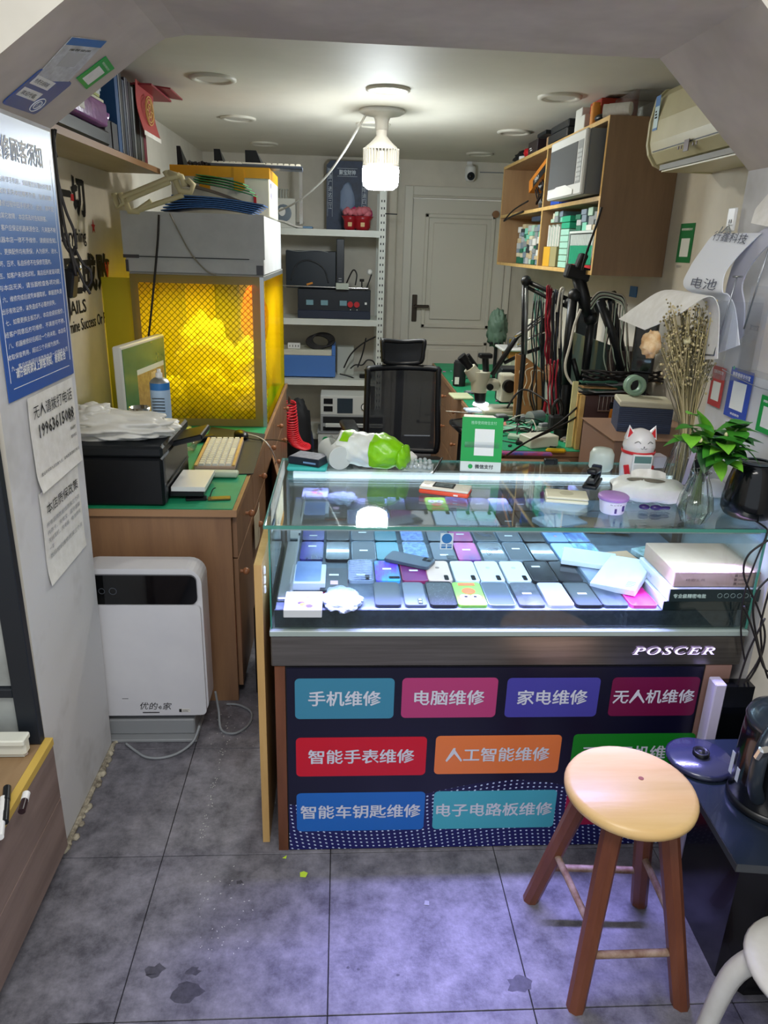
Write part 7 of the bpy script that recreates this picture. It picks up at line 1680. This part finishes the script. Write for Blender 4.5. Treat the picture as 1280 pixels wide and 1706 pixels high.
t = poly_arm('monitor_mount', 'thick black monitor arm post in the middle of the right bench', [([(955, 498, 0), (948, 560, 0), (943, 640, 0)], .022, arm), ([(962, 455, 0), (974, 500, 0), (985, 530, 0)], .030, arm), ([(985, 530, 0), (980, 580, 0), (972, 640, 0)], .020, arm), ([(966, 640, 0), (955, 598, 0)], .012, arm)], 3.45)
a = P(945, 655, Y=3.45); obj('post', MB().cyl(P(945, 640, Y=3.45), (a.x, a.y, DT+.001), .024), arm, t)
obj('joint', MB().sph(tuple(P(985, 530, Y=3.45)), .035, 12, 8).sph(tuple(P(958, 492, Y=3.45)), .032, 12, 8), arm, t)
obj('head_clamp', MB().cb(tuple(P(962, 455, Y=3.45)), (.11, .06, .06), (0, .2, 0), bev=.008).cb(tuple(P(968, 436, Y=3.43)), (.035, .05, .07), (0, .3, 0), bev=.006), black_m, t)
t = poly_arm('monitor_mount', 'pair of slanting black monitor arms behind the bouquet', [([(1000, 500, 0), (1022, 560, 0), (1035, 625, 0)], .020, arm), ([(1018, 500, 0), (1032, 560, .05), (1045, 620, .05)], .016, arm), ([(998, 498, 0), (1025, 490, .02)], .016, arm)], 3.30)
a = P(1038, 640, Y=3.30); obj('post', MB().cyl(P(1035, 620, Y=3.30), (P(1035, 620, Y=3.30).x, 3.30, DT+.001), .02), arm, t)
t = poly_arm('desk_lamp_arm', 'low slanting black and silver lamp arm above the microscope', [([(820, 625, 0), (862, 560, 0), (905, 528, 0)], .014, arm), ([(858, 562, -.02), (880, 548, -.02), (915, 520, -.02)], .008, chrome), ([(840, 605, 0), (870, 590, 0), (900, 580, 0)], .010, arm), ([(862, 575, -.02), (890, 560, -.02), (910, 552, -.02)], .006, chrome)], 3.85)
a = P(905, 528, Y=3.85); obj('post', MB().cyl(a, (a.x+.05, a.y, DT+.001), .012), arm, t)
# monitors on the bench (dark)
def screen_thing(label, a, b, y, h_, mt_, rz=0, tilt=0):
    A = P(*a, Y=y); B = P(*b, Y=y); w_ = (B-A).length
    t = thing('monitor', label, 'monitor', ((A.x+B.x)/2, y, A.z), rz)
    obj('casing', MB().box(-w_/2, w_/2, 0, .03, 0, h_, bev=.006), black_p, t); obj('screen', MB().box(-w_/2+.01, w_/2-.01, -.002, -.0002, .012, h_-.01), mt_, t)
    obj('stand', MB().box(-.03, .03, .031, .05, DT-A.z+.012, h_*.5).box(-.10, .10, -.02, .12, DT-A.z+.001, DT-A.z+.012, bev=.003), black_p, t); return t
scr = mat('screen_off', '3a4046', .08, coat=.3)
screen_thing('small dark monitor turned away at the back of the right bench', (958, 572), (992, 572), 3.95, .24, scr, R(-12))
screen_thing('large dark monitor standing beside the dried bouquet', (1049, 622), (1085, 622), 3.04, .24, black_g, R(-30))
t = thing('reflective_panel', 'greenish glass panel tilted behind the slanting monitor arms', 'panel', (1.16, 3.55, DT+.10)); t.rotation_euler = (0, R(8), R(-62))
obj('pane', MB().box(-.16, .16, 0, .006, 0, .36, bev=.001), mat('pane_dark', '4a5a55', .06, coat=.5), t); obj('lower_frame', MB().box(-.17, .17, -.004, .010, -.015, 0), alu, t)
obj('leg', MB().box(-.15, -.13, 0, .006, -.10, -.0152).box(.13, .15, 0, .006, -.10, -.0152), alu, t)
# equipment towers at the back
eq = mat('equip_cream', 'b9b9a6', .45)
def bench_box(name, label, cat, cx, cy, w_, d_, z, h_, mt_, rz=0, vents=0, bev=.004):
    t = thing(name, label, cat, (cx, cy, z+.0006), rz); obj('body', MB().box(-w_/2, w_/2, -d_/2, d_/2, 0, h_, bev=bev), mt_, t)
    if vents:
        v = MB()
        for i in range(vents):
            for j in range(2): v.box(-w_/2+.03+i*(w_-.06)/vents, -w_/2+.03+i*(w_-.06)/vents+.005, -d_/2-.001, -d_/2+.0004, h_*(.25+.35*j), h_*(.45+.35*j))
        obj('vents', v, ink, t, kind='stuff')
    return t
bench_box('power_supply', 'cream bench power supply with vents at the far end of the bench', 'instrument', 1.18, 4.75, .22, .22, DT, .19, eq, vents=8)
bench_box('instrument_case', 'tan and orange-fronted case on the far power supply', 'instrument', 1.18, 4.75, .24, .22, DT+.191, .05, mat('case_tan', 'b5905c', .5, c2='c87a2a', scale=3))
bench_box('white_shelf_board', 'white board laid on the far instruments', 'board', 1.17, 4.74, .32, .24, DT+.242, .015, white_p)
t = thing('solder_reel', 'shiny metal reel standing on the white board', 'reel', (1.10, 4.74, DT+.259)); obj('drum', MB().cyl((0, 0, 0), (0, 0, .05), .035, n=28), chrome, t); obj('flange', MB().cyl((0, 0, 0.0501), (0, 0, .054), .038, n=28), alu, t)
t = thing('solder_reel', 'dull grey reel behind the shiny one on the white board', 'reel', (1.20, 4.80, DT+.259)); obj('drum', MB().cyl((0, 0, 0), (0, 0, .05), .032, n=28), mat('reel_grey', '8f938c', .4), t)
bench_box('power_supply', 'grey vented power supply by the wall in the middle of the bench', 'instrument', 1.28, 4.12, .20, .26, DT, .15, mat('ps_grey', '9c9f96', .45), vents=9)
bench_box('brown_carton', 'brown carton on the middle power supply', 'box', 1.27, 4.12, .22, .24, DT+.151, .07, mat('carton_brown', '8a6248', .65))
bench_box('power_supply', 'lower vented grey supply beside the thick arm post', 'instrument', 1.27, 3.72, .20, .20, DT, .18, mat('ps_grey', '9c9f96', .45), vents=9)
bench_box('dark_oven', 'dark boxy appliance at the wall beneath the cabinet', 'appliance', 1.32, 3.42, .16, .20, DT+.0, .42, mat('oven_brown', '3a2f30', .4))
bench_box('white_foam_block', 'tall white foam block standing behind the hanging cables', 'foam block', 1.21, 4.42, .20, .04, DT, .46, mat('foam_block', 'dad9c8', .7))
bench_box('black_case', 'black case standing behind the lamp arm on the bench', 'case', 1.02, 4.25, .20, .14, DT, .20, mat('case_black2', '20242a', .4))
# wooden heat board with white wires
t = thing('wooden_board', 'sloping plywood panel behind the microscope column', 'board', (0, 0, 0))
a, b_, c_, d_ = P(857, 680, Y=3.80), P(905, 676, Y=3.80), P(906, 618, Y=3.80), P(860, 590, Y=3.80)
e_ = P(875, 594, Y=3.80)
zb = DT+.001
mb = MB(); poly = [(a.x, zb), (b_.x, zb), (c_.x, c_.z), (e_.x, e_.z), (d_.x, d_.z)]
obj('board', mb.prism(poly, -3.815, -3.80, M=Mx), mat('plywood', 'c48f58', .6, c2='b07c46', scale=10, stretch=(1, 1, .2)), t)
for k in range(4):
    obj('white_wire', MB().tube([P(866+9*k, 676, Y=3.795), P(862+9*k, 655, Y=3.78), P(870+8*k, 635, Y=3.785), P(866+10*k, 618, Y=3.79), P(880+10*k, 605+6*k, Y=3.79)], .0028, 5), mat('wire_cream', 'e6dcc0', .4), t)
# hanging cable sheaf
rnd = random.Random(41)
def sheaf(name, label, x0, x1, yt, yb, y, n_, mats_, spread=4, cat='cables', r_=.004, wave=5):
    t = thing(name, label, cat, (0, 0, 0))
    for k in range(n_):
        xa = x0+(x1-x0)*k/max(1, n_-1); pts_ = []
        for q in range(7):
            f_ = q/6; pts_.append(P(xa+rnd.uniform(-1, 1)*spread*(f_*.8+.2)-wave*sin(f_*pi)*.6, yt+(yb-yt)*f_+rnd.uniform(-4, 4), Y=y+.02*rnd.random()))
        obj('cable', MB().tube(pts_, r_, 5, sub=4), mats_[k % len(mats_)], t)
    return t
rdc = mat('cable_red', 'a01c30', .4); whc = mat('cable_white', 'cfcabc', .4); grc = mat('cable_green', '4f8a7a', .5)
sheaf('red_cables', 'red cables draped over the lamp arm and hanging down', 912, 920, 478, 605, 3.60, 7, [rdc, mat('cable_darkred', '6a1424', .4)], 3)
sheaf('black_cables', 'black cables hanging in strands between the monitor arms', 922, 938, 485, 700, 3.52, 10, [cbm, cbm, mat('cable_slate', '2c3440', .4)], 4)
sheaf('red_cables', 'two red cables running down to the bench among the black ones', 918, 930, 600, 705, 3.40, 3, [rdc], 3)
sheaf('green_wires', 'thin green wires bundled behind the hanging cables', 893, 905, 478, 668, 4.20, 7, [grc], 7, r_=.003)
t = thing('white_cable', 'thick white cable curving down beside the arm post', 'cable', (0, 0, 0))
obj('cable', MB().tube([P(968, 515, Y=3.38), P(958, 540, Y=3.38), P(950, 575, Y=3.37), P(942, 610, Y=3.36), P(950, 635, Y=3.34), P(975, 655, Y=3.30), P(1010, 662, Y=3.28)], .006, 7), whc, t)
obj('cable', MB().tube([P(932, 580, Y=3.5), P(936, 500, Y=3.5), P(940, 482, Y=3.5), P(934, 484, Y=3.5), P(928, 520, Y=3.5)], .005, 6), whc, t)
t = thing('cable_bridge', 'grey cables looping from the arm head towards the bouquet', 'cables', (0, 0, 0))
for k in range(6): obj('cable', MB().tube([P(985, 500+3*k, Y=3.30), P(1000, 486+2*k, Y=3.28), P(1025, 489+2*k, Y=3.25), P(1042, 500+4*k, Y=3.22), P(1046, 560+10*k, Y=3.2), P(1050, 622, Y=3.2)], .0035, 5), [mat('flex_grey', '8a857a', .5), cbm, mat('cable_pale', '9fae9c', .5)][k % 3], t)
t = thing('cable_sweep', 'two long black cables sweeping across the bench to the payment sign', 'cables', (0, 0, 0))
for k in range(2): obj('cable', MB().tube([D(1040-20*k, 640+6*k, .20), P(985, 680-20*k, Y=3.25), P(930, 712-6*k, Y=3.16), P(880, 735, Y=3.05), P(845, 758, Y=2.95)], .0045, 6), cbm, t)
obj('cable', MB().tube([P(845, 680, Y=3.6), P(862, 655, Y=3.6), P(880, 650, Y=3.6), P(912, 670, Y=3.5), P(918, 690, Y=3.45)], .005, 6), cbm, t)
# black clamp lamp on bench
p = D(922, 728)
t = thing('clip_lamp', 'small black clip lamp with cable loop standing on the bench', 'lamp', (p.x, p.y-.02, DT+.001))
obj('head', MB().cb((0, 0, .075), (.065, .06, .07), bev=.008).cyl((.02, -.02, .05), (.02, -.02, .01), .03, n=18), black_m, t); obj('foot', MB().box(-.04, .03, -.03, .03, 0, .01, bev=.002), dark_g, t)
obj('loop', MB().tube([(-.02, 0, .11), (-.022, 0, .15), (0, 0, .185), (.022, 0, .15), (.02, 0, .11)], .007, 7), cbm, t)
# bench bits with own shapes
bench_box('white_router', 'white flat box in the middle of the right bench', 'box', *D(897, 742).xy, .15, .10, DT, .05, mat('router_white', 'd4d6c8', .4), R(20))
bench_box('pale_meter', 'pale green handheld meter lying behind the payment sign', 'meter', *D(868, 732).xy, .12, .05, DT, .02, mat('meter_pale', 'b5cdb8', .4), R(-22))
bench_box('black_meter', 'black handheld meter lying beside the pale one', 'meter', *D(880, 742).xy, .11, .04, DT, .018, black_p, R(-25))
bench_box('steel_block', 'grey steel block on the green mat', 'block', *D(936, 722).xy, .05, .08, DT, .03, grey_m, R(30))
bench_box('yellow_tool', 'yellow-handled tool at the near edge of the right bench', 'tool', *D(926, 754).xy, .09, .025, DT, .018, mat('tool_yellow', 'd8b020', .35), R(-4), bev=.008)
bench_box('blue_packets', 'blue and purple striped packets along the near bench edge', 'packets', *D(878, 758).xy, .22, .035, DT, .012, mat('packets', '3a5cb0', .4, c2='b04a78', scale=26), R(-3))
bench_box('pink_pad', 'pink-edged pad with pale top under the microscope front', 'pad', *D(808, 708).xy, .22, .12, DT, .012, mat('pad_pink', 'd88f80', .5), R(-8))
bench_box('white_pad', 'white sheet pile lying on the pink pad', 'papers', *D(800, 700).xy, .17, .09, DT+.0125, .006, paper_w, R(-10))
bench_box('parts_tray', 'pale tray of small parts to the left of the microscope', 'tray', *D(768, 662).xy, .12, .16, DT, .014, mat('tray_pale', 'cfd6b0', .5), R(4))
bench_box('silver_bag', 'shiny silver bag lying under the microscope', 'bag', *D(805, 686).xy, .20, .10, DT, .014, mat('bag_silver2', 'a8bcd4', .12, c2='dfe8f4', scale=30), R(6))
bench_box('mint_tray', 'mint green tray behind the payment sign', 'tray', *D(862, 716).xy, .16, .09, DT, .012, mat('tray_mint', '8fcdb4', .5), R(-6))
t = thing('silver_drum', 'small silver drum lying on its side on the bench', 'drum', tuple(D(888, 708)+Vector((0, 0, .036)))); obj('drum', MB().cyl((-.02, 0, 0), (.05, .04, 0), .034, n=24), mat('drum_silver', 'a0b0b4', .3, .5), t)
rnd = random.Random(9); small = [('screwdriver', 'screwdriver'), ('tweezers', 'tweezers'), ('chip', 'chip'), ('spare_part', 'part')]
litter = MB()
for k in range(90):
    x = rnd.uniform(.74, 1.36); y = rnd.uniform(3.15, 5.4); litter.cb((x, y, DT+.004), (rnd.uniform(.006, .03), rnd.uniform(.004, .015), .006), (0, 0, rnd.random()*3), m=k % 4)
o = obj('small_parts', litter, [mat('bit_white', 'cfd0cc', .5), dark_g, mat('bit_pink', 'b06a90', .5), mat('bit_cyan', '7ab0b8', .5)]); tag(o, 'scattered tiny parts and chips over the right bench mat', 'parts', kind='stuff')
# brush pot group in the middle
for k, (px, c_, hh, nm) in enumerate([(905, 'a01828', .12, 'dark red'), (916, '1c2c5c', .13, 'navy'), (924, 'd8cdb0', .14, 'cream'), (934, 'cfae4a', .13, 'yellow'), (912, 'd8d8d4', .11, 'white')]):
    p = D(px, 705); t = thing('screwdriver', f'{nm} handled screwdriver upright in the tool group on the bench', 'screwdriver', (p.x, p.y, DT+.001), group='upright tools on the right bench')
    obj('handle', MB().cyl((0, 0, .05), (.004, 0, .05+hh*.6), .010, .008, n=10), mat('hd'+c_, c_, .35), t); obj('shaft', MB().cyl((0, 0, 0), (0, 0, .05), .003, n=8), chrome, t)
t = thing('yellow_strip', 'pale yellow upright strip at the brown cabinet corner', 'strip', (0, 0, 0)); a = P(947, 745, Y=3.2); obj('strip', MB().box(a.x-.014, a.x+.010, 3.19, 3.2, DT+.001, DT+.30), mat('strip_yellow', 'd8d49a', .5), t)
# brown cabinet standing on the bench
a = P(957, 748, Y=3.16); x0_ = a.x; t = thing('brown_cabinet', 'dark brown cabinet with pale left edge standing on the right bench', 'cabinet', (0, 0, 0))
obj('body', MB().box(x0_+.02, XR-.03, 3.145, 3.27, DT+.001, DT+.245, bev=.002), mat('cab_brown', '4a3432', .5), t); obj('pale_edge', MB().box(x0_, x0_+.019, 3.15, 3.27, DT+.001, DT+.245), oak_edge, t)
ctz = DT+.247
rnd = random.Random(14)
t = thing('board_heap', 'flat heap of boards and cables on the brown cabinet', 'circuit boards', (0, 0, 0))
for k in range(9): obj('board', MB().cb((x0_+.05+.28*rnd.random(), 3.18+.05*rnd.random(), ctz+.006+.008*k), (.16, .05, .005), (0, rnd.uniform(-.04, .04), rnd.random()*.8-.2)), [dark_g, grey_m, mat('pcb_green', '2a5a48', .5), mat('pcb_tan', 'a88458', .5)][k % 4], t)
for k in range(6): obj('cable', MB().tube([(x0_+.0+.06*q, 3.17+.02*sin(q*2+k), ctz+.085+.02*sin(q+k)) for q in range(7)], .005, 6), cbm, t)
# things hanging / standing at the cabinet's right: yellow module, orange cutter, blue pliers
p = P(1018, 700, Y=3.13); t = thing('orange_cutter', 'orange utility knife hanging on the brown cabinet front', 'knife', tuple(p)); obj('handle', MB().cb((0, 0, 0), (.026, .012, .11), (0, .06, 0), bev=.004), mat('cutter_orange', 'd8842a', .35), t); obj('head', MB().cb((-.003, 0, .065), (.02, .012, .03), (0, .06, 0), bev=.002), black_p, t)
p = P(1036, 700, Y=3.13); t = thing('blue_pliers', 'pair of blue-handled pliers hanging on the brown cabinet front', 'pliers', tuple(p))
for s_ in (-1, 1): obj('handle', MB().tube([(s_*.004, 0, .06), (s_*.018, 0, .02), (s_*.014, 0, -.05)], .007, 8), mat('plier_blue', '2a4c84', .35), t)
obj('jaws', MB().cb((0, 0, .08), (.016, .010, .04), bev=.003), alu, t)
p = P(1044, 670, Y=3.13); t = thing('yellow_module', 'yellow and black circuit module at the top of the brown cabinet', 'circuit module', tuple(p)); obj('coil_body', MB().cb((0, 0, 0), (.07, .03, .04), bev=.004), mat('mod_yellow', 'b09a28', .45, c2='3a3420', scale=60), t)
p = P(1015, 672, Y=3.13); t = thing('wire_basket', 'small silver wire basket beside the yellow module', 'basket', tuple(p))
for k in range(6): obj('wire', MB().cyl((-.045+.018*k, 0, -.03), (-.045+.018*k, 0, .03), .0022, n=6), chrome, t)
obj('rim', MB().box(-.05, .05, -.003, .003, .03, .036).box(-.05, .05, -.003, .003, -.036, -.03), chrome, t)
# thick book stack, green tape ring
p = P(1085, 690, Y=2.85)
t = thing('paper_block', 'thick dark blue stack of forms with pale top behind the vases', 'paper stack', (1.19, 2.80, .935), R(-12))
for k in range(12): obj('pad', MB().box(-.10, .10, -.08, .08, .008*k, .008*k+.0072), mat('pad_navy', '3a4560', .6), t)
obj('top_pad', MB().box(-.10, .10, -.08, .08, .0962, .118, bev=.004), mat('pad_cream', 'cfcbb6', .6), t)
t2 = thing('support_cabinet', 'brown side cabinet behind the case carrying the paper stack', 'cabinet', (0, 0, 0)); obj('body', MB().box(1.02, 1.40, 2.60, 2.98, 0, .933, bev=.003), mat('cab_brown2', '86695c', .5), t2); obj('top', MB().box(1.01, 1.40, 2.59, 2.985, .9332, .9345), mat('cab_edge', '9c7c68', .5), t2)
t = thing('tape_ring', 'pale green tape roll standing upright on the paper stack', 'tape roll', (1.17, 2.86, 1.055+.040)); obj('ring', MB().lathe([(.024, -.02), (.040, -.02), (.040, .02), (.024, .02), (.024, -.02)], 28, M=Matrix.Rotation(pi/2, 4, 'X')), mat('tape_green', '8fb09a', .35), t)
p = P(1018, 742, Y=2.70)
t = thing('paper_reel', 'wide cream paper reel standing behind the cat-shaped speaker', 'paper reel', (p.x+.02, 2.72, DT-.03)); 
obj('reel', MB().lathe([(.028, 0), (.075, 0), (.072, .09), (.030, .09), (.028, 0)], 36), mat('reel_cream', 'c9c4b0', .6), t); 
t2 = thing('low_shelf', 'low shelf board behind the right end of the case', 'shelf', (0, 0, 0)); obj('board', MB().box(.62, 1.015, 2.52, 3.10, DT-.05, DT-.032), mat('shelf_brown', '8a6a50', .5), t2); obj('support', MB().box(.63, .65, 2.54, 3.08, 0, DT-.0502).box(.98, 1.0, 2.54, 3.08, 0, DT-.0502), MT['shelf_brown'], t2)
t = thing('magazine', 'flat cream and yellow magazine behind the rear edge of the case', 'magazine', (P(995, 755, Y=2.45).x, 2.62, DT-.031)); obj('pages', MB().box(-.11, .13, -.08, .06, 0, .010, bev=.001), paper_w, t); obj('cover', MB().box(-.11, .13, -.08, .06, .0102, .0115), mat('mag_cream', 'd6c594', .5), t)
t = thing('white_jug', 'rounded white plastic jar beside the cat-shaped speaker', 'jar', (.79, 2.10, GT)); obj('jar', MB().lathe([(0, 0), (.030, 0), (.036, .01), (.036, .05), (.028, .065), (0, .068)], 28), mat('jar_white', 'c4cfc6', .35), t)
t = thing('blue_card', 'small blue and white card on the wall beside the cabinet bottom', 'card', M=frame((XR-.002, P(1056, 495, X=XR).y+.05, P(1056, 495, X=XR).z), (0, -1, 0), (0, 0, 1))); obj('card', MB().box(0, .09, 0, .05, 0, .003), mat('card_blue', '2a6aa8', .4), t)

# more of the bench's clutter
t = thing('green_cloth_bag', 'dark green crumpled bag on a black stand at the far bench end', 'bag', tuple(P(829, 548, Y=4.95)))
obj('bag', crumple(MB(), (0, 0, 0), (.055, .05, .10), 51, .5, 30, 20, fq=4), mat('bag_green', '4f6656', .6), t)
z_ = t.location.z; obj('stand', MB().cyl((0, 0, -.09), (0, 0, DT-z_+.001), .012).cyl((0, 0, -.10), (0, 0, -.085), .05).cyl((0, 0, DT-z_+.001), (0, 0, DT-z_+.015), .06), black_p, t)
sheaf('black_cables', 'second group of black cables hanging right of the lamp arm', 890, 915, 500, 690, 3.75, 7, [cbm, mat('cable_slate', '2c3440', .4)], 6, r_=.0035)
sheaf('grey_cables', 'pale grey cables hanging before the tilted glass panel', 1012, 1044, 505, 640, 3.28, 8, [mat('cable_pale', '9fae9c', .5), cbm, mat('flex_grey', '8a857a', .5)], 5, r_=.0032)
t = thing('loose_cables', 'tangle of thin black and white cables lying across the green bench mat', 'cables', (0, 0, 0)); rnd = random.Random(70)
for k in range(13):
    x, y = rnd.uniform(.82, .98), rnd.uniform(3.3, 3.7); a0 = rnd.random()*6
    obj('cable', MB().tube([(x+.07*q*cos(a0+q*.5*rnd.uniform(.6, 1.2)), y+.05*q*sin(a0+q*.4), DT+.006+(.05*sin(q) if 0 < q < 5 else 0)*rnd.random()) for q in range(6)], .003, 5, sub=4), [cbm, whc, cbm][k % 3], t)
for k, (px, py, w_, d_, h_, c_, nm, cat, lb) in enumerate([(835, 700, .07, .05, .03, '3a4450', 'grey_gadget', 'gadget', 'small slate gadget beside the pink pad on the right bench'), (905, 722, .06, .04, .05, 'a9b4a8', 'pale_gadget', 'gadget', 'pale small gadget near the clip lamp'),
    (850, 690, .05, .05, .02, '9a5aa0', 'purple_lump', 'packet', 'small purple and pink packet right of the microscope foot'), (945, 735, .06, .05, .02, 'b8a8a0', 'crumpled_packet', 'packet', 'crumpled pinkish packet beside the brown cabinet corner'), (786, 655, .09, .06, .012, '6a7886', 'phone_board', 'part', 'grey phone board lying left of the microscope base'),
    (870, 700, .10, .07, .025, 'c8d4d0', 'blister_tray', 'tray', 'pale clear tray with parts behind the silver drum')]):
    q_ = D(px, py); t = thing(nm, lb, cat, (q_.x, q_.y, DT+.001), rnd.random()); m_ = mat('gd_'+c_, c_, .4, c2='%02x%02x%02x' % tuple(int(int(c_[i:i+2], 16)*.6) for i in (0, 2, 4)), scale=50)
    obj('shell', MB().box(-w_/2, w_/2, -d_/2, d_/2, 0, h_*.7, bev=.004, seg=2), m_, t); obj('top', MB().box(-w_*.38, w_*.38, -d_*.36, d_*.36, h_*.7, h_, bev=.002), grey_m, t)
